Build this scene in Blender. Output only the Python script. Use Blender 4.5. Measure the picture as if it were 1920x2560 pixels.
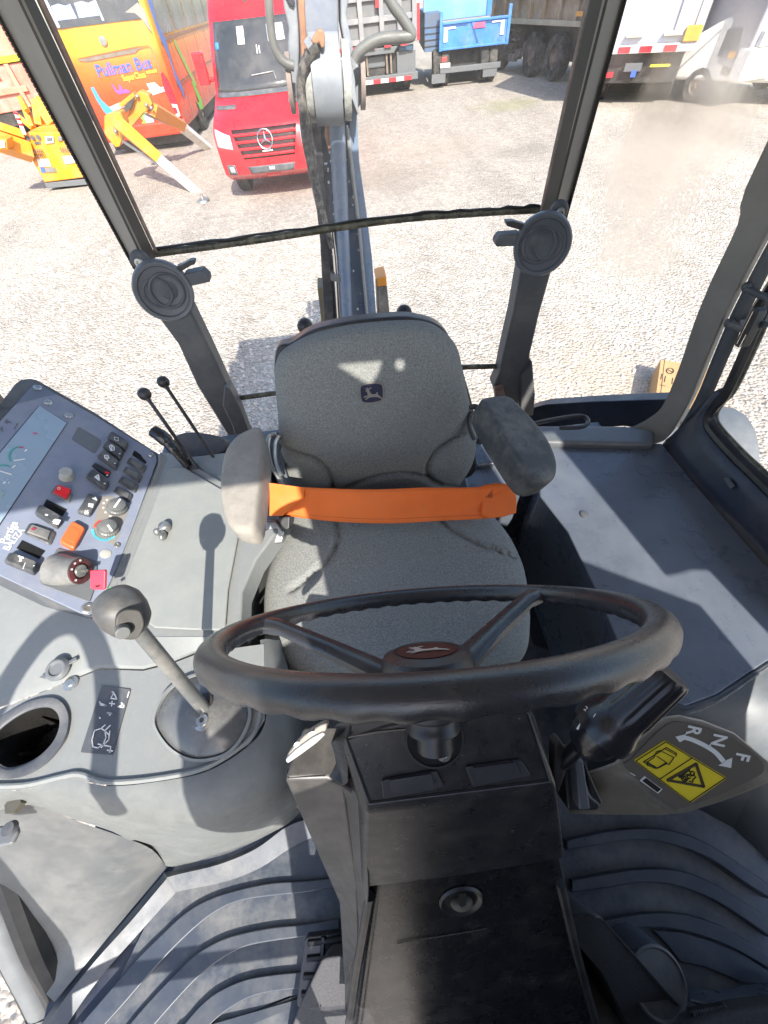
import bpy, bmesh, math, random
from mathutils import Vector as V, Matrix, noise
random.seed(7)
R = math.radians
S = bpy.context.scene
for o in list(bpy.data.objects): bpy.data.objects.remove(o)

# ------------------------------------------------------------------ camera
PITCH, ROLL, F = R(53.5), R(7.1), 970.0
cp, sp, cr, sr = math.cos(PITCH), math.sin(PITCH), math.cos(ROLL), math.sin(ROLL)
r0, up0, fw = V((1,0,0)), V((0,sp,cp)), V((0,cp,-sp))
xi, yi = r0*cr-up0*sr, r0*sr+up0*cr
cam = bpy.data.objects.new('camera', bpy.data.cameras.new('camera'))
S.collection.objects.link(cam); S.camera = cam
cam.matrix_world = Matrix(((xi.x,yi.x,-fw.x,0),(xi.y,yi.y,-fw.y,0),(xi.z,yi.z,-fw.z,0),(0,0,0,1)))
cam.data.sensor_fit = 'VERTICAL'; cam.data.sensor_height = 36; cam.data.sensor_width = 27
cam.data.lens = F/2560*36; cam.data.clip_start = .02; cam.data.clip_end = 2000
S.render.resolution_x, S.render.resolution_y = 768, 1024
GZ = -2.45      # ground level (the camera is the origin)
# ------------------------------------------------------------------ light
LIGHT = V((-.22, 1.15, -1)).normalized()
sun_el = math.asin(-LIGHT.z); az = math.atan2(-LIGHT.x, -LIGHT.y)
w = bpy.data.worlds.new('World'); S.world = w; w.use_nodes = True
nt = w.node_tree; nt.nodes.clear()
sky = nt.nodes.new('ShaderNodeTexSky'); sky.sky_type = 'NISHITA'; sky.sun_disc = False
sky.sun_elevation = sun_el; sky.sun_rotation = az; sky.air_density = 1; sky.dust_density = 1.5
bg = nt.nodes.new('ShaderNodeBackground'); bg.inputs[1].default_value = .15
wo = nt.nodes.new('ShaderNodeOutputWorld')
nt.links.new(sky.outputs[0], bg.inputs[0]); nt.links.new(bg.outputs[0], wo.inputs[0])
sl = bpy.data.lights.new('sun', 'SUN'); sl.energy = 3.4; sl.angle = R(.5); sl.color = (1, .95, .87)
so = bpy.data.objects.new('sun', sl); S.collection.objects.link(so); so.location = -LIGHT*30
so.rotation_euler = LIGHT.to_track_quat('-Z', 'Y').to_euler()
S.view_settings.view_transform = 'Standard'; S.view_settings.look = 'None'
S.view_settings.exposure = 1.5; S.view_settings.gamma = 1
try:
    S.cycles.max_bounces = 8; S.cycles.transparent_max_bounces = 24; S.cycles.caustics_reflective = False
    S.cycles.caustics_refractive = False
except Exception: pass

# ------------------------------------------------------------------ pixel rays (1920x2560 photo) to points at a chosen depth or plane
def ray(u, v): return xi*((u-960)/F) - yi*((v-1280)/F) + fw
def D(u, v, d): return ray(u, v)*d
def Z(u, v, z): r = ray(u, v); return r*(z/r.z)
def Y(u, v, y): r = ray(u, v); return r*(y/r.y)
def X(u, v, x): r = ray(u, v); return r*(x/r.x)
class Pl:
    def __init__(s, p, n): s.p, s.n = V(p), V(n).normalized()
    def __call__(s, u, v, off=0): r = ray(u, v); return r*(s.p.dot(s.n)/r.dot(s.n)) + s.n*off
def pl3(a, b, c, toward=V((0,0,0))):
    n = (b-a).cross(c-a).normalized()
    if n.dot(toward-a) < 0: n = -n
    return Pl(a, n)

# ------------------------------------------------------------------ materials
MATS = {}
def mat(name, c, c2=None, sc=8, rough=.5, metal=0, bump=0, bsc=200, dust=0, dcol=(.55,.5,.43), dsc=6, spec=.5, coat=0, thr=(.45,.62), speck=0, det=4):
    m = bpy.data.materials.new(name); m.use_nodes = True; t = m.node_tree; n = t.nodes; L = t.links
    b = n['Principled BSDF']; b.inputs['Roughness'].default_value = rough; b.inputs['Metallic'].default_value = metal
    b.inputs['Specular IOR Level'].default_value = spec; b.inputs['Coat Weight'].default_value = coat
    b.inputs['Coat Roughness'].default_value = .06
    tc = n.new('ShaderNodeTexCoord'); g = n.new('ShaderNodeNewGeometry')
    def nz(scale, d=4, rgh=.6):
        x = n.new('ShaderNodeTexNoise'); x.inputs['Scale'].default_value = scale; x.inputs['Detail'].default_value = d
        x.inputs['Roughness'].default_value = rgh; L.new(g.outputs['Position'], x.inputs['Vector']); return x
    def rng(src, a, b_, lo=0, hi=1):
        x = n.new('ShaderNodeMapRange'); x.inputs[1].default_value = a; x.inputs[2].default_value = b_
        x.inputs[3].default_value = lo; x.inputs[4].default_value = hi; L.new(src, x.inputs[0]); return x.outputs[0]
    def mix(f, a, b_):
        x = n.new('ShaderNodeMix'); x.data_type = 'RGBA'; L.new(f, x.inputs[0])
        for i, q in ((6, a), (7, b_)):
            if isinstance(q, tuple): x.inputs[i].default_value = (*q, 1)
            else: L.new(q, x.inputs[i])
        return x.outputs[2]
    c2 = c2 or tuple(k*.82 for k in c)
    col = mix(rng(nz(sc, det).outputs[0], .35, .65), c, c2)
    rsrc = rng(nz(sc*2.3, 5).outputs[0], .3, .7, rough*.8, min(1, rough*1.25))
    if dust:
        dn = rng(nz(dsc, 7, .72).outputs[0], thr[0], thr[1], 0, dust)
        col = mix(dn, col, dcol)
        x = n.new('ShaderNodeMath'); x.operation = 'ADD'; L.new(rsrc, x.inputs[0])
        y = n.new('ShaderNodeMath'); y.operation = 'MULTIPLY'; y.inputs[1].default_value = .4; L.new(dn, y.inputs[0]); L.new(y.outputs[0], x.inputs[1]); rsrc = x.outputs[0]
    if speck:
        col = mix(rng(nz(330, 2, .5).outputs[0], .71, .76, 0, speck), col, (.6,.56,.5))
    L.new(col, b.inputs['Base Color']); L.new(rsrc, b.inputs['Roughness'])
    if bump:
        bp = n.new('ShaderNodeBump'); bp.inputs['Strength'].default_value = bump*.8; bp.inputs['Distance'].default_value = .0009
        L.new(nz(bsc*2, 3).outputs[0], bp.inputs['Height']); L.new(bp.outputs[0], b.inputs['Normal'])
    MATS[name] = m; return m
def flat(name, c, rough=.5, metal=0, **k): return mat(name, c, tuple(x*.9 for x in c), 14, rough, metal, **k)

M_console = mat('console_plastic', (.215,.225,.22), (.2,.21,.207), 40, .42, bump=.5, bsc=420, dust=.08, dsc=40, spec=.4)
M_lid = mat('lid_plastic', (.25,.262,.245), (.235,.245,.235), 12, .5, bump=.2, bsc=500, dust=.06, dsc=30, spec=.3)
M_panel = mat('panel_blue_grey', (.21,.24,.315), (.19,.215,.28), 5, .42, dust=.12, dsc=9, spec=.45)
M_bezel = mat('bezel_dark', (.085,.09,.10), (.07,.075,.085), 8, .5, dust=.15, spec=.4)
M_black = mat('black_plastic', (.024,.024,.027), (.02,.02,.022), 10, .38, bump=.12, bsc=500, dust=.04, spec=.45)
M_blacktex = mat('black_textured', (.02,.0195,.022), (.017,.0165,.019), 20, .30, bump=.35, bsc=600, dust=.03, dsc=30, spec=.45, speck=.35)
M_gloss = mat('black_gloss', (.014,.014,.018), None, 10, .28, spec=.6)
M_hole = flat('deep_hole', (.002,.002,.002), .9)
M_wheel = mat('wheel_rubber', (.024,.025,.03), (.02,.021,.025), 9, .27, bump=.3, bsc=420, dust=.06, dsc=18, thr=(.5,.75), spec=.6)
M_seat = mat('seat_fabric', (.27,.275,.26), (.15,.155,.15), 330, .95, bump=.9, bsc=260, dust=.22, dsc=4, dcol=(.22,.22,.19), spec=.1)
M_vinyl = mat('seat_side_vinyl', (.03,.032,.038), None, 10, .5, dust=.1)
M_arm = mat('armrest_dusty', (.26,.24,.21), (.2,.19,.17), 9, .7, bump=.4, bsc=380, dust=.7, dsc=9, dcol=(.42,.38,.33), spec=.25, thr=(.38,.6))
M_arm2 = mat('armrest_vinyl', (.06,.064,.066), (.05,.053,.055), 9, .55, bump=.4, bsc=380, dust=.2, dsc=9, spec=.35)
M_belt = mat('belt_orange', (.84,.18,.042), (.75,.145,.03), 5, .75, bump=.35, bsc=420, dust=.18, dcol=(.5,.2,.06), dsc=9, spec=.2)
M_belt2 = flat('belt_orange_bright', (.85,.2,.03), .75)
M_mat = mat('floor_rubber', (.062,.073,.092), (.05,.06,.078), 12, .36, bump=.3, bsc=300, dust=.75, dsc=9, dcol=(.22,.215,.20), spec=.45, thr=(.42,.72), speck=.25)
M_rib = mat('floor_rib', (.056,.067,.088), (.048,.058,.076), 12, .34, bump=.2, bsc=300, dust=.3, dsc=7, dcol=(.16,.155,.145), spec=.45)
M_fend = mat('fender_gloss', (.095,.11,.14), (.085,.098,.125), 8, .22, dust=.5, dsc=7, dcol=(.19,.21,.235), spec=.6, thr=(.35,.75))
M_navy = mat('cab_dark_paint', (.028,.034,.055), (.022,.027,.045), 6, .4, dust=.06)
M_pill = mat('pillar_brown_grey', (.25,.228,.20), (.225,.205,.18), 3, .5, dust=.12, dsc=5)
M_pilld = mat('pillar_dark', (.05,.043,.036), None, 3, .5)
M_pill2 = mat('pillar_grey', (.11,.113,.115), (.095,.098,.1), 3, .42, dust=.12)
M_seal = mat('seal_olive', (.075,.07,.045), (.04,.04,.028), 40, .5, dust=.5, dcol=(.35,.31,.22), dsc=30)
M_steel = mat('galvanised_steel', (.42,.42,.40), (.3,.3,.29), 20, .35, .8)
M_screw = mat('screw_zinc', (.5,.5,.47), None, 60, .3, .85)
M_grey = mat('trim_grey', (.13,.138,.145), (.115,.122,.13), 14, .38, dust=.08, dsc=30, dcol=(.3,.3,.28))
M_wht = flat('white_print', (.75,.75,.73), .6)
M_yel = flat('label_yellow', (.78,.60,.035), .45)
M_brown = mat('decal_brown', (.14,.12,.10), (.125,.107,.09), 6, .35)
M_plate = mat('bracket_plate', (.24,.21,.17), (.17,.155,.13), 16, .38, .3, dust=.25, dsc=20)
M_red = flat('switch_red', (.72,.02,.03), .35)
M_org = flat('switch_orange', (.75,.14,.04), .4)
M_key = flat('key_pink_red', (.75,.04,.07), .35)
M_blue = flat('ring_blue', (.12,.5,.6), .5)
M_teal = flat('gauge_teal', (.1,.42,.38), .5)
M_lcd = mat('display_glass', (.30,.39,.47), (.27,.35,.43), 4, .25, spec=.6)
M_knob = mat('knob_grey', (.12,.125,.125), None, 20, .4, dust=.25)
M_silver = mat('knob_silver', (.42,.42,.38), None, 20, .35)
M_tyre = mat('tyre', (.03,.03,.03), (.022,.022,.022), 6, .85, dust=.55, dsc=4, dcol=(.2,.18,.15), bump=.4, bsc=40)
M_rim = mat('wheel_rim', (.23,.19,.15), (.16,.12,.09), 5, .6)
M_under = mat('chassis_dark', (.025,.025,.027), (.05,.045,.04), 5, .7, dust=.3, dsc=3, dcol=(.14,.12,.1))
M_vred = mat('van_red', (.62,.008,.018), (.58,.008,.016), 2, .3, coat=.7)
M_winddark = mat('vehicle_glass', (.03,.035,.04), (.055,.055,.06), 1.2, .12, spec=.7, dust=.25, dsc=2, dcol=(.2,.18,.15))
M_lamp = mat('headlamp', (.55,.57,.58), None, 8, .12, spec=.7)
M_lift = mat('lift_yellow', (.72,.27,.012), (.66,.23,.01), 3, .4, dust=.15, dsc=3)
M_white = mat('paint_white', (.72,.70,.66), (.62,.60,.57), 3, .45, dust=.2, dsc=3)
M_tan = mat('dumper_tan', (.34,.24,.13), (.24,.18,.11), 3, .7, dust=.4, dsc=2)
M_tblue = mat('tipper_blue', (.045,.22,.62), (.035,.17,.52), 2, .4, dust=.15, dsc=3)
M_tgrey = mat('dumper_grey', (.16,.165,.17), (.12,.12,.125), 2, .6, dust=.45, dsc=2, dcol=(.32,.3,.27))
M_boxg = mat('cargo_grey', (.5,.5,.54), (.45,.45,.49), 1, .5)
M_cabg = mat('truck_cab_grey', (.30,.30,.33), (.27,.27,.3), 1, .35, dust=.15, dsc=2)
M_boom = mat('boom_slate', (.19,.25,.34), (.13,.18,.27), 4, .28, dust=.25, dsc=9, dcol=(.25,.25,.25), spec=.6, speck=.4)
M_boom2 = mat('boom_light_grey', (.27,.29,.32), (.22,.24,.27), 5, .4, dust=.2, dsc=9)
M_rust = mat('rusty_fitting', (.45,.22,.12), (.32,.16,.09), 30, .6)
M_hose = mat('hose_grey', (.16,.16,.15), (.12,.12,.11), 20, .5)
M_hosed = mat('hose_black', (.035,.03,.03), (.05,.045,.04), 30, .7, dust=.3, dsc=30)
M_card = mat('cardboard', (.48,.29,.13), (.42,.25,.11), 10, .85)
M_carddk = flat('cardboard_ink', (.05,.035,.03), .8)
M_foam = mat('foam_black', (.09,.09,.095), (.06,.06,.064), 300, .95, bump=.9, bsc=500, spec=.15)
M_redl = flat('reflector_red', (.65,.03,.04), .4)
M_chrome = mat('chrome', (.7,.7,.7), None, 10, .12, 1)

def gravel():
    m = bpy.data.materials.new('gravel'); m.use_nodes = True; t = m.node_tree; n = t.nodes; L = t.links
    b = n['Principled BSDF']; b.inputs['Roughness'].default_value = .95; b.inputs['Specular IOR Level'].default_value = .1
    g = n.new('ShaderNodeNewGeometry')
    def vor(s, feat='F1'):
        x = n.new('ShaderNodeTexVoronoi'); x.inputs['Scale'].default_value = s; x.feature = feat; L.new(g.outputs['Position'], x.inputs['Vector']); return x
    def noi(s, d=5):
        x = n.new('ShaderNodeTexNoise'); x.inputs['Scale'].default_value = s; x.inputs['Detail'].default_value = d; L.new(g.outputs['Position'], x.inputs['Vector']); return x
    def ramp(src, stops):
        x = n.new('ShaderNodeValToRGB'); e = x.color_ramp.elements
        while len(e) < len(stops): e.new(.5)
        for i, (p, c) in enumerate(stops): e[i].position = p; e[i].color = (*c, 1)
        L.new(src, x.inputs[0]); return x.outputs[0]
    def mix(f, a, b_, typ='MIX', fac=None):
        x = n.new('ShaderNodeMix'); x.data_type = 'RGBA'; x.blend_type = typ
        if f is None: x.inputs[0].default_value = fac
        else: L.new(f, x.inputs[0])
        for i, q in ((6, a), (7, b_)):
            if isinstance(q, tuple): x.inputs[i].default_value = (*q, 1)
            else: L.new(q, x.inputs[i])
        return x.outputs[2]
    v1 = vor(30); v2 = vor(75)
    s1 = n.new('ShaderNodeSeparateColor'); L.new(v1.outputs['Color'], s1.inputs[0])
    s2 = n.new('ShaderNodeSeparateColor'); L.new(v2.outputs['Color'], s2.inputs[0])
    c1 = ramp(s1.outputs[0], [(0,(.25,.222,.19)), (.35,(.385,.345,.30)), (.7,(.43,.39,.34)), (1,(.56,.515,.46))])
    c2 = ramp(s2.outputs[1], [(0,(.235,.207,.178)), (.5,(.385,.345,.30)), (1,(.48,.44,.385))])
    nn = noi(14); base = mix(ramp(nn.outputs[0], [(.42,(0,0,0)), (.58,(1,1,1))]), c1, c2)
    edge = ramp(v1.outputs['Distance'], [(.0,(1,1,1)), (.028,(1,1,1))])
    big = ramp(noi(.5, 6).outputs[0], [(.3,(.92,.91,.90)), (.6,(1.04,1.02,1.0)), (.8,(1.1,1.06,1.02))])
    base = mix(None, base, big, 'MULTIPLY', 1.0)
    mp = n.new('ShaderNodeMapping'); mp.inputs['Scale'].default_value = (1.3,.16,1); mp.inputs['Rotation'].default_value = (0,0,.5); L.new(g.outputs['Position'], mp.inputs[0])
    rt = noi(1.1, 5); L.new(mp.outputs[0], rt.inputs['Vector'])
    base = mix(None, base, ramp(rt.outputs[0], [(.36,(.93,.92,.91)), (.5,(1.03,1.03,1.02)), (.7,(1.1,1.09,1.07))]), 'MULTIPLY', 1.0)
    md = noi(4.5, 6); base = mix(None, base, ramp(md.outputs[0], [(.34,(.90,.90,.89)), (.5,(1.02,1.02,1.02)), (.7,(1.1,1.09,1.08))]), 'MULTIPLY', 1.0)
    # earth worn bare and stained patches
    def patch(cx, cy, r, col, amt, cur):
        x = n.new('ShaderNodeVectorMath'); x.operation = 'DISTANCE'; L.new(g.outputs['Position'], x.inputs[0]); x.inputs[1].default_value = (cx, cy, GZ)
        d = n.new('ShaderNodeMath'); d.operation = 'MULTIPLY_ADD'; d.inputs[1].default_value = -2.2*r; L.new(noi(1.6, 6).outputs[0], d.inputs[0]); L.new(x.outputs['Value'], d.inputs[2])
        f = n.new('ShaderNodeMapRange'); f.inputs[1].default_value = r*-.6; f.inputs[2].default_value = r*.25; f.inputs[3].default_value = amt; f.inputs[4].default_value = 0
        L.new(d.outputs[0], f.inputs[0]); return mix(f.outputs[0], cur, col)
    base = patch(1.0, 10.6, 1.0, (.26,.21,.16), .4, base)
    base = patch(2.6, 12.2, 1.2, (.38,.32,.25), .35, base)
    base = patch(4.2, 11.3, .7, (.2,.18,.15), .4, base)
    base = patch(5.2, 16.5, .9, (.28,.27,.13), .5, base)
    base = patch(2.2, 2.9, .9, (.47,.38,.29), .8, base)
    L.new(base, b.inputs['Base Color'])
    bp = n.new('ShaderNodeBump'); bp.inputs['Strength'].default_value = .55; bp.inputs['Distance'].default_value = .006
    ad = n.new('ShaderNodeMath'); ad.operation = 'ADD'
    rr = n.new('ShaderNodeMath'); rr.operation = 'MULTIPLY'; rr.inputs[1].default_value = -9; L.new(v1.outputs['Distance'], rr.inputs[0])
    L.new(rr.outputs[0], ad.inputs[0]); L.new(noi(60).outputs[0], ad.inputs[1]); L.new(ad.outputs[0], bp.inputs['Height']); L.new(bp.outputs[0], b.inputs['Normal'])
    return m
M_gravel = gravel()

def glassmat(name, base, amt, sc, streak=(1,1,1), smear=None, lo=.5, hi=.75):
    m = bpy.data.materials.new(name); m.use_nodes = True; t = m.node_tree; n = t.nodes; L = t.links; n.clear()
    g = n.new('ShaderNodeNewGeometry'); mp = n.new('ShaderNodeMapping'); mp.inputs['Scale'].default_value = streak; L.new(g.outputs['Position'], mp.inputs[0])
    no = n.new('ShaderNodeTexNoise'); no.inputs['Scale'].default_value = sc; no.inputs['Detail'].default_value = 9; no.inputs['Roughness'].default_value = .75; L.new(mp.outputs[0], no.inputs['Vector'])
    mr = n.new('ShaderNodeMapRange'); mr.inputs[1].default_value = lo; mr.inputs[2].default_value = hi; mr.inputs[3].default_value = base; mr.inputs[4].default_value = base+amt; L.new(no.outputs[0], mr.inputs[0])
    f = mr.outputs[0]
    if smear:
        for (p, r, a) in smear:
            x = n.new('ShaderNodeVectorMath'); x.operation = 'DISTANCE'; L.new(g.outputs['Position'], x.inputs[0]); x.inputs[1].default_value = p
            n2 = n.new('ShaderNodeTexNoise'); n2.inputs['Scale'].default_value = 14; n2.inputs['Detail'].default_value = 7; L.new(mp.outputs[0], n2.inputs['Vector'])
            q = n.new('ShaderNodeMath'); q.operation = 'MULTIPLY_ADD'; q.inputs[1].default_value = -r*.9; L.new(n2.outputs[0], q.inputs[0]); L.new(x.outputs['Value'], q.inputs[2])
            s = n.new('ShaderNodeMapRange'); s.interpolation_type = 'SMOOTHSTEP'; s.inputs[1].default_value = -r*.1; s.inputs[2].default_value = r*.55; s.inputs[3].default_value = a; s.inputs[4].default_value = 0; L.new(q.outputs[0], s.inputs[0])
            k = n.new('ShaderNodeMath'); k.operation = 'MAXIMUM'; L.new(f, k.inputs[0]); L.new(s.outputs[0], k.inputs[1]); f = k.outputs[0]
    tr = n.new('ShaderNodeBsdfTransparent'); tr.inputs[0].default_value = (.97,.98,.97,1)
    df = n.new('ShaderNodeBsdfDiffuse'); df.inputs[0].default_value = (.62,.56,.48,1)
    rf_ = n.new('ShaderNodeBsdfRefraction'); rf_.inputs['IOR'].default_value = 1.12; rf_.inputs['Roughness'].default_value = .5; rf_.inputs[0].default_value = (1,.97,.92,1)
    tl = n.new('ShaderNodeBsdfTranslucent'); tl.inputs[0].default_value = (.62,.56,.48,1)
    md = n.new('ShaderNodeMixShader'); md.inputs[0].default_value = .5; L.new(df.outputs[0], md.inputs[1]); L.new(tl.outputs[0], md.inputs[2])
    if smear:
        me_ = n.new('ShaderNodeMixShader'); me_.inputs[0].default_value = .85; L.new(md.outputs[0], me_.inputs[1]); L.new(rf_.outputs[0], me_.inputs[2]); md = me_
    gl = n.new('ShaderNodeBsdfGlossy'); gl.inputs['Roughness'].default_value = .02; gl.inputs[0].default_value = (1,1,1,1)
    fr = n.new('ShaderNodeFresnel'); fr.inputs[0].default_value = 1.25
    m1 = n.new('ShaderNodeMixShader'); L.new(f, m1.inputs[0]); L.new(tr.outputs[0], m1.inputs[1]); L.new(md.outputs[0], m1.inputs[2])
    m2 = n.new('ShaderNodeMixShader'); L.new(fr.outputs[0], m2.inputs[0]); L.new(m1.outputs[0], m2.inputs[1]); L.new(gl.outputs[0], m2.inputs[2])
    o = n.new('ShaderNodeOutputMaterial'); L.new(m2.outputs[0], o.inputs[0]); return m
M_glass = glassmat('rear_glass', .12, .18, 26, (1,1,2.5), lo=.45, hi=.8)

# ------------------------------------------------------------------ mesh building
class M:
    def __init__(s): s.v, s.f = [], []
    def add(s, vs, fs):
        k = len(s.v); s.v += [V(p) for p in vs]; s.f += [tuple(i+k for i in f) for f in fs]; return s
    def prism(s, pts, off):
        pts = [V(p) for p in pts]; off = V(off); n = len(pts)
        return s.add(pts+[p+off for p in pts], [tuple(range(n))[::-1], tuple(range(n, 2*n))]+[(i, (i+1)%n, n+(i+1)%n, n+i) for i in range(n)])
    def box(s, c, d, rz=0, mtx=None):
        c = V(c); x, y, z = [k/2 for k in d]; m = mtx or Matrix.Rotation(rz, 3, 'Z')
        p = [c+m@V((a*x, b*y, e*z)) for e in (-1,1) for a, b in ((-1,-1),(1,-1),(1,1),(-1,1))]
        return s.add(p, [(3,2,1,0),(4,5,6,7),(0,1,5,4),(1,2,6,5),(2,3,7,6),(3,0,4,7)])
    def bb(s, x0, x1, y0, y1, z0, z1): return s.box(((x0+x1)/2,(y0+y1)/2,(z0+z1)/2), (x1-x0,y1-y0,z1-z0))
    def loft(s, rings, closed=True, cap0=True, cap1=True):
        n = len(rings[0]); vs = [p for r in rings for p in r]; fs = []
        for j in range(len(rings)-1):
            for i in range(n if closed else n-1):
                a, b = j*n+i, j*n+(i+1)%n; fs.append((a, b, b+n, a+n))
        if closed and cap0: fs.append(tuple(range(n))[::-1])
        if closed and cap1: fs.append(tuple(range((len(rings)-1)*n, len(rings)*n)))
        return s.add(vs, fs)
    def tube(s, pts, r, n=12, closed=False, flatx=1):
        pts = [V(p) for p in pts]; m = len(pts); rings = []; pv = None
        for i, p in enumerate(pts):
            a = pts[(i-1)%m] if (closed or i) else p; b = pts[(i+1)%m] if (closed or i < m-1) else p
            t = (b-a).normalized()
            if pv is None: u = t.cross(V((0,0,1)) if abs(t.z) < .95 else V((1,0,0))).normalized()
            else: u = (pv-t*pv.dot(t)).normalized()
            pv = u; w_ = t.cross(u); rr = r[i] if isinstance(r, (list, tuple)) else r
            rings.append([p+(u*math.cos(k*2*math.pi/n)*flatx+w_*math.sin(k*2*math.pi/n))*rr for k in range(n)])
        if closed: rings.append(rings[0]); return s.loft(rings, True, False, False)
        return s.loft(rings)
    def lathe(s, prof, o, ax, n=32, ref=None):
        o, ax = V(o), V(ax).normalized(); u = (ref or (V((0,0,1)) if abs(ax.z) < .9 else V((1,0,0)))); u = (u-ax*u.dot(ax)).normalized(); w_ = ax.cross(u)
        ringp = prof[0][0] > .002 and abs(prof[0][0]-prof[-1][0]) < 1e-6 and len(prof) > 2
        rg = [[o+ax*h+(u*math.cos(k*2*math.pi/n)+w_*math.sin(k*2*math.pi/n))*max(r, 1e-5) for k in range(n)] for r, h in (prof+prof[:1] if ringp else prof)]
        return s.loft(rg, True, not ringp, not ringp)
    def ball(s, c, r, n=20, sq=(1,1,1)):
        rings = [[V(c)+V((math.cos(2*math.pi*k/n)*math.sin(math.pi*j/12)*r*sq[0], math.sin(2*math.pi*k/n)*math.sin(math.pi*j/12)*r*sq[1], -math.cos(math.pi*j/12)*r*sq[2])) for k in range(n)] for j in range(1, 12)]
        return s.loft(rings)
def cat(pts, k=6, closed=False):
    pts = [V(p) for p in pts]; n = len(pts); out = []
    for i in range(n if closed else n-1):
        g = (lambda j: pts[j%n]) if closed else (lambda j: pts[min(max(j, 0), n-1)])
        a, b, c, d = g(i-1), g(i), g(i+1), g(i+2)
        for q in range(k):
            t = q/k; out.append(.5*((2*b)+(c-a)*t+(2*a-5*b+4*c-d)*t*t+(3*b-a-3*c+d)*t**3))
    if not closed: out.append(pts[-1])
    return out
def rrect(w_, h, r, n=5):
    o = []
    for cx, cy, a0 in ((w_/2-r, h/2-r, 0), (-w_/2+r, h/2-r, 90), (-w_/2+r, -h/2+r, 180), (w_/2-r, -h/2+r, 270)):
        for k in range(n+1): a = R(a0+90*k/n); o.append((cx+r*math.cos(a), cy+r*math.sin(a)))
    return o
def rnd_poly(pts, r=.2, n=4):
    """round every corner of a 3D polygon by the fraction r of its shorter edge"""
    pts = [V(p) for p in pts]; out = []; m = len(pts)
    for i, p in enumerate(pts):
        a, b = pts[i-1], pts[(i+1)%m]; l = min((a-p).length, (b-p).length)*r
        s0, s1 = p+(a-p).normalized()*l, p+(b-p).normalized()*l
        for k in range(n+1): t = k/n; out.append(s0*(1-t)**2+p*2*t*(1-t)+s1*t*t)
    return out
WM = {}
def ob(name, m, mt, parent=None, bev=0, seg=2, ang=35, local=False, sub=0):
    me = bpy.data.meshes.new(name); me.from_pydata([tuple(p) for p in m.v], [], m.f); me.validate(); me.update()
    b = bmesh.new(); b.from_mesh(me); bmesh.ops.recalc_face_normals(b, faces=b.faces); b.to_mesh(me); b.free()
    me.materials.append(mt)
    for p in me.polygons: p.use_smooth = True
    if not sub: me.set_sharp_from_angle(angle=R(ang))
    o = bpy.data.objects.new(name, me); S.collection.objects.link(o)
    if parent is not None:
        o.parent = parent
        if not local: o.matrix_parent_inverse = WM.get(parent.name, Matrix.Identity(4)).inverted()
        WM[o.name] = Matrix.Identity(4)
    else: WM[o.name] = Matrix.Identity(4)
    if bev:
        x = o.modifiers.new('bevel', 'BEVEL'); x.width = bev; x.segments = seg; x.limit_method = 'ANGLE'; x.angle_limit = R(28); x.harden_normals = True
    if sub: x = o.modifiers.new('sub', 'SUBSURF'); x.levels = sub; x.render_levels = sub
    return o
def thing(name, label, cat_, loc=(0,0,0), rz=0, group=None):
    o = bpy.data.objects.new(name, None); S.collection.objects.link(o); o.location = loc; o.rotation_euler = (0,0,rz); o.empty_display_size = .1
    WM[o.name] = Matrix.LocRotScale(V(loc), o.rotation_euler, V((1,1,1)))
    return tag(o, label, cat_, group)
def tag(o, label, cat_, group=None):
    o['label'] = label; o['category'] = cat_
    if group: o['group'] = group
    return o
def struct(o): o['kind'] = 'structure'; return o
def deco(name, pts, mt, parent, plane=None, off=.001, th=.0006, bev=0, n=None, local=False):
    """thin plate lying on a plane: pts are photo pixels if plane is given, else 3D points with normal n"""
    if plane is not None: pts = [plane(u, v, off) for u, v in pts]; n = plane.n
    return ob(name, M().prism(pts, V(n)*th), mt, parent, bev, local=local)
def strokes(pls, plane, off, r):
    m = M()
    for a in pls:
        P_ = [plane(u, v, off) for u, v in a]
        for p, q in zip(P_, P_[1:]):
            d = (q-p); 
            if d.length < 1e-6: continue
            s = plane.n.cross(d.normalized())*r; e = d.normalized()*r*.5
            m.prism([p-s-e, q-s+e, q+s+e, p+s-e], plane.n*.0005)
    return m
def text(name, body, mt, parent, o, ex, n, size, th=.0006, local=False, shear=0, align='CENTER', bold=0, sx=1):
    cu = bpy.data.curves.new(name, 'FONT'); cu.body = body; cu.size = 1; cu.extrude = 0; cu.align_x = align; cu.align_y = 'CENTER'; cu.shear = shear; cu.offset = bold; cu.resolution_u = 3
    t = bpy.data.objects.new('tmp', cu); S.collection.objects.link(t); dg = bpy.context.evaluated_depsgraph_get()
    me = bpy.data.meshes.new_from_object(t.evaluated_get(dg)); bpy.data.objects.remove(t)
    ex, n = V(ex).normalized(), V(n).normalized(); ey = n.cross(ex)
    m = M(); m.add([V(o)+ex*(p.co.x*size*sx)+ey*(p.co.y*size) for p in me.vertices], [tuple(p.vertices) for p in me.polygons])
    b = bmesh.new(); vs = [b.verts.new(p) for p in m.v]
    for f in m.f:
        try: b.faces.new([vs[i] for i in f])
        except Exception: pass
    r_ = bmesh.ops.extrude_face_region(b, geom=list(b.faces)); bmesh.ops.translate(b, vec=n*th, verts=[g for g in r_['geom'] if isinstance(g, bmesh.types.BMVert)])
    b.verts.ensure_lookup_table(); b.verts.index_update(); mm = M(); mm.v = [p.co.copy() for p in b.verts]; mm.f = [tuple(q.index for q in f.verts) for f in b.faces]; b.free(); bpy.data.meshes.remove(me)
    return ob(name, mm, mt, parent, local=local)
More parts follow.
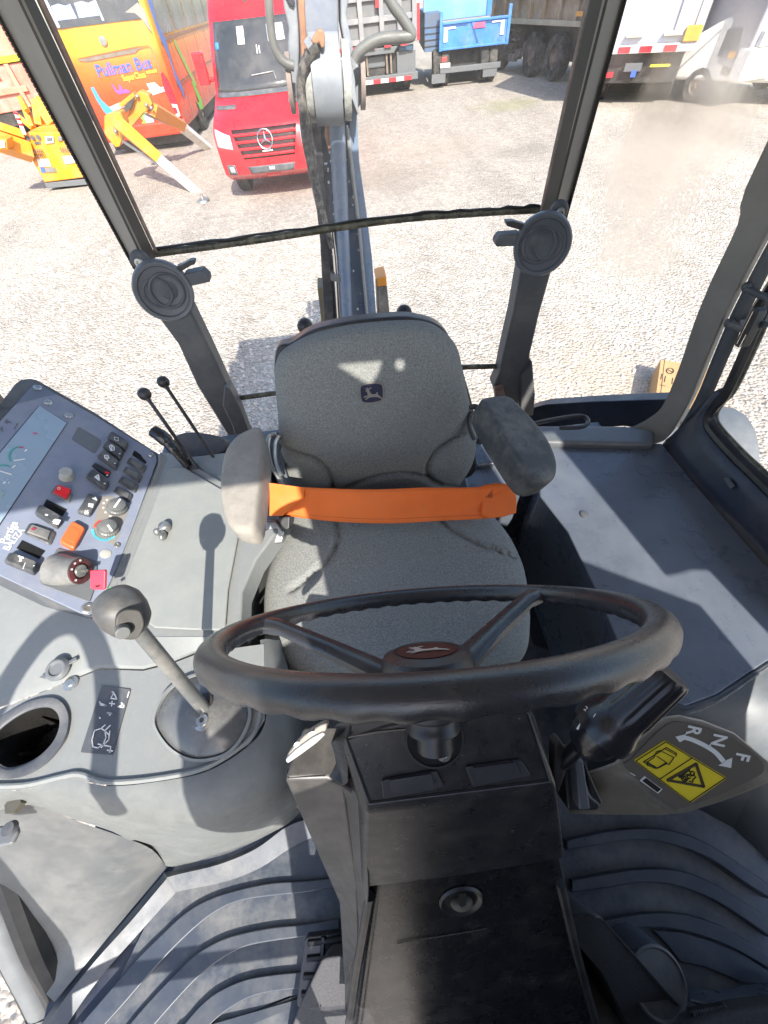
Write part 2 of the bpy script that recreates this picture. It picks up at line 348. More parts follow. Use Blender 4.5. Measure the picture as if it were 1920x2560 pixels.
DEER = [(588,762),(600,758),(592,750),(586,742),(594,744),(601,752),(603,740),(609,741),(608,752),(618,742),(630,740),(633,745),(622,750),(614,758),(622,770),(628,782),(645,787),(662,784),(668,772),(676,774),(674,786),(686,796),(700,808),(708,820),(702,822),(690,812),(672,806),(655,804),(640,806),(628,806),(612,812),(600,822),(590,825),(588,819),(598,812),(604,804),(590,806),(582,812),(576,806),(590,798),(606,796),(604,782),(600,770)]

# ================================================================== SETTING
gm = M(); gm.add([(-300,-300,GZ),(300,-300,GZ),(300,300,GZ),(-300,300,GZ)], [(0,1,2,3)])
struct(ob('ground', gm, M_gravel))
st = M(); rs = random.Random(3)
for i in range(5200):
    y = 2.2+rs.random()**1.5*6.2; x = (rs.random()*2-1)*(1.2+y*.95); r = rs.uniform(.008, .024)*(1+y*.05); k = len(st.v)
    a = rs.random()*6.28; q = [V((math.cos(a+t)*r*rs.uniform(.7,1.2), math.sin(a+t)*r*rs.uniform(.6,1.1), 0)) for t in (0,1.3,2.5,3.8,5.1)]
    c_ = V((x, y, GZ)); st.add([c_+p for p in q]+[c_+p*.55+V((0,0,r*rs.uniform(.4,.8))) for p in q], [(i_, (i_+1)%5, 5+(i_+1)%5, 5+i_) for i_ in range(5)]+[(5,6,7,8,9)])
M_stone = mat('stones', (.52,.48,.43), (.42,.33,.30), 22, .9)
sto = ob('loose_stones', st, M_stone, ang=20); sto['kind'] = 'stuff'; sto['label'] = 'loose crushed stones scattered over the gravel yard'

# ================================================================== CAB SHELL
cab = thing('vehicle_cab', 'dark grey cab shell with pillars, window panes and glossy right fender deck', 'vehicle cab', (0,.4,-1.33))
ob('floor_pan', M().bb(-.88,.88,-.56,.8,-1.33,-1.288), M_navy, cab)
ob('body_under', M().bb(-.62,.62,-.5,1.15,-2.1,-1.335), M_under, cab)
# roof with an opening and cut-out plate, both added to shape seat sun patches
_B = Pl(V((0,.715,-.80))+V((0,-.985,.17)).normalized()*.045, V((0,-.985,.17)))
def to_roof(u, v, z=.4196): q = _B(u, v); t = (z-q.z)/-LIGHT.z; return q-LIGHT*t
tri_ = [to_roof(*q) for q in [(843,912),(955,903),(944,935),(926,963),(890,942)]]
ovl_ = [to_roof(1000+12*math.cos(a), 912+14*math.sin(a)) for a in [k*math.pi/4 for k in range(8)]]
hx0, hx1 = min(q.x for q in tri_+ovl_)-.05, max(q.x for q in tri_+ovl_)+.05; hy0, hy1 = min(q.y for q in tri_+ovl_)-.06, max(q.y for q in tri_+ovl_)+.07
def ring_slab(x0, x1, y0, y1, z0, z1, name, mt):
    m = M()
    for c in ((x0,hx0,y0,y1),(hx1,x1,y0,y1),(hx0,hx1,y0,hy0),(hx0,hx1,hy1,y1)): m.bb(c[0], c[1], c[2], c[3], z0, z1)
    return ob(name, m, mt, cab)
ring_slab(-.86, .86, -.58, 1.34, .42, .445, 'roof', M_grey); ring_slab(-.84, .84, -.55, 1.30, .405, .4190, 'headliner', mat('headliner_pale', (.55,.53,.49), (.5,.48,.45), 5, .8))
bmt = bmesh.new(); ed_ = []
for lp_ in ([V((hx0,hy0,.4196)),V((hx1,hy0,.4196)),V((hx1,hy1,.4196)),V((hx0,hy1,.4196))], tri_, ovl_):
    vv = [bmt.verts.new(q) for q in lp_]; ed_ += [bmt.edges.new((vv[i-1], vv[i])) for i in range(len(vv))]
bmesh.ops.triangle_fill(bmt, use_beauty=True, use_dissolve=False, edges=ed_); bmt.verts.index_update()
m = M(); m.v = [q.co.copy() for q in bmt.verts]; m.f = [tuple(q.index for q in f.verts) for f in bmt.faces]; bmt.free(); ob('sun_patch_mask', m, M_pilld, cab)
# front frame, out of view, with a post and arched tube added for shadows
fm = M(); fm.bb(-.06,.88,-.60,-.56,-1.33,-.62); fm.bb(-.88,.88,-.60,-.55,.414,.42)
fm.tube([(-.66,-.58,.42),(-.78,-.58,-.6),(-.8,-.56,-1.3)], .035, 8); fm.tube([(.95,-.60,.42),(.95,-.60,-.6),(.95,-.58,-1.3)], .03, 8)
fm.tube([(-.8,-.58,-.98),(-.06,-.58,-.98)], .012, 8); fm.bb(-.245,-.20,-.60,-.56,-1.3,-.06)
fm.tube(cat([(-.66,-.50,-.34),(-.62,-.46,-.16),(-.55,-.44,-.04),(-.47,-.44,-.03),(-.41,-.46,-.14),(-.39,-.5,-.3)], 5), .022, 10)
ob('front_frame_shadow_bars', fm, M_pilld, cab)
vis = M(); g_ = 14  # unseen sheets added to block the sun, outline and gaps shaped for the light
vis.loft([[((.03 if j < 4 else -.24)+(.58+(.48 if j > 3 else 0))*i/g_, -.535+.006*math.sin(i*1.7+j), .405-1.13*j/8) for i in range(g_+1)] for j in range(9)], closed=False)
vis.loft([[(.80+.13*i/4, -.525+.004*math.sin(i*2+j), .405-.5*j/4) for i in range(5)] for j in range(5)], closed=False)
vb = ob('added_sun_blocker', vis, M_pilld, cab); vb.modifiers.new('s', 'SOLIDIFY').thickness = .004

def pillar(name, outer, fold, inner, ytop, mt1, mt2, y0, y1, y2, flip):
    a, b, c_ = Y(*outer, y0), Y(*fold, y1), Y(*inner, y2)
    zt = .42
    def strip(p, q, th): 
        n = (q-p).cross(V((0,0,1))); n.z = 0; n.normalize()
        if n.y < 0: n = -n
        return M().prism([p, q, V((q.x,q.y,zt)), V((p.x,p.y,zt))], n*th)
    ob('pillar_face', strip(a, b, .04), mt1, cab, .004); ob('pillar_channel', strip(b, c_, .012), mt2, cab, .002)
    return a, b, c_
def vert(u, v, y, z): p = Y(u, v, y); return V((p.x, p.y, z))
# upper rear pillars: each face a vertical plate hung between two photo lines
def plate2(name, e0, e1, y0, y1, zb, mt, th, bev=.003):
    """e0,e1: (u_top,v_top,u_bot,v_bot) of the two long edges; both end on the roof"""
    def line(e, y): a, b = Y(e[0], e[1], y), Y(e[2], e[3], y); t = (.42-b.z)/(a.z-b.z); return b, b.lerp(a, t)
    a0, a1 = line(e0, y0); b0, b1 = line(e1, y1)
    n = (b0-a0).cross(a1-a0).normalized(); n = n if n.y > 0 else -n
    return ob(name, M().prism([a0, b0, b1, a1], n*th), mt, cab, bev)
plate2('rear_pillar', (-28,0,345,688), (50,0,370,672), 1.17, 1.13, 0, M_pill, .008)
plate2('pillar_channel', (50,0,370,672), (89,0,392,642), 1.1295, 1.17, 0, M_pilld, .007)
plate2('rear_pillar', (1563,0,1400,600), (1515,0,1372,585), 1.17, 1.13, 0, M_pill, .008)
plate2('pillar_channel', (1515,0,1380,545), (1474,0,1350,545), 1.1295, 1.17, 0, M_pilld, .007)
M_gask = mat('gasket_pinkish', (.26,.15,.12), (.1,.08,.07), 9, .5, dust=.3, dsc=20)
plate2('window_gasket', (89,0,386,632), (103,0,392,634), 1.175, 1.19, 0, M_gask, .006)
plate2('window_gasket', (1474,0,1350,545), (1463,0,1344,545), 1.175, 1.19, 0, M_gask, .006)
# notched rubber trim along the outer edge of the pillars
for (e, sgn) in (((-28,0,345,688), -1), ((1563,0,1400,600), 1)):
    m = M(); a, b = Y(e[0], e[1], 1.16), Y(e[2], e[3], 1.16)
    for k in range(96):
        p = b.lerp(a, k/70); m.box(p+V((sgn*.0005,0,0)), (.0035,.006,.0055))
    m.tube([b+V((0,.004,0)), b.lerp(a, 96/70)+V((0,.004,0))], .003, 6)
    ob('edge_trim', m, M_black, cab)
# rear window frame bars and panes
m = M().tube(cat([Y(386,634,1.2), Y(640,600,1.2), Y(960,552,1.2), Y(1200,532,1.2), Y(1350,524,1.2)], 5), .0085, 10); ob('window_bar', m, M_seal, cab)
m = M(); a = [Y(392,622,1.195), Y(640,588,1.195), Y(960,542,1.195), Y(1200,523,1.195), Y(1350,514,1.195)]; a = cat(a, 8)
rr_ = random.Random(5); m.tube([p+V((0,0,rr_.uniform(-.002,.002))) for p in a], [rr_.uniform(.002,.0042) for p in a], 6); ob('dirty_seal_edge', m, M_black, cab)
m = M().tube([Y(560,1000,1.2), Y(800,968,1.2), Y(1160,918,1.2), Y(1262,915,1.2)], .009, 10); ob('window_bar', m, M_seal, cab)
zb = Y(640,598,1.2).z
pn = M(); pn.add([(-.545,1.202,zb),(.57,1.202,zb+.004),(.57,1.202,.42),(-.545,1.202,.42)], [(0,1,2,3)]); ob('window_pane', pn, M_glass, cab)
M_glass3 = glassmat('upper_boom_glass', .0, .16, 5, (1,1,22), lo=.5, hi=.8)
pn = M(); pn.add([(-.18,1.206,zb-.1),(.16,1.206,zb-.1),(.16,1.206,.42),(-.18,1.206,.42)], [(0,1,2,3)])
M_glass2 = glassmat('lower_glass', .03, .10, 9, (1,1,1))
pn = M(); pn.add([(-.53,1.212,-1.05),(.53,1.212,-1.05),(.55,1.212,zb-.015),(-.53,1.212,zb-.015)], [(0,1,2,3)]); ob('window_pane', pn, M_glass2, cab)
ob('rear_wall', M().bb(-.6,.6,1.18,1.23,-1.33,-1.05), M_navy, cab)
# lower rear pillars (flared covers under the air vents)
LPl = Pl((-.5,1.15,-.6), (.12,-1,0)); LPr = Pl((.5,1.15,-.6), (-.12,-1,0))
lp = [(350,760),(399,800),(445,862),(493,967),(529,1025),(566,1085),(590,1130),(625,1100),(618,1075),(598,1021),(571,970),(523,868),(478,777),(455,740),(400,730)]
ob('pillar_cover', M().prism([LPl(*p) for p in lp], (0,.06,0)), M_pill2, cab, .008, 3)
lp = [(556,1010),(580,1060),(592,1105),(640,1105),(622,1075),(602,1021),(575,968),(560,960)]
ob('pillar_foot', M().prism([LPl(*p, .012) for p in lp], (0,.05,0)), M_pill2, cab, .006, 3)
lp = [(1310,640),(1302,675),(1283,780),(1258,886),(1248,935),(1233,968),(1240,985),(1250,1010),(1300,1030),(1325,1035),(1319,1008),(1326,887),(1351,780),(1384,665),(1390,640)]
ob('pillar_cover', M().prism([LPr(*p) for p in lp], (0,.06,0)), M_pill2, cab, .008, 3)
lp = [(1300,940),(1330,900),(1337,985),(1332,1035),(1300,1035)]
ob('pillar_foot', M().prism([LPr(*p, .012) for p in lp], (0,.05,0)), M_pill2, cab, .006, 3)
ob('pillar_clip', M().prism([LPr(*p, .01) for p in [(1236,966),(1256,960),(1262,985),(1262,1010),(1240,1000)]], (0,.03,0)), M_gask, cab, .003)
# round air vents
def vent(u, v, rad, lean, sgn):
    n = V((sgn*.30, -.93, .10)).normalized(); c_ = Y(u, v, 1.05)
    o = ob('air_vent', M().lathe([(.001,-.05),(rad*.8,-.05),(rad,-.008),(rad,.008),(rad*.95,.013),(rad*.84,.012),(rad*.82,.008),(rad*.80,.006),(rad*.5,.003),(.001,.002)], c_, n, 48), mat('vent_grey', (.115,.122,.138), (.1,.107,.12), 20, .4) if 'vent_grey' not in MATS else MATS['vent_grey'], cab, 0)
    e = n.cross(V((0,0,1))).normalized(); f = e.cross(n)
    m = M()
    for k, (dx, rr, h) in enumerate(((-.008*sgn,.60,.008),(.014*sgn,.50,.006))):
        m.lathe([(rad*rr*.98,-.004),(rad*rr,h),(rad*rr-.003,h+.0015),(rad*rr-.006,h),(rad*rr-.007,-.004)], c_+e*dx, n, 40)
    m.lathe([(.001,-.01),(rad*.30,-.006),(rad*.42,.001),(rad*.3,.003),(.001,.005)], c_+e*(-.012*sgn), n, 32)
    ob('vent_louver', m, M_bezel, o)
    return c_, n
cL, nL = vent(410,728,.067,0,1); cR, nR = vent(1355,612,.067,0,-1)
# knob screws above the vents, latch hooks beside them
for (u, v) in ((347,657),(1402,532)):
    p = Y(u, v, 1.1); ob('vent_bracket', M().lathe([(.001,0),(.022,0),(.022,.012),(.016,.016),(.001,.016)], p+V((0,.02,0)), (0,-1,.1), 24), M_bezel, cab, .002)
    ob('screw', M().lathe([(.001,0),(.011,0),(.009,.006),(.004,.006),(.003,.003),(.001,.003)], p+V((0,.003,0)), (0,-1,.1), 20), M_steel, cab)
hk = Pl((0,1.06,-.4), (0,-1,.1))
for pts in ([(440,668),(452,664),(474,652),(487,652),(487,662),(478,664),(452,680)], ):
    ob('latch_hook', M().prism([hk(*p) for p in pts], (0,.02,0)), M_black, cab, .002)
ob('latch_block', M().prism([hk(*p) for p in [(458,686),(505,676),(523,692),(525,706),(478,716)]], (0,.03,0)), M_bezel, cab, .003)
ob('latch_hook', M().prism([hk(*p) for p in [(1310,578),(1268,566),(1265,554),(1284,553),(1318,563)]], (0,.02,0)), M_black, cab, .002)
ob('latch_block', M().prism([hk(*p) for p in [(1302,584),(1250,588),(1238,604),(1241,618),(1300,616)]], (0,.03,0)), M_bezel, cab, .003)

# right B pillar and quarter window
QP = Pl((.8,.85,-.6), (-.814,-.581,0))
top = Z  # alias unused
bl = [(1920,350),(1844,561),(1781,696),(1738,800),(1712,878),(1690,939),(1660,1008),(1625,1047),(1564,1082),(1504,1091),(1430,1098)]
brr = [(2010,350),(1927,561),(1858,696),(1807,800),(1782,858),(1758,917),(1721,1008),(1677,1082),(1647,1108),(1590,1112),(1430,1110)]
def pill(side):
    f = (lambda p: V((-p.x-.09, p.y+.03, p.z))) if side < 0 else (lambda p: p)
    L_ = [QP(*p) for p in bl]; R_ = [QP(*p) for p in brr]
    d = (L_[0]-L_[1]).normalized(); L_ = [V((L_[0].x, L_[0].y, .42))]+L_; R_ = [V((R_[0].x, R_[0].y, .42))]+R_
    L_, R_ = [f(p) for p in cat(L_, 4)], [f(p) for p in cat(R_, 4)]; o_ = f(V((.814,.581,0)))*.045
    m = M(); m.loft([L_, R_, [p+o_ for p in R_], [p+o_ for p in L_], L_], closed=False)
    ob('door_pillar', m, M_pill, cab, .004)
    L2 = [f(QP(u+8, v, -.02)) for u, v in brr[:9]]; R2 = [f(QP(u+44+max(0,(v-860))*-.03, v+6, -.03)) for u, v in brr[:9]]
    L2 = [V((L2[0].x,L2[0].y,.42))]+L2; R2 = [V((R2[0].x,R2[0].y,.42))]+R2
    m = M(); m.loft([cat(L2,3), cat(R2,3)], closed=False); o = ob('pillar_return', m, M_grey, cab); o.modifiers.new('s','SOLIDIFY').thickness = .006
    # door gasket on the rear edge of the side window
    gp = [(1960,690),(1914,803),(1838,967),(1806,1005),(1788,1035),(1797,1067),(1856,1132),(1920,1192),(2040,1310)]
    gp = [f(X(u, v, .90)) for u, v in gp]; gp = [V((gp[0].x, gp[0].y, .42))]+gp
    ob('door_seal', M().tube(cat(gp, 6), .008, 8), M_seal, cab)
    gp2 = [p+V((side*-.012, 0, -.012)) for p in gp]; ob('door_seal', M().tube(cat(gp2, 6), .012, 8), M_black, cab)
pill(1); pill(-1)
# dark lower door frame, sills
ds = [(1730,930),(1705,1010),(1660,1108),(1720,1120),(1920,1400),(2060,1560),(2060,1340),(1920,1200),(1850,1130),(1790,1070),(1782,1030),(1800,1000),(1830,960)]
sill = M(); 
sp_ = [X(u, v, .89) for u, v in [(1835,960),(1800,1003),(1783,1035),(1792,1068),(1850,1134),(1920,1200),(2100,1375)]]
lo_ = [Z(u, v, -.872) for u, v in [(1672,1095),(1660,1105),(1655,1112),(1662,1125),(1730,1210),(1900,1400),(2100,1640)]]
mid = [X(u, v, .87) for u, v in [(1780,985),(1745,1040),(1735,1095),(1755,1130),(1830,1210),(1920,1310),(2100,1520)]]
sill.loft([lo_, [a.lerp(b, .5)+V((0,0,-.0)) for a, b in zip(lo_, mid)], mid, sp_], closed=False); o = ob('door_sill', sill, M_navy, cab); o.modifiers.new('s','SOLIDIFY').thickness = .01
ob('sill_clip', M().prism([X(u, v, .865) for u, v in [(1812,1195),(1822,1192),(1838,1215),(1830,1222)]], (-.004,0,0)), M_grey, cab)
qs = [(1300,1045),(1326,1021),(1365,1011),(1480,1004),(1600,1000),(1680,998),(1700,1040),(1640,1075),(1560,1066),(1440,1072),(1340,1086),(1290,1080)]
QP2 = Pl((.84,.88,-.6), (-.814,-.581,0))
ob('quarter_window_sill', M().prism([QP2(*p) for p in qs], (.03,.03,0)), M_navy, cab, .003)
lg = M().prism([Z(u, v, -.838) for u, v in [(1320,1062),(1560,1062),(1640,1075),(1640,1112),(1365,1106),(1300,1090)]], (0,0,-.03)); ob('ledge', lg, M_grey, cab, .012, 3)
hb = [Z(u, v, -.765) for u, v in [(1330,1060),(1400,1046),(1452,1040),(1468,1048),(1468,1060),(1450,1068),(1400,1070)]]
ob('grab_bar', M().tube(cat(hb, 5), .006, 10), M_black, cab)
# dirty quarter pane and door pane
sm = [(tuple(QP2(1640,430)), .17, .82), (tuple(QP2(1600,600)), .13, .7), (tuple(QP2(1760,330)), .14, .6), (tuple(QP2(1690,250)), .12, .35), (tuple(QP2(1800,160)), .11, .3), (tuple(QP2(1560,150)), .07, .15)]
M_qg = glassmat('quarter_glass', .0, .14, 22, (1,1,.35), smear=sm, lo=.5, hi=.8)
a_, b_ = V((.575,1.215,0)), V((.89,.775,0))
pn = M(); pn.add([(a_.x,a_.y,-.86),(b_.x,b_.y,-.86),(b_.x,b_.y,.42),(a_.x,a_.y,.42)], [(0,1,2,3)]); ob('window_pane', pn, M_qg, cab)
M_qg2 = glassmat('quarter_glass_clean', .015, .05, 30)
pn = M(); pn.add([(-a_.x,a_.y,-.86),(-b_.x,b_.y,-.86),(-b_.x,b_.y,.42),(-a_.x,a_.y,.42)], [(0,1,2,3)]); ob('window_pane', pn, M_qg2, cab)
pn = M(); pn.add([(.915,-.5,-.86),(.915,.9,-.86),(.88,.9,.42),(.88,-.5,.42)], [(0,1,2,3)]); ob('window_pane', pn, M_qg2, cab)
# outside rear fender seen through the right window
ob('outer_fender', M().loft([[(1.0,.75+.62*i/10,-1.35+.25*math.sin(math.pi*i/10)) for i in range(11)], [(1.45,.75+.62*i/10,-1.35+.25*math.sin(math.pi*i/10)) for i in range(11)]], closed=False), M_grey, cab)
# window opener on the right pillar
wh = M(); wh.tube(cat([X(u, v, .84) for u, v in [(1862,722),(1880,728),(1900,738),(1918,745),(1924,765),(1912,790),(1905,806)]], 5), .0065, 10)
wh.tube([X(1822,811,.84), X(1838,815,.82), X(1862,822,.82)], .0075, 10); wh.ball(X(1866,716,.84), .009); wh.ball(X(1824,808,.84), .011)
wo_ = thing('window_opener', 'black metal window opener handle bolted to the right door pillar', 'window opener', X(1824,808,.86))
ob('rod', wh, M_bezel, wo_)
ob('bracket', M().prism([X(u, v, .815) for u, v in [(1850,800),(1880,796),(1925,806),(1925,815),(1895,822),(1872,832),(1850,812)]], (.006,0,0)), M_grey, wo_, .001)
ob('grip', M().prism([X(u, v, .79) for u, v in [(1878,772),(1886,769),(1895,776),(1893,785),(1852,868),(1843,870),(1834,864),(1836,856)]], (.02,0,0)), M_black, wo_, .003)
m = M().tube([X(1867,836,.787), X(1850,868,.787)], .0018, 6); m.tube([X(1884,778,.787), X(1843,860,.787)], .0012, 6); ob('wire_clip', m, M_chrome, wo_)

# right fender deck: gloss painted box beside the seat
fe = [Z(u, v, -.86) for u, v in [(1368,1108),(1520,1104),(1655,1108),(1740,1212),(1905,1402),(2080,1590),(1920,1652),(1792,1737),(1713,1766),(1650,1745),(1556,1630),(1490,1475),(1420,1330),(1350,1240),(1345,1150)]]
fd = M().prism(fe, (0,0,-.42)); o = ob('fender_deck', fd, M_fend, cab, .004, 3)
for (u, v, r) in ((1611,1177,.020),(1653,1232,.021),(1738,1350,.026),(1767,1385,.027)):
    c_ = Z(u, v, -.8605); m = M(); m.lathe([(r,0),(r,.0012),(r-.0012,.0012),(r-.0012,0)], c_, (0,0,1), 40); ob('moulded_ring', m, M_fend, cab)
ob('deck_cap', M().lathe([(.001,0),(.011,0),(.010,.004),(.001,.006)], Z(1460,1287,-.86), (0,0,1), 24), M_bezel, cab)
# front slope of the deck down to the floor
s0 = [Z(u, v, -.863) for u, v in [(2080,1588),(1920,1650),(1792,1735),(1713,1764),(1650,1743),(1556,1630)]]
s1 = [Z(u, v, -1.27) for u, v in [(2080,2260),(1935,2160),(1830,2060),(1700,1990),(1560,1975),(1460,1960)]]
m = M(); m.loft([s0, [a.lerp(b, .5)+V((0,.02,0)) for a, b in zip(s0, s1)], s1], closed=False); o = ob('deck_front', m, mat('deck_front_grey', (.075,.09,.105), (.06,.072,.085), 4, .4, dust=.4, dsc=4, dcol=(.2,.2,.2)), cab); o.modifiers.new('s','SOLIDIFY').thickness = .008
m = M(); rr_ = random.Random(2)
e0 = cat([Z(u, v, -.858) for u, v in [(2040,1600),(1920,1668),(1792,1755),(1713,1786)]], 12)
m.tube([p+V((0,0,rr_.uniform(-.002,.0))) for p in e0], [rr_.uniform(.0006,.0028) for p in e0], 6); ob('chipped_edge', m, mat('worn_edge', (.17,.175,.18), (.06,.065,.075), 60, .5), cab)
# raised channel between seat and deck
ch = [Z(u, v, -1.05) for u, v in [(1338,1255),(1368,1290),(1450,1420),(1520,1540),(1610,1700),(1640,1760)]]
m = M(); m.loft([[p+V((-.035,0,0)) for p in ch], [p+V((-.03,0,.03)) for p in ch], [p+V((.0,0,.03)) for p in ch], [p+V((.01,0,.0)) for p in ch]], closed=False)
o = ob('floor_channel', m, M_navy, cab)
# box behind the console and right of the seat that carry the rear levers
ob('lever_deck', M().bb(-.66,-.27,.80,.97,-1.2,-.80), M_fend, cab, .01)
ob('lever_deck', M().bb(.26,.46,.70,.92,-1.2,-.92), M_fend, cab, .01)
ob('rear_deck', M().bb(.3,.74,.80,.93,-1.2,-.90), M_fend, cab, .01)
for (a, b) in (((470,1180),(520,1178)), ((520,1140),(548,1158))):
    p, q = Z(*a, -.798), Z(*b, -.798); ob('lever_slot', M().box((p+q)/2, (.05,.02,.003), .5), M_hole, cab)
# door sill tube on the left
t_ = cat([X(u, v, -.93) for u, v in [(-90,2060),(-25,2230),(30,2370),(85,2480),(135,2590)]], 5)
ob('sill_tube', M().tube(t_, .026, 16), M_grey, cab)
t2 = [p+V((.045,0,-.01)) for p in t_]; ob('door_seal', M().tube(t2, .03, 10), M_black, cab)
t3 = [p+V((-.04,0,-.01)) for p in t_]; ob('door_seal', M().tube(t3, .012, 10), M_black, cab)
for v_ in (0,):
    p = X(104,2545,-.93); m = M(); m.lathe([(.026,-.006),(.03,-.005),(.03,.005),(.026,.006)], p, V((0,-1,-.2)), 20); ob('tube_collar', m, M_grey, cab)

# ------------------------------------------------------------------ floor mat with curved ribs
fmt = thing('floor_mat', 'dark ribbed rubber floor mat with curved raised bands around the steering column', 'floor mat', (0,0,-1.288))
ob('mat_sheet', M().prism([(-.86,-.55,-1.288),(.86,-.55,-1.288),(.86,.1,-1.288),(.42,.35,-1.288),(.42,.8,-1.288),(-.33,.8,-1.288),(-.33,.12,-1.288),(-.62,-.05,-1.288)], (0,0,.012)), M_mat, fmt)
lip = [(900,2010),(800,2040),(721,2065),(640,2122),(545,2162),(430,2190),(410,2205),(330,2300),(240,2400),(160,2500),(100,2590)]
l0 = cat([Z(u, v, -1.262) for u, v in lip], 5)
lip2 = [(900,2050),(815,2080),(735,2115),(650,2170),(560,2205),(450,2228),(432,2240),(350,2330),(262,2430),(195,2520),(140,2610)]
l1 = cat([Z(u, v, -1.276) for u, v in lip2], 5); l00 = cat([Z(u-8, v-12, -1.285) for u, v in lip], 5)
m = M(); m.loft([l00, l0, l1], closed=False); ob('raised_lip', m, M_mat, fmt)
ribs = [
 ([(860,2128),(775,2140),(700,2160),(640,2200),(560,2210),(500,2225),(450,2260),(400,2310),(330,2390),(270,2470),(205,2560)], 34),
 ([(870,2215),(760,2228),(670,2245),(590,2270),(520,2305),(455,2360),(400,2420),(345,2490),(300,2560)], 46),
 ([(860,2330),(770,2342),(700,2352),(620,2380),(560,2410),(500,2460),(445,2520),(410,2575)], 50),
 ([(800,2455),(740,2468),(660,2490),(600,2520),(560,2550),(530,2590)], 46)]
for pl_, wd in ribs[:0]: pass
def rib(top_, bot_, zt=-1.266):
    a = cat([Z(u, v, zt) for u, v in top_], 5); b = cat([Z(u, v, zt) for u, v in bot_], 5)
    a0 = [V((p.x,p.y,-1.278)) for p in a]; b0 = [V((p.x,p.y,-1.278)) for p in b]
    m = M(); m.loft([a0, a, b, b0], closed=False); ob('rib', m, M_rib, fmt, .003)
def C7(x, y): return (x*.5425, 1600+y*.5425)
rib([C7(1540,1095),C7(1400,1110),C7(1250,1120),C7(1100,1150),C7(960,1195),C7(850,1260),C7(730,1370),C7(620,1480),C7(500,1620),C7(380,1760),C7(300,1860)],
    [C7(1540,1140),C7(1400,1165),C7(1250,1180),C7(1100,1205),C7(1000,1250),C7(900,1325),C7(790,1430),C7(690,1540),C7(560,1690),C7(470,1790),C7(390,1890)])
rib([C7(1560,1285),C7(1400,1310),C7(1250,1325),C7(1100,1355),C7(1000,1390),C7(900,1450),C7(800,1545),C7(700,1650),C7(600,1765),C7(520,1870)],
    [C7(1560,1355),C7(1400,1370),C7(1250,1390),C7(1130,1415),C7(1030,1465),C7(930,1540),C7(850,1620),C7(760,1720),C7(700,1790),C7(620,1890)])
rib([C7(1600,1510),C7(1400,1530),C7(1250,1545),C7(1120,1570),C7(1000,1625),C7(920,1690),C7(850,1770),C7(820,1800),C7(760,1890)],
    [C7(1600,1595),C7(1400,1605),C7(1250,1620),C7(1140,1650),C7(1040,1710),C7(970,1770),C7(940,1800),C7(880,1890)])
def C6(x, y): return (1400+x*.3134, 2000+y*.3134)
rib([C6(60,320),C6(300,265),C6(500,235),C6(700,225),C6(900,245),C6(1100,310),C6(1300,420),C6(1500,555),C6(1700,690)],
    [C6(60,400),C6(300,360),C6(500,325),C6(700,320),C6(850,345),C6(1050,400),C6(1250,500),C6(1450,640),C6(1700,800)], -1.24)
rib([C6(100,640),C6(400,585),C6(600,555),C6(850,550),C6(1050,590),C6(1250,680),C6(1450,800),C6(1700,960)],
    [C6(100,740),C6(400,700),C6(600,665),C6(800,665),C6(1000,705),C6(1250,810),C6(1450,935),C6(1700,1110)], -1.25)
rib([C6(300,970),C6(600,915),C6(800,900),C6(1000,915),C6(1250,990),C6(1500,1130),C6(1700,1260)],
    [C6(400,1060),C6(600,1030),C6(740,1020),C6(950,1040),C6(1200,1110),C6(1450,1220),C6(1700,1370)], -1.26)
ob('heel_pad', M().prism([Z(*C6(x, y), -1.272) for x, y in [(730,1030),(950,1045),(1200,1115),(1450,1225),(1700,1380),(1700,1480),(1450,1455),(1150,1330),(950,1290),(850,1160)]], (0,0,.006)), M_rib, fmt, .004)
# long ribs beside the seat
for k in range(4):
    a = [Z(u+k*26, v-k*6, -1.262) for u, v in [(1262,1300),(1325,1450),(1390,1600),(1440,1720)]]
    ob('rib', M().tube(cat(a, 5), .005, 8), M_rib, fmt)

# ================================================================== OPERATOR SEAT
def pillow(outline, n, H, T, pw=6, grooves=(), K=46, N=190, dish=0):
    n = V(n).normalized(); pts = cat(outline, 10, True); c_ = sum(pts, V())/len(pts)
    ex = n.cross(V((0,0,1))) if abs(n.z) < .9 else V((1,0,0)); ex = (ex-n*ex.dot(n)).normalized(); ey = n.cross(ex)
    ang_ = sorted([(math.atan2((p-c_).dot(ey), (p-c_).dot(ex)), (p-c_)-n*(p-c_).dot(n)) for p in pts], key=lambda q: q[0])
    def rad(a):
        best = None
        for i in range(len(ang_)):
            a0, p = ang_[i-1]; a1, q = ang_[i]
            if i == 0: a0 -= 2*math.pi
            if a0 <= a <= a1 or (i == 0 and a-2*math.pi >= a0 and a-2*math.pi <= a1):
                aa = a if a0 <= a <= a1 else a-2*math.pi
                t = (aa-a0)/max(a1-a0, 1e-9); return p.lerp(q, t)
        return ang_[0][1]
    rim = [rad(-math.pi+2*math.pi*(k+.5)/N) for k in range(N)]
    gr = [([q for q in cat(g, 8)], d, w_) for g, d, w_ in grooves]
    rings = []
    for j in range(1, K+1):
        rho = (j/K); h = H*(1-rho**pw)**.5 - dish*H*math.exp(-(rho/.55)**2); ring = []
        for p in rim:
            q = c_+p*rho; hh = h
            for g, d, w_ in gr:
                dm = min(((q-s)-n*(q-s).dot(n)).length_squared for s in g); hh -= d*math.exp(-dm/w_**2)
            hh += .0012*noise.noise(q*14)
            ring.append(q+n*hh)
        rings.append(ring)
    sr = [c_+p*1.0-n*T*.25 for p in rim]; sr1 = [c_+p*.99-n*T*.7 for p in rim]; sr2 = [c_+p*.94-n*T for p in rim]
    m = M(); m.loft(rings+[sr, sr1, sr2], True, True, True); return m
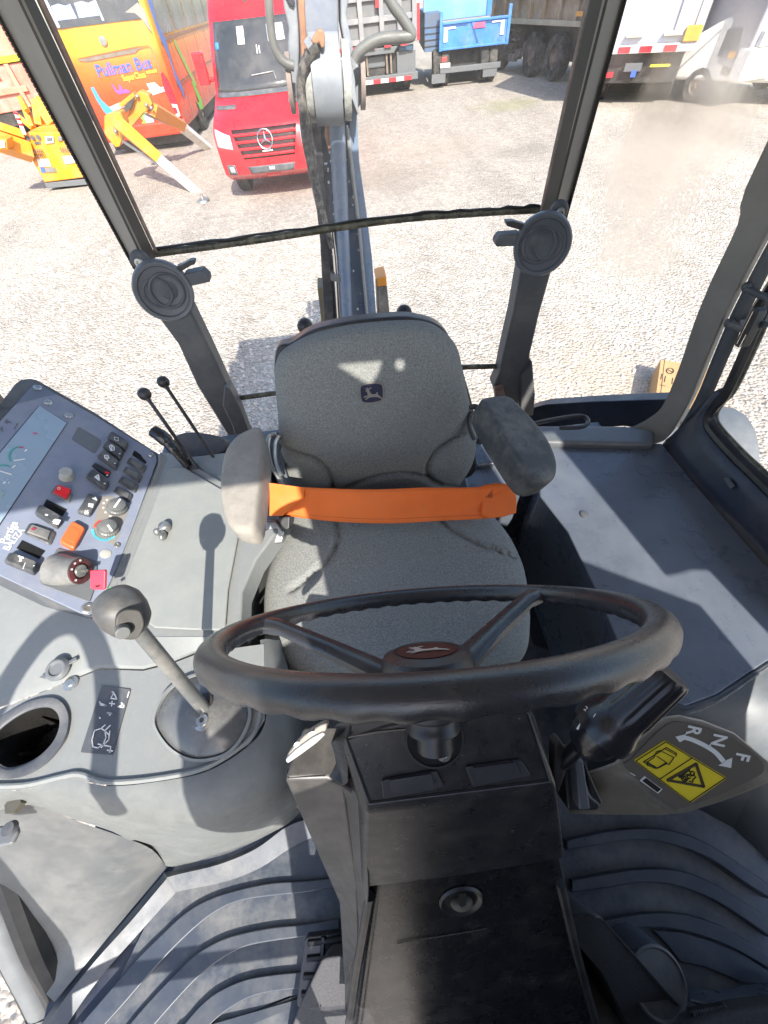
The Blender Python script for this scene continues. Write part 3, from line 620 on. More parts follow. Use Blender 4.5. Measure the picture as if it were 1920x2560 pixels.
seat = thing('operator_seat', 'grey woven fabric operator seat with two armrests facing the steering wheel', 'seat', (0,.5,-1.28))
BN = V((0,-.985,.17)).normalized(); BP = Pl((0,.715,-.80), BN)
ol = [(732,866),(766,848),(808,834),(884,818),(977,809),(1040,808),(1083,817),(1115,838),(1143,870),(1158,930),(1170,990),(1188,1060),(1189,1130),(1165,1185),(1120,1222),(960,1240),(800,1236),(740,1222),(708,1190),(700,1140),(697,1060),(687,944),(696,893)]
g1 = [BP(*p) for p in [(1165,1072),(1130,1078),(1090,1100),(1066,1135),(1064,1165),(1085,1190),(1130,1206)]]
g2 = [BP(*p) for p in [(705,1112),(760,1118),(800,1135),(825,1165),(833,1200),(830,1230)]]
g3 = [BP(*p) for p in [(836,1222),(880,1192),(940,1170),(1000,1162),(1050,1170),(1090,1192)]]
bk = ob('backrest', pillow([BP(*p) for p in ol], BN, .045, .06, 6, ((g1,.018,.0055),(g2,.018,.0055),(g3,.014,.006))), M_seat, seat, ang=80)
sh = [BP(u, v, -.02) for u, v in [(724,868),(764,842),(808,826),(884,811),(977,802),(1040,803),(1108,826),(1146,885),(1170,960),(1195,1060),(1197,1140),(1150,1215),(740,1225),(700,1170),(690,1000),(682,940),(690,880)]]
ob('seat_shell', M().prism(cat(sh, 5, True), BN*-.045), M_black, seat, .008)
CP = Pl((0,.45,-.795), (0,-.10,1)); CN = CP.n
ol = [(735,1245),(960,1232),(1190,1240),(1232,1290),(1275,1345),(1306,1410),(1320,1480),(1325,1560),(1310,1640),(1240,1690),(1100,1700),(960,1705),(820,1700),(720,1680),(668,1620),(660,1540),(663,1470),(680,1400),(712,1330)]
def CPo(u, v, h=0): return CP(u, v, h)
g1 = [CPo(*p) for p in [(838,1290),(852,1330),(850,1375),(825,1420),(780,1462),(740,1490)]]
g2 = [CPo(*p) for p in [(1090,1300),(1110,1332),(1150,1360),(1210,1385),(1290,1405)]]
g3 = [CPo(*p) for p in [(800,1262),(960,1250),(1130,1262)]]
ob('cushion', pillow([CPo(*p) for p in ol], CN, .05, .085, 5, ((g1,.014,.0055),(g2,.014,.0055),(g3,.006,.02)), dish=.12), M_seat, seat, ang=80)
ob('seat_base', M().bb(-.17,.19,.26,.66,-1.27,-.86), M_vinyl, seat, .02)
ob('suspension_cover', M().bb(-.2,.22,.22,.70,-1.0,-.86), M_black, seat, .02)
# emblem on the backrest
EP = Pl(BP.p+BN*.0465, BN)
def EC(x, y): return (700+x*.3617, 700+y*.3617)
er = [EC(*p) for p in [(548,750),(553,728),(580,716),(630,706),(685,708),(712,716),(719,760),(717,815),(710,832),(680,842),(630,852),(580,852),(560,842),(550,800)]]
em = ob('emblem', M().prism(rnd_poly([EP(u, v) for u, v in er], .3, 3), BN*.001), mat('emblem_tan', (.25,.22,.19), None, 10, .6), bk)
cx_ = sum(p[0] for p in er)/len(er); cy_ = sum(p[1] for p in er)/len(er)
ob('emblem_field', M().prism(rnd_poly([EP(cx_+(u-cx_)*.9, cy_+(v-cy_)*.89, .0012) for u, v in er], .3, 3), BN*.0006), mat('emblem_navy', (.018,.02,.05), None, 10, .7), em)
ob('emblem_deer', M().prism([EP(*EC(*p), .002) for p in DEER], BN*.0006), MATS['emblem_tan'], em)
# armrests
def armrest(ol, z, th, mt, lean=0, n=(0,0,1)):
    A = Pl((0,0,z), n); A.p = V((0,0,z)) if n == (0,0,1) else A.p
    m = pillow([A(*p) for p in ol], A.n, .011, th, 12, K=18, N=110); return ob('armrest', m, mt, seat, ang=60)
armrest([(650,1070),(620,1078),(592,1096),(566,1132),(553,1203),(556,1270),(572,1314),(600,1330),(628,1330),(640,1308),(650,1240),(658,1170),(662,1110)], -.575, .055, M_arm)
RA = Pl((.33,.55,-.56), (.28,-.18,1))
m = pillow([RA(*p) for p in [(1206,998),(1262,992),(1296,1020),(1335,1062),(1368,1108),(1388,1160),(1386,1192),(1366,1210),(1332,1208),(1304,1180),(1268,1126),(1228,1062),(1206,1020)]], RA.n, .011, .055, 12, K=18, N=110); ob('armrest', m, M_arm2, seat, ang=60)
for (pp, dd) in (([(692,1086),(676,1092),(672,1120),(680,1160),(700,1196),(712,1218)], .93), ([(700,1090),(690,1110),(690,1150),(705,1190)], .93), ([(1172,1020),(1190,1018),(1202,1045),(1206,1080),(1196,1110)], .93), ([(1180,1030),(1172,1060),(1186,1100)], .93)):
    ob('armrest_hinge', M().tube(cat([D(u, v, dd) for u, v in pp], 5), .0075, 10, flatx=.6), M_steel if pp[0][0] < 1000 else M_black, seat)
ob('hinge_plate', M().prism([D(u, v, .97) for u, v in [(672,1080),(698,1082),(706,1140),(724,1215),(700,1225),(680,1170)]], fw*.01), M_bezel, seat, .002)
# seat belt, one broad orange strap across the cushion
def BB(x, y): return (500+x*.5425, 700+y*.5425)
tp = [BB(330,935),BB(400,948),BB(470,955),BB(600,961),BB(740,965),BB(880,963),BB(1000,957),BB(1120,957),BB(1220,957),BB(1290,953),BB(1320,945),BB(1370,940),BB(1440,946)]
bt = [BB(322,1085),BB(400,1086),BB(470,1095),BB(600,1110),BB(740,1119),BB(880,1121),BB(1000,1116),BB(1120,1109),BB(1220,1105),BB(1290,1101),BB(1330,1097),BB(1390,1090),BB(1456,1072)]
tp = cat([V((*p, 0)) for p in tp], 4); bt = cat([V((*p, 0)) for p in bt], 4)
rows = []
for j in range(9):
    t = j/8; row = []
    for i, (a, b) in enumerate(zip(tp, bt)):
        p = a.lerp(b, t); s_ = i/(len(tp)-1); d = .85+.03*t-.02*math.sin(math.pi*s_)+.0035*math.sin(t*7+s_*5)+.004*noise.noise(V((s_*9,t*1.5,0)))
        row.append(D(p.x, p.y, d))
    rows.append(row)
m = M(); m.loft(rows, closed=False); bl_ = ob('seat_belt', m, M_belt, seat, ang=80); x = bl_.modifiers.new('s','SOLIDIFY'); x.thickness = .003; x.offset = 0
BLp = pl3(D(1230,1210,.845), D(1290,1212,.845), D(1260,1290,.872))
for j_ in (1, 7):
    m = M().tube([q-fw*.0016 for q in rows[j_][3:-3]], .0007, 5); ob('seam', m, M_belt2 if j_ == 1 else mat('seam_dark', (.5,.1,.02), None, 30, .8), bl_)
def BBs(l): return [BB(*p) for p in l]
stt = [BBs([(1302,955),(1306,1098)])]+[BBs([(1298+ (8 if k%2 else 0), 960+k*11),(1298+(0 if k%2 else 8), 971+k*11)]) for k in range(12)]+[BBs([(x_, 955),(x_, 1075)]) for x_ in (1318,1326,1334,1342)]
ob('stitching', strokes(stt, BLp, .006, .0006), flat('stitch_dark', (.12,.03,.02), .8), bl_)
fl = [D(*BB(x_, y_), .838) for x_, y_ in [(318,935),(400,946),(478,956),(478,1005),(425,1040),(380,1086),(318,1086)]]
ob('belt_overlap', M().prism(fl, fw*.004), M_belt2, bl_)
rt = M(); rt.prism([D(*BB(x_, y_), .85) for x_, y_ in [(1300,945),(1370,934),(1446,942),(1462,1010),(1460,1072),(1400,1092),(1330,1100),(1300,1085)]], fw*.012); ob('belt_end', rt, M_belt, bl_, .004)
ob('buckle', M().prism([D(u, v, .87) for u, v in [(662,1300),(690,1300),(712,1330),(706,1358),(668,1364),(660,1340)]], fw*.03), M_steel, seat, .006)
ob('buckle_latch', M().prism([D(u, v, .86) for u, v in [(694,1290),(726,1290),(724,1322),(704,1330)]], fw*.03), M_black, seat, .004)

# ================================================================== STEERING WHEEL
WC = V((.0265,.143,-.3857)); t_, q_ = 1.0266, .0376
WN = V((math.sin(q_), math.cos(q_)*math.sin(t_), math.cos(q_)*math.cos(t_))).normalized()
WA = V((1,0,0)).cross(WN).normalized(); WB = WN.cross(WA)
sw = thing('steering_wheel', 'black three spoke steering wheel with finger grips under the rim', 'steering wheel', WC)
def wp(a, r, h=0): return WC+(WA*math.cos(a)+WB*math.sin(a))*r+WN*h
N_, rings = 288, []
for k in range(N_):
    a = 2*math.pi*k/N_; ring = []
    for j in range(20):
        b = 2*math.pi*j/20; rr = .0112; rx = rr*1.12*math.cos(b); rz = rr*math.sin(b)
        if math.sin(b) < -.1: rz -= .0019*(.5+.5*math.cos(a*46))*min(1, -math.sin(b)*1.5)
        ring.append(wp(a, .1985+rx, rz))
    rings.append(ring)
rings.append(rings[0]); m = M(); m.loft(rings, True, False, False); ob('rim', m, M_wheel, sw, ang=80)
def wang(u, v):
    Pw = Pl(WC, WN); p = Pw(u, v)-WC; return math.atan2(p.dot(WB), p.dot(WA))
def proj(q): f = q.dot(fw); return 960+q.dot(xi)/f*F, 1280-q.dot(yi)/f*F
def rima(u, far):
    c_ = [(abs(proj(wp(2*math.pi*k/720, .1985))[0]-u), 2*math.pi*k/720) for k in range(720) if (wp(2*math.pi*k/720, .1)-WC).dot(fw)*far > 0]; return min(c_)[1]
for a in (rima(655, 1), rima(1345, 1), rima(1010, -1)):
    m = M(); rg = []
    for r_, wd, h, th in ((.188,.015,-.002,.009),(.172,.014,-.005,.0085),(.168,.0125,-.006,.0075),(.11,.014,-.028,.009),(.06,.017,-.048,.010),(.03,.018,-.060,.010)):
        c_ = wp(a, r_, h); tn = (-WA*math.sin(a)+WB*math.cos(a))
        rg.append([c_+tn*(x_*wd)+WN*(z_*th) for x_, z_ in ((-1,0),(-.8,.7),(-.3,1),(.3,1),(.8,.7),(1,0),(.8,-.8),(0,-1),(-.8,-.8))])
    m.loft(rg); ob('spoke', m, M_wheel, sw, ang=50)
hub = ob('hub', M().lathe([(.001,-.028),(.040,-.028),(.044,-.020),(.0445,-.010),(.047,-.009),(.047,.010),(.044,.017),(.034,.021),(.031,.0195),(.001,.0195)], WC+WN*-.050, WN, 48), M_blacktex, sw)
EH = Pl(WC+WN*.0160, WN)
ob('hub_disc', M().lathe([(.001,.0),(.029,.0),(.029,.0012),(.001,.0012)], WC+WN*-.0305, WN, 40), mat('hub_maroon', (.06,.018,.015), None, 30, .35), hub)
ua = wp(0, 1)-WC
hd = []
for (x_, y_) in DEER:
    a, b = (x_-640)/130*.040, -(y_-782)/130*.034
    hd.append(WC+WN*.0172+WB*(-a)*-1*1 + WA*b) 
# orient the deer: right = world +x, up = away from the camera
ex_ = (V((1,0,0))-WN*WN.x).normalized(); ey_ = WN.cross(ex_)
hd = [WC+WN*-.0288+ex_*((x_-640)/130*.042)+ey_*(-(y_-782)/130*.034) for x_, y_ in DEER]
ob('hub_emblem', M().prism(hd, WN*.0008), mat('emblem_pale', (.4,.34,.3), None, 30, .5), hub)
ob('hub_neck', M().lathe([(.030,.012),(.037,.002),(.0365,-.006),(.029,-.011),(.0255,-.013),(.0255,-.020),(.0262,-.021),(.0262,-.026),(.018,-.027),(.018,-.045)], WC-WN*.080, WN, 48), M_black, sw)

# ================================================================== STEERING COLUMN
col_ = thing('steering_column', 'black plastic steering column tower with two blanked switch covers on top', 'steering column', (.05,-.2,-1.28))
HP = pl3(Z(926,2006,-.492), Z(1371,1950,-.492), D(1092,1800,.395))
def B1(x, y): return (400+x*.9162, 1400+y*.9162)
def B2(x, y): return (680+x*.2532, 1750+y*.2532)
def B3(x, y): return (700+x*.7354, 1750+y*.7354)
h0 = [(867,1846),(1090,1780+8),(1316,1785),(1371,1950),(926,2006)]      # top plate outline
headtop = [HP(*p) for p in [(867,1846),(960,1822),(1170,1768),(1300,1762),(1318,1786),(1371,1950),(1150,1978),(926,2006)]]
rim_ = [HP(*p, .0015) for p in [(858,1845),(955,1815),(1170,1760),(1306,1752),(1330,1782),(1388,1958),(1152,1990),(916,2018)]]
sh1 = [HP(*p, -.004) for p in [(850,1850),(950,1810),(1170,1754),(1312,1746),(1338,1784),(1400,1966),(1152,2006),(908,2034)]]
FFp = pl3(HP(1400,1966,-.006), HP(908,2034,-.006), Y(1160,2188,-.088))
fr2 = [FFp(1404,1998), FFp(1150,2034), FFp(908,2062)]
fr3 = [FFp(1413,2148), FFp(1160,2190), FFp(906,2222)]
bk2 = [V((q.x*1.05-.001, q.y+.004, q.z-.02)) for q in sh1[:5]]; bk2[0] = V((fr2[2].x-.006, bk2[0].y, bk2[0].z)); bk2[4] = V((fr2[0].x+.006, bk2[4].y, bk2[4].z))
bk3 = [V((fr3[2].x-.008, .03, fr3[2].z)), V((-.03,.05,fr3[1].z)), V((.08,.05,fr3[1].z)), V((.15,.05,fr3[0].z)), V((fr3[0].x+.008, .03, fr3[0].z))]
top8 = [HP(*p, -.0008) for p in [(852,1847),(952,1812),(1170,1757),(1309,1749),(1334,1783),(1396,1968),(1152,2004),(910,2032)]]
bk3[0].x -= .004; m = M(); m.loft([top8, bk3+fr3]); head = ob('head_cover', m, M_blacktex, col_, .0085, 4, ang=60)
ob('panel_groove', strokes([[(867,1846),(926,2006),(1150,1978),(1371,1950),(1318,1786)]], HP, -.0006, .0009), M_hole, head)
ob('panel_lip', strokes([[(863,1848),(922,2011),(1150,1983),(1376,1955),(1322,1784)]], HP, -.0004, .0005), M_bezel, head)
# pedestal below the head, wider towards the floor
pf = [[(935,2180),(1392,2104)], [(870,2700),(1520,2680)]]
rg = []
PF = pl3(Z(*pf[0][0], -.69), Z(*pf[0][1], -.69), Z(1195, 2690, -1.22))
for k, (l, r_) in enumerate(pf):
    a, b = PF(*l), PF(*r_)
    dep = (.11,.24)[k]; e = .008
    rg.append([a+V((0,e,0)), a+V((e,0,0)), a.lerp(b,.5), b+V((-e,0,0)), b+V((0,e,0)), b+V((.004,dep,0)), a+V((-.004,dep,0))])
m = M(); m.loft(rg); ped = ob('pedestal', m, mat('pedestal_plastic', (.013,.013,.016), (.011,.011,.013), 12, .26, bump=.2, bsc=500, dust=.06, dsc=16, thr=(.5,.7), spec=.45, speck=.25), col_, .006, 3, ang=50)
m = M().tube([PF(*p, .004) for p in [(925,2230),(895,2400),(872,2560),(866,2640)]], .007, 8); m.tube([PF(*p, .003) for p in [(1398,2200),(1440,2380),(1490,2560)]], .007, 8); ob('edge_rib', m, M_black, col_)
m = M(); c_ = PF(1152,2248, .0015); m.lathe([(.031,0),(.029,.0035),(.025,.0018),(.022,.0)], c_, PF.n, 40); ob('recess_ring', m, M_black, ped)
ob('recess', M().lathe([(.001,0),(.022,0),(.022,.0008),(.001,.0008)], c_, PF.n, 40), M_blacktex, ped)
ob('bolt_knob', M().ball(c_+PF.n*.002, .0155, sq=(1,.6,1.2)), mat('dusty_knob', (.11,.095,.075), None, 40, .7), ped)
ob('bolt_slot', M().prism([PF(*p, .013) for p in [(1141,2200),(1158,2200),(1158,2228),(1148,2234),(1141,2228)]], PF.n*.002), M_hole, ped)
ob('scuff', strokes([[B3(400,822),B3(440,815),B3(480,808),B3(540,800),B3(600,790),B3(660,780),B3(700,772)]], PF, .0012, .0012), mat('scuff_grey', (.06,.058,.055), (.02,.02,.02), 120, .8), ped)
m = M(); rr_ = random.Random(9)
# switch blanks
mat('cover_black', (.045,.045,.052), None, 20, .3, spec=.6)
def blank(q0, q1, parent=head):
    ob('switch_cover', M().prism(rnd_poly([HP(*p, .0) for p in q0], .12, 3), HP.n*.0032), MATS['cover_black'], parent, .0014)
    ob('cover_panel', M().prism(rnd_poly([HP(*p, .0030) for p in q1], .08, 3), HP.n*.0022), MATS['cover_black'], parent, .0012)
blank([B3(345,268),B3(530,236),B3(556,290),B3(352,328)], [B3(372,262),B3(512,240),B3(524,278),B3(380,300)])
blank([B3(628,222),B3(812,198),B3(850,250),B3(655,288)], [B3(652,220),B3(792,202),B3(812,240),B3(668,262)])
m = M(); c_ = HP(*B3(557,184), .0005); m.lathe([(.001,0),(.0075,0),(.0072,.0012),(.0045,.0015),(.004,.0035),(.002,.004),(.001,.003)], c_, HP.n, 24); ob('screw', m, M_screw, head)
ob('neck_collar', M().lathe([(.0305,0),(.030,.0025),(.028,.0025),(.028,.0)], HP(1086,1846,.0), HP.n, 32), M_black, head)
ob('panel_seam', strokes([[(872,1842),(950,1828),(1040,1820)]], HP, .0006, .0006), M_brown, head)
# left shoulder with the rocker switch
Lw = []
wing_top = [D(*B2(130,700),.43), D(*B2(210,640),.44), D(*B2(420,480),.45), D(*B2(560,395),.455), D(*B2(600,290),.47), D(*B2(770,215),.48), D(*B2(745,385),.41), D(*B2(700,800),.42), D(*B2(545,765),.425), D(*B2(125,790),.415)]
m = M()
A_ = [D(*B2(130,700),.43), D(*B2(560,395),.45), D(*B2(545,765),.425), D(*B2(125,785),.42)]
m.prism(A_, V((0,.02,-.03)))
ob('shoulder_cover', m, M_blacktex, col_, .003)
m = M().prism([D(*B2(560,395),.45), D(*B2(745,385),.415), D(*B2(760,820),.42), D(*B2(710,860),.425), D(*B2(545,765),.425)], V((0,.02,-.04))); ob('shoulder_cover', m, M_blacktex, col_, .003)
m = M().prism([D(*B2(590,290),.49), D(*B2(1000,170),.50), D(*B2(1250,190),.49), D(*B2(1300,320),.46), D(*B2(745,385),.43), D(*B2(565,392),.45)], V((0,.01,-.03))); ob('shoulder_cover', m, M_brown, col_, .003)
sd = [D(*p, d) for p, d in (((708,1950),.42),((818,1944),.425),((862,1966),.43),((895,2215),.52),((905,2560),.80),((866,2560),.84),((846,2256),.60))]
m = M().prism(sd, V((.02,.05,-.0))); ob('side_cover', m, mat('side_plastic', (.05,.047,.045), (.044,.042,.04), 15, .38, dust=.06, dsc=26), col_, .005)
m = M().prism([D(u, v, d) for u, v, d in [(845,1960,.43),(885,1990,.43),(915,2005,.42),(925,2225,.49),(915,2400,.62),(905,2560,.78),(880,2560,.80),(890,2300,.58),(862,2000,.44)]], V((0,.04,0))); ob('side_cover', m, MATS['side_plastic'], col_, .005)
rk = [D(*B2(x_, y_), .402) for x_, y_ in [(545,225),(535,300),(440,400),(250,560),(150,634),(126,600),(160,520),(240,420),(320,345),(400,290),(480,245)]]
mat('rocker_pale', (.45,.45,.44), (.38,.38,.38), 40, .5)
rs_ = ob('rocker_switch', M().prism(rk, (.0,.006,-.012)), M_pill, col_, .003)
ob('rocker_face', M().prism([D(*B2(x_, y_), .3995) for x_, y_ in [(500,318),(528,345),(440,430),(290,540),(152,634),(128,600),(150,570),(230,490),(300,440),(400,370)]], (0,.002,-.003)), MATS['rocker_pale'], rs_, .002)
RPl = pl3(D(*B2(540,225),.4005), D(*B2(240,420),.4005), D(*B2(420,420),.4005))
for (x_, y_, a, b) in ((395,318,34,20), (250,425,30,24)):
    ob('pictogram', M().prism([RPl(*B2(x_+a*math.cos(t), y_+b*math.sin(t)-a*.35*math.cos(t)), .002) for t in [k*.52 for k in range(12)]], RPl.n*.0006), M_wht, rs_)
    ob('pictogram', M().prism([RPl(*B2(x_+a*.55*math.cos(t), y_+b*.55*math.sin(t)-a*.2*math.cos(t)), .0028) for t in [k*.52 for k in range(12)]], RPl.n*.0006), M_pill, rs_)

# ================================================================== SHUTTLE LEVER AND ITS PLATE
lv = thing('shuttle_lever', 'black ribbed twist grip lever on the right of the steering column', 'lever', D(1400,1915,.43))
b0, b1 = D(1494,1832,.405), D(1671,1678,.375)
ax = (b1-b0).normalized()
L = (b1-b0).length
def fl_r(h): return 0
n2 = 72; rings = []
prof = [(.0015,-.034),(.010,-.027),(.017,-.022),(.0215,-.012),(.0235,0),(.0235,.002),(.029,.003),(.0295,.012),(.0285,.019),(.0255,.027),(.0245,.034),(.0245,.044),(.022,L-.012),(.0215,L-.004),(.0195,L),(.001,L+.001)]
u_ = ax.cross(V((0,0,1))).normalized(); w_ = ax.cross(u_)
for r_, h in prof:
    ring = []
    for k in range(n2):
        a = 2*math.pi*k/n2; rr = r_
        if .04 < h < L-.003: rr -= .0018*max(0, math.cos(a*14))**2
        ring.append(b0+ax*h+(u_*math.cos(a)+w_*math.sin(a))*rr)
    rings.append(ring)
m = M(); m.loft(rings[:5]); ob('ball_boot', m, M_gloss, lv, ang=60)
m = M(); m.loft(rings[4:]); gp_ = ob('grip', m, M_gloss, lv, ang=60)
ob('stalk', M().tube([D(1392,1905,.44), D(1415,1898,.435), D(1450,1860,.415)], [.010,.0085,.008], 14), M_gloss, lv)
ob('stalk_collar', M().prism([D(u, v, .43) for u, v in [(1385,1865),(1400,1848),(1412,1868),(1420,1910),(1412,1945),(1396,1990),(1384,1970)]], V((0,.01,-.012))), M_black, lv, .003)
def gtext(ch, u, v, d, size):
    p = D(u, v, d); n_ = (-ray(u, v)).normalized(); text('numeral', ch, M_wht, gp_, p, D(u+18, v+14, d)-p, n_, size)
gtext('2', 1464, 1772, .372, .0075); gtext('1', 1486, 1789, .372, .0075)
p = D(1446,1818,.372); ob('pointer_mark', M().prism([D(1440,1822,.377), D(1450,1808,.377), D(1446,1824,.377)], -fw*.0005), M_wht, lv)
# bracket and plate
pt = thing('gear_position_plate', 'brown metal plate with a yellow warning label and the letters R N F', 'sign', D(1500,1990,.47))
PA, PB_, PC = D(1538,1910,.455), D(1679,2036,.455), D(1860,1860,.43)
PP_ = pl3(PA, PB_, PC)
def G5(x, y): return (1400+x*.3134, 1600+y*.3134)
plo = [G5(*p) for p in [(440,990),(600,830),(700,740),(780,665),(850,622),(960,608),(1150,650),(1400,750),(1659,965),(1760,1060),(1659,1145),(1300,1290),(1000,1385),(900,1392),(880,1390)]]
plate = ob('plate', M().prism([PP_(u, v) for u, v in plo], -PP_.n*.0035), M_plate, pt, .0015)
FLp = pl3(PA, PB_, D(1425,1960,.49))
ob('flange', M().prism([FLp(*p) for p in [G5(440,990),G5(885,1393),G5(800,1402),G5(70,1392),G5(60,1100),G5(220,1068),G5(330,1030)]], -FLp.n*.0035), M_plate, pt, .0015)
dc = [G5(*p) for p in [(520,1010),(560,950),(700,800),(830,680),(890,652),(960,648),(1200,705),(1450,830),(1600,960),(1620,1010),(1610,1050),(1550,1090),(1300,1215),(1000,1325),(930,1338),(880,1325)]]
dcl = ob('decal', M().prism(cat([PP_(u, v, .0008) for u, v in dc], 3, True), PP_.n*.0005), M_brown, plate)
yl = [G5(*p) for p in [(830,790),(1325,1090),(1030,1290),(580,950)]]
ob('warning_label', M().prism(rnd_poly([PP_(u, v, .0015) for u, v in yl], .06, 3), PP_.n*.0005), M_yel, plate)
M_ink = flat('ink_black', (.015,.014,.012), .6)
def ins(pl_, k): 
    cx, cy = sum(p[0] for p in pl_)/len(pl_), sum(p[1] for p in pl_)/len(pl_); return [(cx+(p[0]-cx)*k, cy+(p[1]-cy)*k) for p in pl_]
yi_ = ins(yl, .955); lw = .0004
st_ = [yi_+[yi_[0]], [G5(1040,930),G5(790,1095)]]
bk1 = [[(790,870),(900,925),(860,980),(840,975),(770,1010),(690,960),(740,925),(760,880),(790,870)],[(765,915),(845,968)],[(690,960),(685,985),(760,1012),(840,965)],[(840,845),(920,892),(915,915)],[(840,845),(770,890),(655,960),(745,1010)],[(833,858),(910,900)],[(670,955),(750,1002)]]
ob('label_print', strokes(st_+[[G5(*p) for p in l] for l in bk1], PP_, .0022, lw), M_ink, plate)
tri = [(1075,975),(1135,1155),(850,1105)]
ob('warning_triangle', strokes([[G5(*p) for p in tri+tri[:1]]], PP_, .0022, .0016), mat('ink_brown', (.06,.04,.02), None, 10, .6), plate)
tk = [[(985+26*math.cos(a), 1088+26*math.sin(a)) for a in [k*.7 for k in range(10)]],[(985+12*math.cos(a), 1088+12*math.sin(a)) for a in [k*.7 for k in range(10)]],[(1045+16*math.cos(a), 1050+16*math.sin(a)) for a in [k*.7 for k in range(10)]],[(1005,1070),(1020,1058),(1030,1072),(1060,1066),(1072,1080),(1050,1100),(1048,1120),(1020,1112)],[(940,1078),(1025,1022)],[(1010,1020),(1025,1022),(1020,1036)],[(945,1062),(938,1080),(956,1080)],[(1015,1068),(1000,1056)],[(1012,1092),(1030,1086)]]
ob('label_print', strokes([[G5(*p) for p in l] for l in tk], PP_, .0022, .0006), M_ink, plate)
arc = [(960,765),(1040,785),(1110,815),(1180,852),(1240,895),(1300,965)]
c5 = [PP_(*G5(*p), .0015) for p in arc]; c5 = cat(c5, 5)
m = M(); up_, dn_ = [], []
for i, p in enumerate(c5):
    t = (c5[min(i+1, len(c5)-1)]-c5[max(i-1, 0)]).normalized(); s = PP_.n.cross(t)*.0026; up_.append(p+s); dn_.append(p-s)
m.loft([up_, dn_], closed=False)
m.prism([PP_(*G5(*p), .0015) for p in [(912,763),(1000,742),(985,765),(978,790),(948,806)]], PP_.n*.0004)
m.prism([PP_(*G5(*p), .0015) for p in [(1355,1010),(1252,990),(1285,975),(1315,950),(1365,930)]], PP_.n*.0004)
m.prism([PP_(*G5(*p), .0015) for p in [(1172,848),(1188,822),(1197,826),(1184,856)]], PP_.n*.0004)
ob('arrow_print', m, M_wht, plate)
exx = PP_(*G5(1330,1060))-PP_(*G5(830,760))
for ch, x_, y_ in (('R',1055,712),('N',1255,790),('F',1442,922)):
    # letters read with their feet toward the arrow, turned a quarter
    o_ = PP_(*G5(x_, y_), .0015); e = (PP_(*G5(x_-22, y_+62))-PP_(*G5(x_, y_)))
    text('letter', ch, M_wht, plate, o_, e if ch != 'N' else e, PP_.n, .0195, bold=.02)
ob('barcode_label', M().prism([PP_(*G5(*p), .0015) for p in [(668,1076),(810,1180),(775,1214),(630,1112)]], PP_.n*.0004), M_wht, plate)
bc = []; rr_ = random.Random(4)
for k in range(17):
    t = k/16; a = (680+t*112-0, 1090+t*84); b = (a[0]-26, a[1]+22); bc.append([G5(*a), G5(*b)])
ob('barcode', strokes(bc, PP_, .0022, .00055), M_ink, plate)
ob('part_number', strokes([[G5(552,1045),G5(592,1068)]], PP_, .0022, .0004), M_wht, plate)
ob('lever_mount', M().prism([D(u, v, .455) for u, v in [(1408,1905),(1452,1898),(1478,1990),(1505,2012),(1498,2030),(1420,2030)]], V((0,.02,-.03))), M_black, pt, .004)
ob('lever_mount', M().prism([D(u, v, .438) for u, v in [(1438,1897),(1460,1900),(1478,2025),(1450,2028)]], V((0,.01,-.02))), M_bezel, pt, .003)
ob('lever_mount', M().prism([D(u, v, .46) for u, v in [(1460,1900),(1508,2005),(1500,2022),(1478,2025)]], V((0,.01,-.02))), M_black, pt, .003)

# ================================================================== SIDE CONSOLE (left)
con = thing('side_console', 'light grey side console with lidded bin, cup holder and round lever boot', 'console', (-.6,.4,-1.28))
ZL, ZP = -.70, -.722
lid_o = [(422,1174),(470,1170),(700,1300),(640,1400),(572,1480),(567,1579),(478,1577),(384,1572),(372,1560),(321,1453)]
ob('bin_body', M().bb(-.86,-.318,.30,.80,-1.25,-.72), M_console, con, .006)
# top frame around the bin lid
m = M().prism([Z(u, v, ZL-.003) for u, v in [(398,1128),(450,1136),(480,1160),(560,1205),(606,1240),(720,1290),(640,1400),(606,1480),(600,1590),(478,1600),(300,1600),(228,1560),(232,1530)]], (0,0,-.06)); ob('top_frame', m, M_console, con, .006, 3)
ld = ob('storage_lid', M().prism([Z(u, v, ZL) for u, v in [(428,1172),(466,1172),(486,1186),(570,1234),(596,1262),(600,1330),(572,1480),(566,1566),(558,1578),(478,1576),(390,1571),(374,1560),(318,1468),(318,1450),(340,1390),(385,1270),(418,1182)]], (0,0,.006)), M_lid, con, .003, 3)

# wing latch
c_ = Z(416,1322,ZL+.008); m = M(); m.lathe([(.001,0),(.012,0),(.012,.012),(.010,.016),(.001,.017)], c_, (0,0,1), 24); m.ball(c_+V((-.013,-.012,.008)), .008, sq=(1,1,1.3)); m.ball(c_+V((.002,-.024,.008)), .008, sq=(.8,1.5,1.2)); ob('latch', m, M_steel, ld, ang=60)
# housing slope in front of the panel and the lower plateau
bd = [(-90,1815),(0,1768),(110,1727),(250,1670),(358,1673),(430,1655),(500,1628),(640,1590)]
m = M(); top_ = [(-90,1395),(0,1440),(110,1490),(232,1548),(330,1590),(420,1592),(500,1592),(600,1588)]
m.loft([[Z(u, v, -.702) for u, v in top_], [Z(u, v, -.7035).lerp(Z(u2, v2, -.72), .93)+V((0,0,.004)) for (u, v), (u2, v2) in zip(top_, bd)], [Z(u, v, -.722) for u, v in bd], [Z(u, v-3, -.735) for u, v in bd]], closed=False)
ob('front_housing', m, M_console, con)
pc = [(-90,1990),(0,1976),(65,1975),(157,1945),(271,1963),(396,1952),(521,1925),(624,1860),(662,1800),(660,1700),(660,1610),(500,1632),(430,1659),(358,1677),(250,1674),(0,1772),(-90,1819)]
PCT = [Z(u, v, ZP) for u, v in pc]
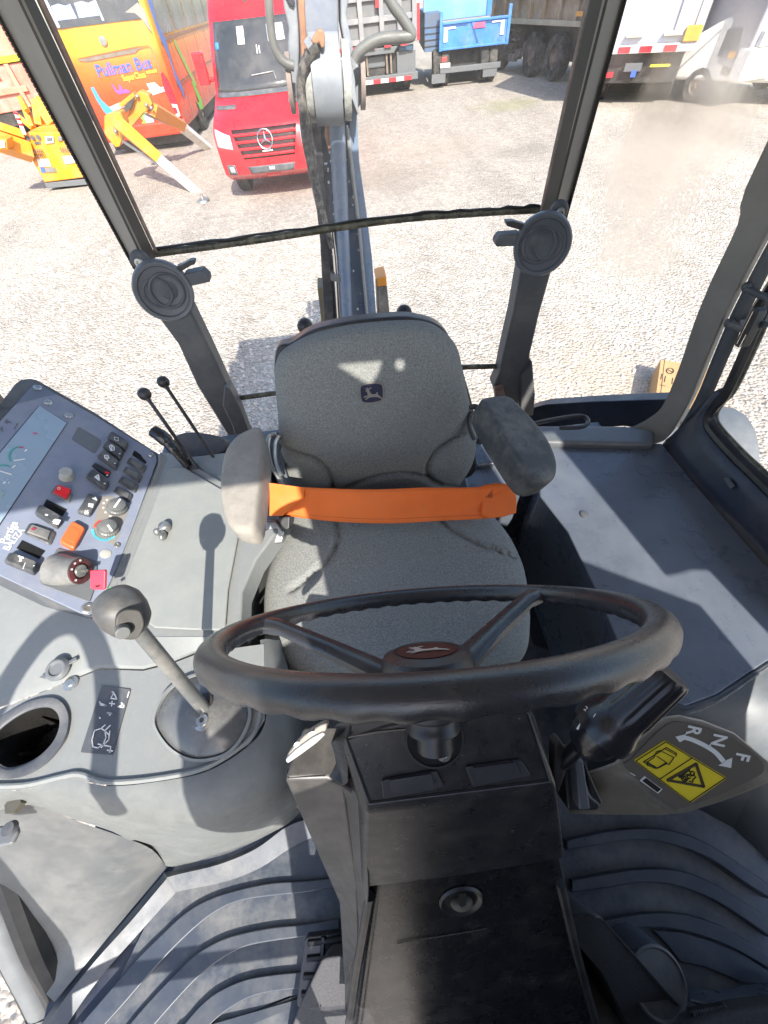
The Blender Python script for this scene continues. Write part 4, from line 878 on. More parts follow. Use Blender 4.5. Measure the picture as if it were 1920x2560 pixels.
c0 = [(-90,1990),(0,1976),(65,1975),(157,1947),(271,1965),(396,1954),(521,1927),(624,1862),(664,1800),(662,1690),(650,1600)]
c1 = [(-90,2012),(0,2000),(72,1990),(185,2004),(300,2016),(423,2027),(542,2032),(667,1977),(722,1904),(728,1770),(690,1600)]
c1b= [(-90,2020),(0,2012),(72,2004),(188,2030),(300,2050),(423,2060),(548,2062),(678,2000),(736,1915),(740,1770),(700,1600)]
c2 = [(-90,2030),(0,2022),(76,2008),(190,2048),(300,2085),(385,2114),(530,2130),(668,2070),(745,1980),(770,1800),(720,1600)]
c3 = [(-90,2035),(0,2026),(76,2012),(190,2050),(300,2088),(420,2166),(530,2140),(664,2090),(762,2010),(800,1820),(740,1600)]
zs = (ZP, -.752, -.775, -.95, -1.265)
zz = [ZP]*11, [-.750]*11, [-.775]*11, [-.79,-.79,-.79,-.85,-.95,-1.1,-1.15,-1.15,-1.15,-1.1,-1.1], [-.80,-.80,-.80,-.87,-.97]+[-1.265]*6
rows = [cat([Z(u, v, z) for (u, v), z in zip(c, zq)], 6) for c, zq in zip((c0, c1, c1b, c2, c3), zz)]
# round the shoulder: one more row between the first two, lifted
sh_ = [a.lerp(b, .45)+V((0,0,.007)) for a, b in zip(rows[0], rows[1])]
m = M(); m.loft([rows[0], sh_, rows[1], rows[2], rows[3], rows[4]], closed=False); ob('console_skirt', m, mat('skirt_grey', (.135,.142,.14), (.12,.127,.126), 30, .45, bump=.5, bsc=420, dust=.1, dsc=22, dcol=(.28,.27,.25)), con, ang=70)
m = M(); r1_ = cat([Z(u, v, ZP+.002) for u, v in [(-60,1965),(60,1962),(150,1942),(200,1935),(271,1955),(396,1945),(515,1918),(615,1856),(648,1800),(650,1720)]], 6); m.tube(r1_, .004, 8); ob('moulded_bead', m, M_console, con)
# lower left kick panel
A1 = [Z(-90,2035,-.80), Z(76,2012,-.80), Z(190,2052,-.872), Z(300,2090,-.972), Z(418,2160,-1.265)]
B1_ = [X(-200,2100,-.9), X(-120,2150,-.9), X(-10,2260,-.91), X(60,2400,-.91), X(125,2520,-.91)]
C1_ = [Z(418,2165,-1.27), Z(325,2262,-1.27), Z(250,2345,-1.27), Z(190,2430,-1.27), Z(130,2520,-1.27)]
m = M()
e1 = cat(A1[:4]+[Z(380,2120,-1.08)], 4); 
Lft = cat([X(-160,2035,-.9), X(-90,2140,-.9), X(-20,2235,-.91), X(40,2350,-.915), X(115,2500,-.915)], 4)
Rgt = cat([Z(-90,2038,-.80), Z(120,2030,-.84), Z(300,2092,-.975), Z(412,2168,-1.262), Z(136,2500,-1.268)], 4)
mid_ = [a.lerp(b, .5)+V((-.03,.02,-.02)) for a, b in zip(Lft, Rgt)]
m.loft([Lft, [a.lerp(b, .5) for a, b in zip(Lft, mid_)], mid_, [a.lerp(b, .5) for a, b in zip(mid_, Rgt)], Rgt], closed=False)
# simple fan instead: top edge, two sides
kp = M(); U = cat([X(-160,2035,-.9), Z(-90,2036,-.80), Z(76,2012,-.80), Z(190,2052,-.872), Z(300,2090,-.972), Z(380,2124,-1.10), Z(416,2168,-1.266)], 4)
Lw_ = cat([X(-180,2080,-.9), X(-130,2120,-.9), X(-70,2180,-.9), X(-22,2245,-.905), X(22,2330,-.91), X(75,2440,-.912), Z(136,2505,-1.268)], 4)
rowsK = []
for j in range(7):
    t = j/6; rowsK.append([a.lerp(b, t)+V((0,0,-.035*math.sin(math.pi*t)*math.sin(math.pi*i/(len(U)-1)))) for i, (a, b) in enumerate(zip(U, Lw_))])
kp.loft(rowsK, closed=False); ob('kick_panel', kp, mat('kick_grey', (.095,.10,.103), (.08,.085,.088), 10, .4, bump=.3, bsc=420, dust=.2, dsc=12, dcol=(.24,.23,.21)), con, ang=70)
m = M(); m.prism([Z(u, v, -.80) for u, v in [(-20,2078),(10,2064),(52,2062),(56,2078),(40,2110),(0,2116),(-20,2112)]], (0,0,.01)); ob('catch_plate', m, M_grey, con, .004)
m = M(); m.lathe([(.001,0),(.012,0),(.010,.008),(.001,.009)], Z(28,2072,-.785), (0,0,1), 20); ob('screw', m, M_bezel, con)
m = M(); m.lathe([(.001,0),(.015,0),(.014,.010),(.001,.011)], Z(44,2010,-.775), (0,0,1), 6); ob('bolt', m, mat('bolt_olive', (.14,.13,.10), None, 20, .4, .5), con)
# cup holder
cc = Z(85,1842,ZP); 
def C7c(x, y): return (x*.5425, 1600+y*.5425)
ring_o = [C7c(*p) for p in [(-30,400),(60,330),(150,285),(240,268),(295,290),(325,350),(318,430),(280,500),(210,575),(120,625),(30,640),(-40,620),(-90,520)]]
ring_i = [C7c(*p) for p in [(-10,430),(60,370),(140,325),(220,308),(265,325),(285,370),(275,430),(240,490),(180,545),(110,580),(40,592),(-15,560),(-45,500)]]
ro = cat([Z(u, v, ZP) for u, v in ring_o], 5, True); ri = cat([Z(u, v, ZP) for u, v in ring_i], 5, True)
ce = sum(ri, V())/len(ri)
m = M(); m.loft([ro, [p+V((0,0,.006)) for p in ro], [a.lerp(b, .8)+V((0,0,.007)) for a, b in zip(ro, ri)], [p+V((0,0,.0035)) for p in ri]], True, False, False)
m.loft([[p+V((0,0,.0035)) for p in ri], [ce+(p-ce)*.97+V((0,0,.0032)) for p in ri]], True, False, False)
chh = ob('cup_holder', m, M_bezel, con, ang=60)
# console top as one sheet with the cup opening cut out of it
ko = min(range(len(PCT)), key=lambda i: min((PCT[i]-q).length for q in ro)); ki = min(range(len(ro)), key=lambda i: (ro[i]-PCT[ko]).length)
oi = [ce+(p-ce)*.985 for p in ro]; outr = PCT[ko:]+PCT[:ko+1]; a0 = sum((outr[i].x*outr[(i+1)%len(outr)].y-outr[(i+1)%len(outr)].x*outr[i].y) for i in range(len(outr))); inn = oi[ki:]+oi[:ki+1]
a1 = sum((inn[i].x*inn[(i+1)%len(inn)].y-inn[(i+1)%len(inn)].x*inn[i].y) for i in range(len(inn)))
if a0*a1 > 0: inn = inn[::-1]
bmt = bmesh.new(); ev = [bmt.verts.new(p) for p in PCT]; iv = [bmt.verts.new(p) for p in oi]
ed_ = [bmt.edges.new((q[i-1], q[i])) for q in (ev, iv) for i in range(len(q))]
bmesh.ops.triangle_fill(bmt, use_beauty=True, use_dissolve=False, edges=ed_); bmt.verts.index_update()
m = M(); m.v = [q.co.copy() for q in bmt.verts]; m.f = [tuple(q.index for q in f.verts) for f in bmt.faces]; bmt.free(); ob('console_top', m, M_console, con)
m = M(); m.loft([[p+V((0,0,.003)) for p in ri], [ce+(p-ce)*.96+V((0,0,-.02)) for p in ri], [ce+(p-ce)*.86+V((0,0,-.075)) for p in ri], [ce+(p-ce)*.8+V((0,0,-.082)) for p in ri]], True, False, True)
ob('cup_well', m, mat('well_black', (.02,.019,.018), (.012,.012,.012), 14, .28), chh, ang=50)
m = M(); 
for k in range(4):
    a = .6+k*1.57; e = V((math.cos(a), math.sin(a), 0)); q = ce+e*.028; m.prism([q+V((0,0,-.08)), q+e*.008+V((0,0,-.08)), q+e*.012+V((0,0,-.03))], e.cross(V((0,0,1)))*.006)
ob('cup_rib', m, MATS['well_black'], chh)
# lever direction decal
DP = Pl((0,0,ZP+.0006), (0,0,1)); DP.p = V((0,0,ZP+.0006))
ob('lever_decal', M().prism(rnd_poly([DP(*C7c(*p)) for p in [(470,210),(605,228),(520,530),(373,518)]], .05, 3), (0,0,.0012)), M_bezel, con)
g = []
def gl_(l): g.append([C7c(*p) for p in l])
for cx0, cy0, dx, dy in ((528,262,0,-1),(480,292,-1,.1),(560,300,1,-.1),(510,328,0,1)):
    gl_([(cx0-14,cy0+8),(cx0+14,cy0+12),(cx0+dx*14,cy0+dy*16-2),(cx0-14,cy0+8)]); gl_([(cx0+dx*10-8,cy0+dy*14-8),(cx0+dx*14,cy0+dy*20)])
gl_([(508,292),(532,296)]); gl_([(520,283),(518,305)]); gl_([(598,240),(590,265)]); gl_([(462,358),(466,362)])
gl_([(440,418),(470,408),(488,420),(492,450),(480,480),(455,498),(432,492),(428,460),(440,418)]); gl_([(470,408),(488,392)]); gl_([(490,415),(512,394)]); gl_([(455,480),(515,492),(510,518)]); gl_([(498,508),(522,512)]); gl_([(470,496),(505,460),(510,420)]); gl_([(488,420),(508,440)])
ob('decal_print', strokes(g, DP, .0018, .0009), M_wht, con)
# round boot cover
dcn = Z(512,1792,ZP); 
bo = cat([Z(*C7c(*p), ZP+.001) for p in [(715,400),(725,320),(770,240),(850,180),(960,150),(1060,170),(1140,250),(1165,350),(1130,450),(1060,530),(960,562),(870,555),(780,500)]], 5, True)
bc_ = sum(bo, V())/len(bo)
m = M(); m.loft([bo, [p+V((0,0,.008)) for p in bo], [bc_+(p-bc_)*.94+V((0,0,.009)) for p in bo], [bc_+(p-bc_)*.93+V((0,0,.003)) for p in bo]], True, False, False); ob('boot_ring', m, M_console, con, ang=60)
m = M(); m.loft([[bc_+(p-bc_)*.93+V((0,0,.004)) for p in bo], [bc_+(p-bc_)*.9+V((0,0,.007)) for p in bo], [bc_+(p-bc_)*.5+V((0,0,.020)) for p in bo], [bc_+(p-bc_)*.12+V((0,0,.030)) for p in bo], [bc_+(p-bc_)*.02+V((0,0,.031)) for p in bo]], True, False, True)
ob('boot_disc', m, mat('disc_gloss', (.12,.12,.12), (.09,.09,.09), 6, .22, dust=.3, dsc=9, dcol=(.3,.29,.26)), con, ang=70)
for (x_, y_) in ((940,372),(942,290)):
    p = Z(*C7c(x_, y_), ZP+.022); m = M(); m.lathe([(.001,0),(.016,0),(.0155,.004),(.010,.005),(.0095,.009),(.004,.009),(.003,.006),(.001,.006)], p, (0,0,1), 28); ob('boot_screw', m, M_screw if y_ > 300 else M_black, con)
# power socket and screw near the panel
p = Z(*C7c(275,135), -.712); m = M(); m.lathe([(.001,0),(.020,0),(.021,.006),(.016,.012),(.012,.012),(.011,.009),(.001,.009)], p, (.1,-.2,1), 28); m.prism([p+V(q) for q in ((-.03,-.012,.002),(-.018,-.016,.002),(.032,.012,.002),(.028,.018,.002))], (0,0,.004)); ob('power_socket', m, M_grey, con, .001)
p = Z(*C7c(330,200), -.721); ob('screw', M().lathe([(.001,0),(.013,0),(.013,.003),(.008,.004),(.006,.007),(.001,.007)], p, (0,0,1), 24), M_screw, con)

# ---------------------------------------------------------------- instrument panel
pn_ = thing('instrument_panel', 'tilted blue grey switch panel with a display, rocker switches and knobs on the left console', 'instrument panel', (-.7,.55,-.75))
IA, IB = Z(392,1136,-.695), Z(224,1537,-.695)
IC = Z(84,959,-.53)
IP = pl3(IA, IB, IC); print('panel n', IP.n, 'IC', IC, 'len', (IA-IC).length, (IA-IB).length)
def A(x, y): return (x*.2411, 900+y*.2411)
def B(x, y): return (x*.2411, 1200+y*.2411)
def Q(x, y): return (x*.4219, 900+y*.4219)
# housing
ho = [Q(85,130),Q(120,105),Q(170,98),Q(215,105),Q(560,300),Q(905,525),Q(1000,580),Q(1065,625),Q(1060,640),Q(990,650),Q(820,1120),Q(760,1320),Q(700,1480),Q(560,1525),Q(520,1520),Q(0,1270),Q(-330,1110),Q(-330,800),Q(-160,480),Q(0,240)]
ob('housing', M().prism([IP(u, v, -.004) for u, v in ho], -IP.n*.07), M_bezel, pn_, .006, 3)
face = [Q(212,150),Q(240,150),Q(560,330),Q(900,540),Q(925,565),Q(930,600),Q(800,960),Q(690,1240),Q(590,1450),Q(565,1490),Q(530,1510),Q(480,1500),Q(0,1278),Q(-300,1130),Q(-300,820),Q(0,366),Q(180,165)]
fp = ob('face_plate', M().prism([IP(u, v, -.003) for u, v in face], IP.n*.004), M_panel, pn_, .001)
ob('console_ridge', M().prism([IP(u, v, -.004) for u, v in [Q(935,560),Q(1060,625),Q(1070,645),Q(1000,655),Q(960,700),Q(830,1010),Q(720,1300),Q(640,1440),Q(560,1530),Q(585,1470),Q(700,1250),Q(840,900),Q(938,620)]], IP.n*.012), M_console, pn_, .004)
def scr(u, v, r=.0055):
    m = M(); m.lathe([(.001,.001),(r,.001),(r,.003),(r*.8,.0045),(r*.45,.0045),(r*.4,.003),(.001,.003)], IP(u, v, 0), IP.n, 20); ob('screw', m, M_screw, fp)
for q in ((390,293),(500,445),(714,580),(1566,988)): scr(*A(*q), .009 if q[0] < 1000 else .007)
scr(*B(910,1332), .011); scr(*B(1215,680), .006)
# display
ds_ = [A(410,482),A(694,660),A(-150,1930),A(-900,1700),A(-500,1580)]
ob('display_surround', M().prism([IP(*p, .0012) for p in [A(402,476),A(702,655),A(-150,1948),A(-920,1710),A(-520,1575)]], IP.n*.0006), M_navy, fp)
dsp = ob('display_screen', M().prism([IP(*p, .0022) for p in ds_], IP.n*.0006), M_lcd, fp)
def arcp(cx, cy, rx, ry, a0, a1, n_=12): return [A(cx+rx*math.cos(R(a0+(a1-a0)*k/n_)), cy+ry*math.sin(R(a0+(a1-a0)*k/n_))) for k in range(n_+1)]
ob('gauge_arc', strokes([arcp(210,1010,110,100,150,280), arcp(40,1230,130,130,180,300)], IP, .0032, .0018), M_teal, dsp)
ob('gauge_needle', strokes([[A(150,1053),A(260,1038)],[A(0,1160),A(120,1198)],[A(262,955),A(280,940)],[A(132,1128),A(160,1105)],[A(40,1290),A(60,1275)],[A(90,1280),A(98,1282)]], IP, .0034, .0014), M_wht, dsp)
ob('warning_mark', strokes([[A(205,915),A(238,917)],[A(350,770),A(385,772)]], IP, .0034, .0022), flat('mark_pink', (.5,.12,.2), .5), dsp)
ob('screen_field', M().prism([IP(*A(*p), .003) for p in [(-60,1330),(60,1380),(20,1440),(-90,1400)]], IP.n*.0004), mat('screen_pale', (.3,.42,.42), None, 4, .3), dsp)
ob('warning_plate', M().prism(rnd_poly([IP(*A(*p), .001) for p in [(738,828),(812,693),(1060,842),(988,977)]], .15, 4), IP.n*.0008), M_grey, fp)
# rocker switches
def rocker(q, h=.012, mt=None, base=True, tilt=0, name='rocker_switch'):
    pts = [IP(u, v, 0) for u, v in q]; c_ = sum(pts, V())/4
    top = [c_+(p-c_)*.86+IP.n*(h+(tilt if i in (2, 3) else -tilt)) for i, p in enumerate(pts)]
    m = M(); m.loft([rnd_poly([p+IP.n*.001 for p in pts], .18, 3), rnd_poly([p+IP.n*h*.55 for p in pts], .2, 3), rnd_poly(top, .3, 3)])
    o = ob(name, m, mt or M_knob, fp, .0008); return o, Pl(top[0], (top[1]-top[0]).cross(top[2]-top[0]) if (top[1]-top[0]).cross(top[2]-top[0]).dot(IP.n) > 0 else (top[2]-top[0]).cross(top[1]-top[0])), c_
M_rock = mat('rocker_grey', (.065,.07,.075), (.05,.054,.058), 20, .42, dust=.15, dsc=30)
def icon(o, pl_, lst, cv, r=.0008, mt=None): ob('pictogram', strokes([[cv(*p) for p in l] for l in lst], pl_, .0003, r), mt or M_wht, o)
o, p_, c_ = rocker([A(*p) for p in ((1112,838),(1150,765),(1335,885),(1300,965))], .016, M_rock); icon(o, p_, [[(1185,800),(1225,805),(1228,838),(1190,830),(1185,800)]], A, .0005)
o, p_, c_ = rocker([A(*p) for p in ((1065,918),(1115,858),(1292,975),(1245,1060))], .016, M_rock); icon(o, p_, [[(1135,895),(1150,880),(1185,905),(1182,935),(1150,940),(1135,895)],[(1160,880),(1158,940)],[(1236,972),(1246,975)]], A, .0011)
o, p_, c_ = rocker([A(*p) for p in ((1010,1020),(1062,958),(1240,1080),(1205,1158))], .016, M_rock); icon(o, p_, [[(1085,990),(1115,988),(1130,1015),(1110,1030),(1088,1020),(1085,990)],[(1105,1005),(1112,1040)],[(1186,1072),(1196,1075)]], A, .0013)
o, p_, c_ = rocker([A(*p) for p in ((948,1108),(985,1070),(1155,1168),(1125,1232))], .006, M_black); icon(o, p_, [[(1095,1165),(1125,1175)]], A, .003, M_red); icon(o, p_, [[(1108,1195),(1115,1198)]], A, .002)
o, p_, c_ = rocker([A(*p) for p in ((895,1232),(955,1150),(1140,1290),(1092,1370))], .016, M_rock); icon(o, p_, [[(985,1215),(1020,1190),(1030,1250),(985,1215)],[(1000,1215),(1020,1225)],[(1080,1280),(1092,1284)]], A, .0014)
for q in (((1312,1068),(1352,1013),(1525,1112),(1487,1190)),((1268,1165),(1308,1108),(1483,1207),(1445,1286)),((1222,1268),(1266,1208),(1442,1307),(1405,1390)),((1172,1372),(1215,1312),(1385,1410),(1345,1487))):
    o, p_, c_ = rocker([A(*p) for p in q], .006, M_rock, name='switch_blank')
    ob('blank_centre', M().prism(rnd_poly([c_+(IP(*A(*p))-c_)*.62+IP.n*.0062 for p in q], .15, 3), IP.n*.002), M_knob, o, .0005)
def hole(q, cv): ob('switch_opening', M().prism([IP(*cv(*p), .0015) for p in q], IP.n*.0006), M_hole, fp)
hole([(1370,988),(1393,942),(1462,990),(1480,1020),(1520,1062),(1508,1082)], A); hole([(445,1525),(485,1448),(695,1555),(650,1625)], A); hole([(172,712),(230,628),(470,740),(405,822)], B)
o, p_, c_ = rocker([A(*p) for p in ((522,1385),(595,1298),(762,1402),(722,1492))], .005, M_knob)
pts = [c_+(IP(*A(*p))-c_)*1+IP.n*.005 for p in ((555,1395),(603,1325),(745,1372),(695,1462))]; c2_ = sum(pts, V())/4
m = M(); m.loft([pts, [c2_+(p-c2_)*.92+IP.n*(.009 if i in (1,2) else .004) for i, p in enumerate(pts)]]); ob('red_button', m, M_red, o, .001)
ob('pictogram', strokes([arcp(618,1365,13,13,0,360,10)], IP, .0125, .0006), M_wht, o)
o, p_, c_ = rocker([B(*p) for p in ((365,372),(415,282),(660,428),(600,520))], .020, M_rock, tilt=.001); icon(o, p_, [[(475,360),(492,366)]], B, .0018); icon(o, p_, [[(560,425),(600,435)],[(590,415),(570,450)],[(610,420),(590,455)]], B, .0032)
o, p_, c_ = rocker([B(*p) for p in ((245,558),(310,448),(590,548),(530,688))], .005, M_rock)
pts = [IP(*B(*p), .005) for p in ((280,560),(335,475),(540,545),(505,640))]; c2_ = sum(pts, V())/4
m = M(); m.loft([pts, [c2_+(p-c2_)*.9+IP.n*.004 for p in pts]]); ob('rocker_button', m, M_knob, o, .001); ob('pictogram', strokes([[B(345,530),B(362,538)]], IP, .0105, .003), flat('dull_red', (.3,.03,.08), .5), o)
o, p_, c_ = rocker([B(*p) for p in ((50,872),(110,772),(420,888),(362,1000))], .018, M_rock); icon(o, p_, [[(195,790),(215,800)],[(230,800),(240,815)],[(205,810),(240,806)],[(210,835),(222,840)],[(205,845),(215,822)]], B, .0014); icon(o, p_, [[(345,888),(358,892)],[(262,862),(238,922)]], B, .0006)
m = M(); pts = [IP(*B(*p), .001) for p in ((620,668),(755,447),(893,522),(772,748))]; c2_ = sum(pts, V())/4
m.loft([rnd_poly(pts, .2, 3), rnd_poly([p+IP.n*.010 for p in pts], .2, 3), rnd_poly([c2_+(p-c2_)*.9+IP.n*.013 for p in pts], .25, 3)]); o = ob('orange_switch', m, M_org, fp, .001)
ob('switch_button', M().prism(rnd_poly([c2_+(IP(*B(*p))-c2_)*1+IP.n*.0135 for p in ((672,640),(742,515),(845,560),(785,695))], .2, 3), IP.n*.0015), M_org, o, .0006)
o, p_, c_ = rocker([B(*p) for p in ((800,350),(925,150),(1045,212),(935,395))], .013, M_rock)
icon(o, p_, [[(880,335),(915,338)],[(885,320),(910,352)],[(912,318),(884,354)],[(925,245),(920,275)],[(943,248),(938,280)],[(962,250),(957,285)],[(960,190),(990,200)],[(985,180),(1000,210)]], B, .0013)
# knobs
def knob(cv, base, r, h, ma, mb, lean=(0,0), parent=fp, mark=True, ribs=26):
    c_ = IP(*cv(*base), .002); ax_ = IP.n; m = M(); e = V((1,0,0)); e = (e-ax_*e.dot(ax_)).normalized(); f_ = ax_.cross(e); rg = []
    for rr, hh in ((r*1.1,0),(r*1.08,h*.35),(r*.93,h*.45),(r*.88,h*.95),(r*.78,h),(.001,h)):
        rg.append([c_+ax_*hh+(e*math.cos(2*math.pi*k/72)+f_*math.sin(2*math.pi*k/72))*(rr*(1-(.05 if (k%(72//24) == 0 and rr > r*.8 and mark) else 0))) for k in range(72)])
    m.loft(rg); o = ob('rotary_knob', m, ma, parent, ang=40); return o, c_+ax_*h
kp_ = [B(*p) for p in [(985,395),(1060,170),(1175,175),(1330,260),(1325,330),(1190,670),(1165,672),(945,545),(950,520)]]
ob('knob_plate', M().prism(rnd_poly([IP(u, v, .001) for u, v in kp_], .1, 3), IP.n*.0006), M_pill, fp)
ob('dial_arc', strokes([[B(1085+125*math.cos(R(a)), 520+108*math.sin(R(a))) for a in range(40, 190, 10)]], IP, .0022, .0028), M_blue, fp)
ob('dial_arc', strokes([[B(1095+118*math.cos(R(a)), 520+104*math.sin(R(a))) for a in range(195, 255, 10)]], IP, .0022, .0022), flat('ring_red', (.6,.1,.08), .5), fp)
ob('dial_dots', M().add([], []).loft([[IP(*B(x_+d*math.cos(a), y_+d*math.sin(a)), .0022) for a in [k*.785 for k in range(8)]] for x_, y_, d in ()], True) if False else strokes([[B(x_, y_), B(x_+d, y_+2)] for x_, y_, d in ((1068,292,8),(1072,245,8),(1104,212,10),(1090,340,12),(1135,380,18))], IP, .0022, .002), M_wht, fp)
o, t1 = knob(B, (1215,300), .019, .020, M_knob, None)
e = (IP(*B(1265,255))-IP(*B(1215,325))).normalized(); s = IP.n.cross(e); ob('knob_pointer', M().prism([t1-e*.012-s*.002, t1-e*.012+s*.002, t1+e*.014+s*.002, t1+e*.014-s*.002], IP.n*.0012), M_wht, o)
o, t1 = knob(B, (1120,520), .019, .020, M_knob, None)
e = (IP(*B(1215,545))-IP(*B(1165,475))).normalized(); s = IP.n.cross(e); ob('knob_pointer', M().prism([t1+e*.0-s*.002, t1+s*.002, t1+e*.018+s*.002, t1+e*.018-s*.002], IP.n*.0012), M_wht, o)
c_ = IP(*A(692,1215), .001); m = M(); m.lathe([(.001,0),(.0145,0),(.0145,.003),(.0125,.006),(.0125,.009)], c_, IP.n, 32); o = ob('push_knob', m, mat('knob_ivory', (.5,.48,.4), None, 20, .5), fp)
ob('knob_cap', M().lathe([(.0125,.006),(.0125,.019),(.0115,.021),(.001,.021)], c_, IP.n, 32), M_silver, o)
ob('round_plug', M().lathe([(.001,.001),(.0105,.001),(.0105,.002),(.0095,.0025),(.001,.0025)], IP(*B(1095,770)), IP.n, 28), M_silver, fp)
# ignition switch
ob('ignition_plate', M().prism(rnd_poly([IP(*B(*p), .001) for p in [(405,1080),(595,712),(800,770),(1010,850),(1000,1080),(930,1275)]], .12, 4), IP.n*.003), M_grey, fp, .001)
i0 = IP(*B(640,945), .0); dI = ((IP(*B(900,1010))-IP(*B(640,945))).normalized()*.85+IP.n*.6).normalized(); i1 = i0+dI*.038
axI = (i1-i0).normalized(); ig = ob('ignition_housing', M().lathe([(.036,-.030),(.034,-.018),(.029,.0),(.0275,.022),(.001,.0225)], i1-axI*.018, axI, 40), M_knob, fp)
axK = axI; top_c = i1-axI*.018+axK*.023
m = M(); m.lathe([(.001,0),(.013,0),(.012,.003),(.008,.0035),(.001,.0035)], top_c, axK, 32); ob('lock_barrel', m, M_screw, ig)
m = M(); m.lathe([(.026,.0),(.026,.0012),(.0165,.0012),(.0165,.0)], top_c, axK, 36); ob('lock_dial', m, mat('dial_maroon', (.14,.03,.035), (.03,.03,.03), 60, .3), ig)
eI = (V((1,0,0))-axK*axK.x).normalized(); fI = axK.cross(eI)
for a in (60, 95, 130, 200): 
    pc_ = top_c+(eI*math.cos(R(a))+fI*math.sin(R(a)))*.021+axK*.0014; m = M(); m.lathe([(.0022,0),(.0022,.0006),(.0013,.0006),(.0013,0)], pc_, axK, 14); ob('dial_mark', m, M_wht, ig)
key = thing('ignition_key', 'pink red plastic headed key standing in the ignition switch', 'key', top_c)
kq = [D(*B(*p), (top_c.dot(fw))-.028) for p in [(932,940),(1080,930),(1090,948),(1085,1120),(1070,1140),(965,1140),(930,1110)]]
ob('key_head', M().prism(kq, fw*.007), M_key, key, .002, 3)
ob('key_blade', M().tube([top_c, top_c+axK*.014], .0035, 8), M_screw, key)
ob('key_slot', M().prism([D(*B(*p), (top_c.dot(fw))-.0288) for p in [(985,1095),(1040,1090),(1025,1108),(995,1112)]], fw*.001), M_hole, key)
ob('key_tag', M().prism([D(*B(*p), (top_c.dot(fw))-.012) for p in [(1110,1130),(1150,1105),(1165,1128),(1125,1150)]], fw*.002), flat('tag_green', (.04,.5,.12), .5), key)
# handwriting
exh = IP(*B(200,460))-IP(*B(20,660)); 
text('handwriting', 'Pertiga', M_wht, fp, IP(*B(95,552), .0015), IP(*B(140,430))-IP(*B(10,660)), IP.n, .0185, shear=.2, bold=.012)
text('handwriting', 'BALIZA', M_wht, fp, IP(*B(150,622), .0015), IP(*B(215,530))-IP(*B(60,720)), IP.n, .0155, shear=.1, bold=.012)
ob('scribble', strokes([[A(50,655),A(75,620),A(70,665),A(100,640),A(118,668)],[A(150,720),A(182,660)],[A(0,740),A(20,700),A(30,750)]], IP, .0015, .0006), M_grey, fp)

# ---------------------------------------------------------------- levers
gl = thing('gear_lever', 'tall grey gear lever with a rounded knob and thumb button on the left console', 'lever', Z(505,1760,ZP+.02))
kc = D(305,1530,.47); base_ = Z(512,1775,ZP+.02)
NK = Pl(kc, (.1,-.5,.85))
m = M(); axk = (kc-base_).normalized()
side_ = axk.cross(V((0,1,0))).normalized()
rg = []
Kc = [(D(*B(x_, y_), .47)) for x_, y_ in ((1262,1350),)][0]
for r_, h in ((.009,-.036),(.018,-.033),(.0245,-.022),(.0275,-.006),(.027,.010),(.0225,.021),(.013,.027),(.002,.029)):
    rg.append([Kc+axk*h+(side_*math.cos(2*math.pi*k/36)*1.0+axk.cross(side_)*math.sin(2*math.pi*k/36)*1.0)*r_ for k in range(36)])
m.loft(rg); kb = ob('knob', m, mat('gear_knob', (.075,.075,.075), (.06,.06,.062), 9, .4, bump=.35, bsc=420, dust=.12, dsc=12), gl, ang=60)
fc = D(*B(1370,1530), .447); nf = (V((.58,-.62,.52))).normalized()
FPk = Pl(fc, nf)
ob('knob_face', M().prism(cat([FPk(*B(*p)) for p in [(1200,1450),(1240,1380),(1310,1345),(1390,1345),(1460,1365),(1500,1480),(1475,1570),(1420,1650),(1310,1660),(1210,1630)]], 3, True), -nf*.018), mat('knob_face', (.06,.057,.052), (.045,.043,.04), 20, .55, bump=.4, bsc=500, dust=.1), kb, .003)
bp_ = FPk(*B(1268,1555)); ob('thumb_button', M().tube([bp_-nf*.004, bp_+nf*.011], [.008,.0072], 20), M_knob, kb, .001)
ob('shaft', M().tube([Kc-axk*.035, base_], [.0095,.0105], 16), M_knob, gl)
def rodlever(name, label, ball, bd_, foot, fd, rb, rr, mt=M_black, cat__='lever', grp=None):
    b, f_ = D(*ball, bd_), D(*foot, fd); t = thing(name, label, cat__, f_, 0, grp)
    k = ob('ball_knob', M().ball(b, rb), mt, t, ang=80); ax_ = (f_-b).normalized()
    ob('rod', M().tube([b+ax_*rb*.6, b+ax_*rb*1.5, f_], [rr*1.5, rr, rr], 12), mt, t)
    return t
rodlever('control_lever', 'thin black ball topped lever left of the seat, nearer the switch panel', (361,985), .95, (492,1168), 1.0, .0155, .0045, grp='rear control levers')
rodlever('control_lever', 'thin black ball topped lever left of the seat, nearer the rear window', (408,955), 1.02, (540,1152), 1.05, .0155, .0045, grp='rear control levers')
rodlever('joystick', 'black ball knob joystick behind the top left of the seat back', (763,816), 1.02, (790,1010), 1.15, .021, .006)
rodlever('joystick', 'black ball knob joystick behind the top right of the seat back', (1010,783), 1.02, (1030,980), 1.15, .021, .006)
th_ = thing('stabiliser_lever', 'short thick black handle leaning beside the two thin levers', 'lever', D(478,1165,1.0))
ob('handle', M().tube(cat([D(u, v, d) for u, v, d in [(384,1078,.95),(400,1088,.95),(420,1106,.96),(440,1130,.97),(470,1165,1.0)]], 5), [.013]*5+[.014]*5+[.012]*5+[.009]*6, 14, flatx=1.2), M_gloss, th_)
ob('handle_base', M().prism([D(u, v, 1.0) for u, v in [(452,1142),(478,1150),(505,1180),(485,1182),(460,1168)]], fw*.02), M_black, th_, .003)
hs = M().prism(cat([D(u, v, 1.12) for u, v in [(430,1100),(460,1080),(520,1084),(560,1098),(560,1130),(500,1150),(440,1150)]], 3, True), fw*.05)
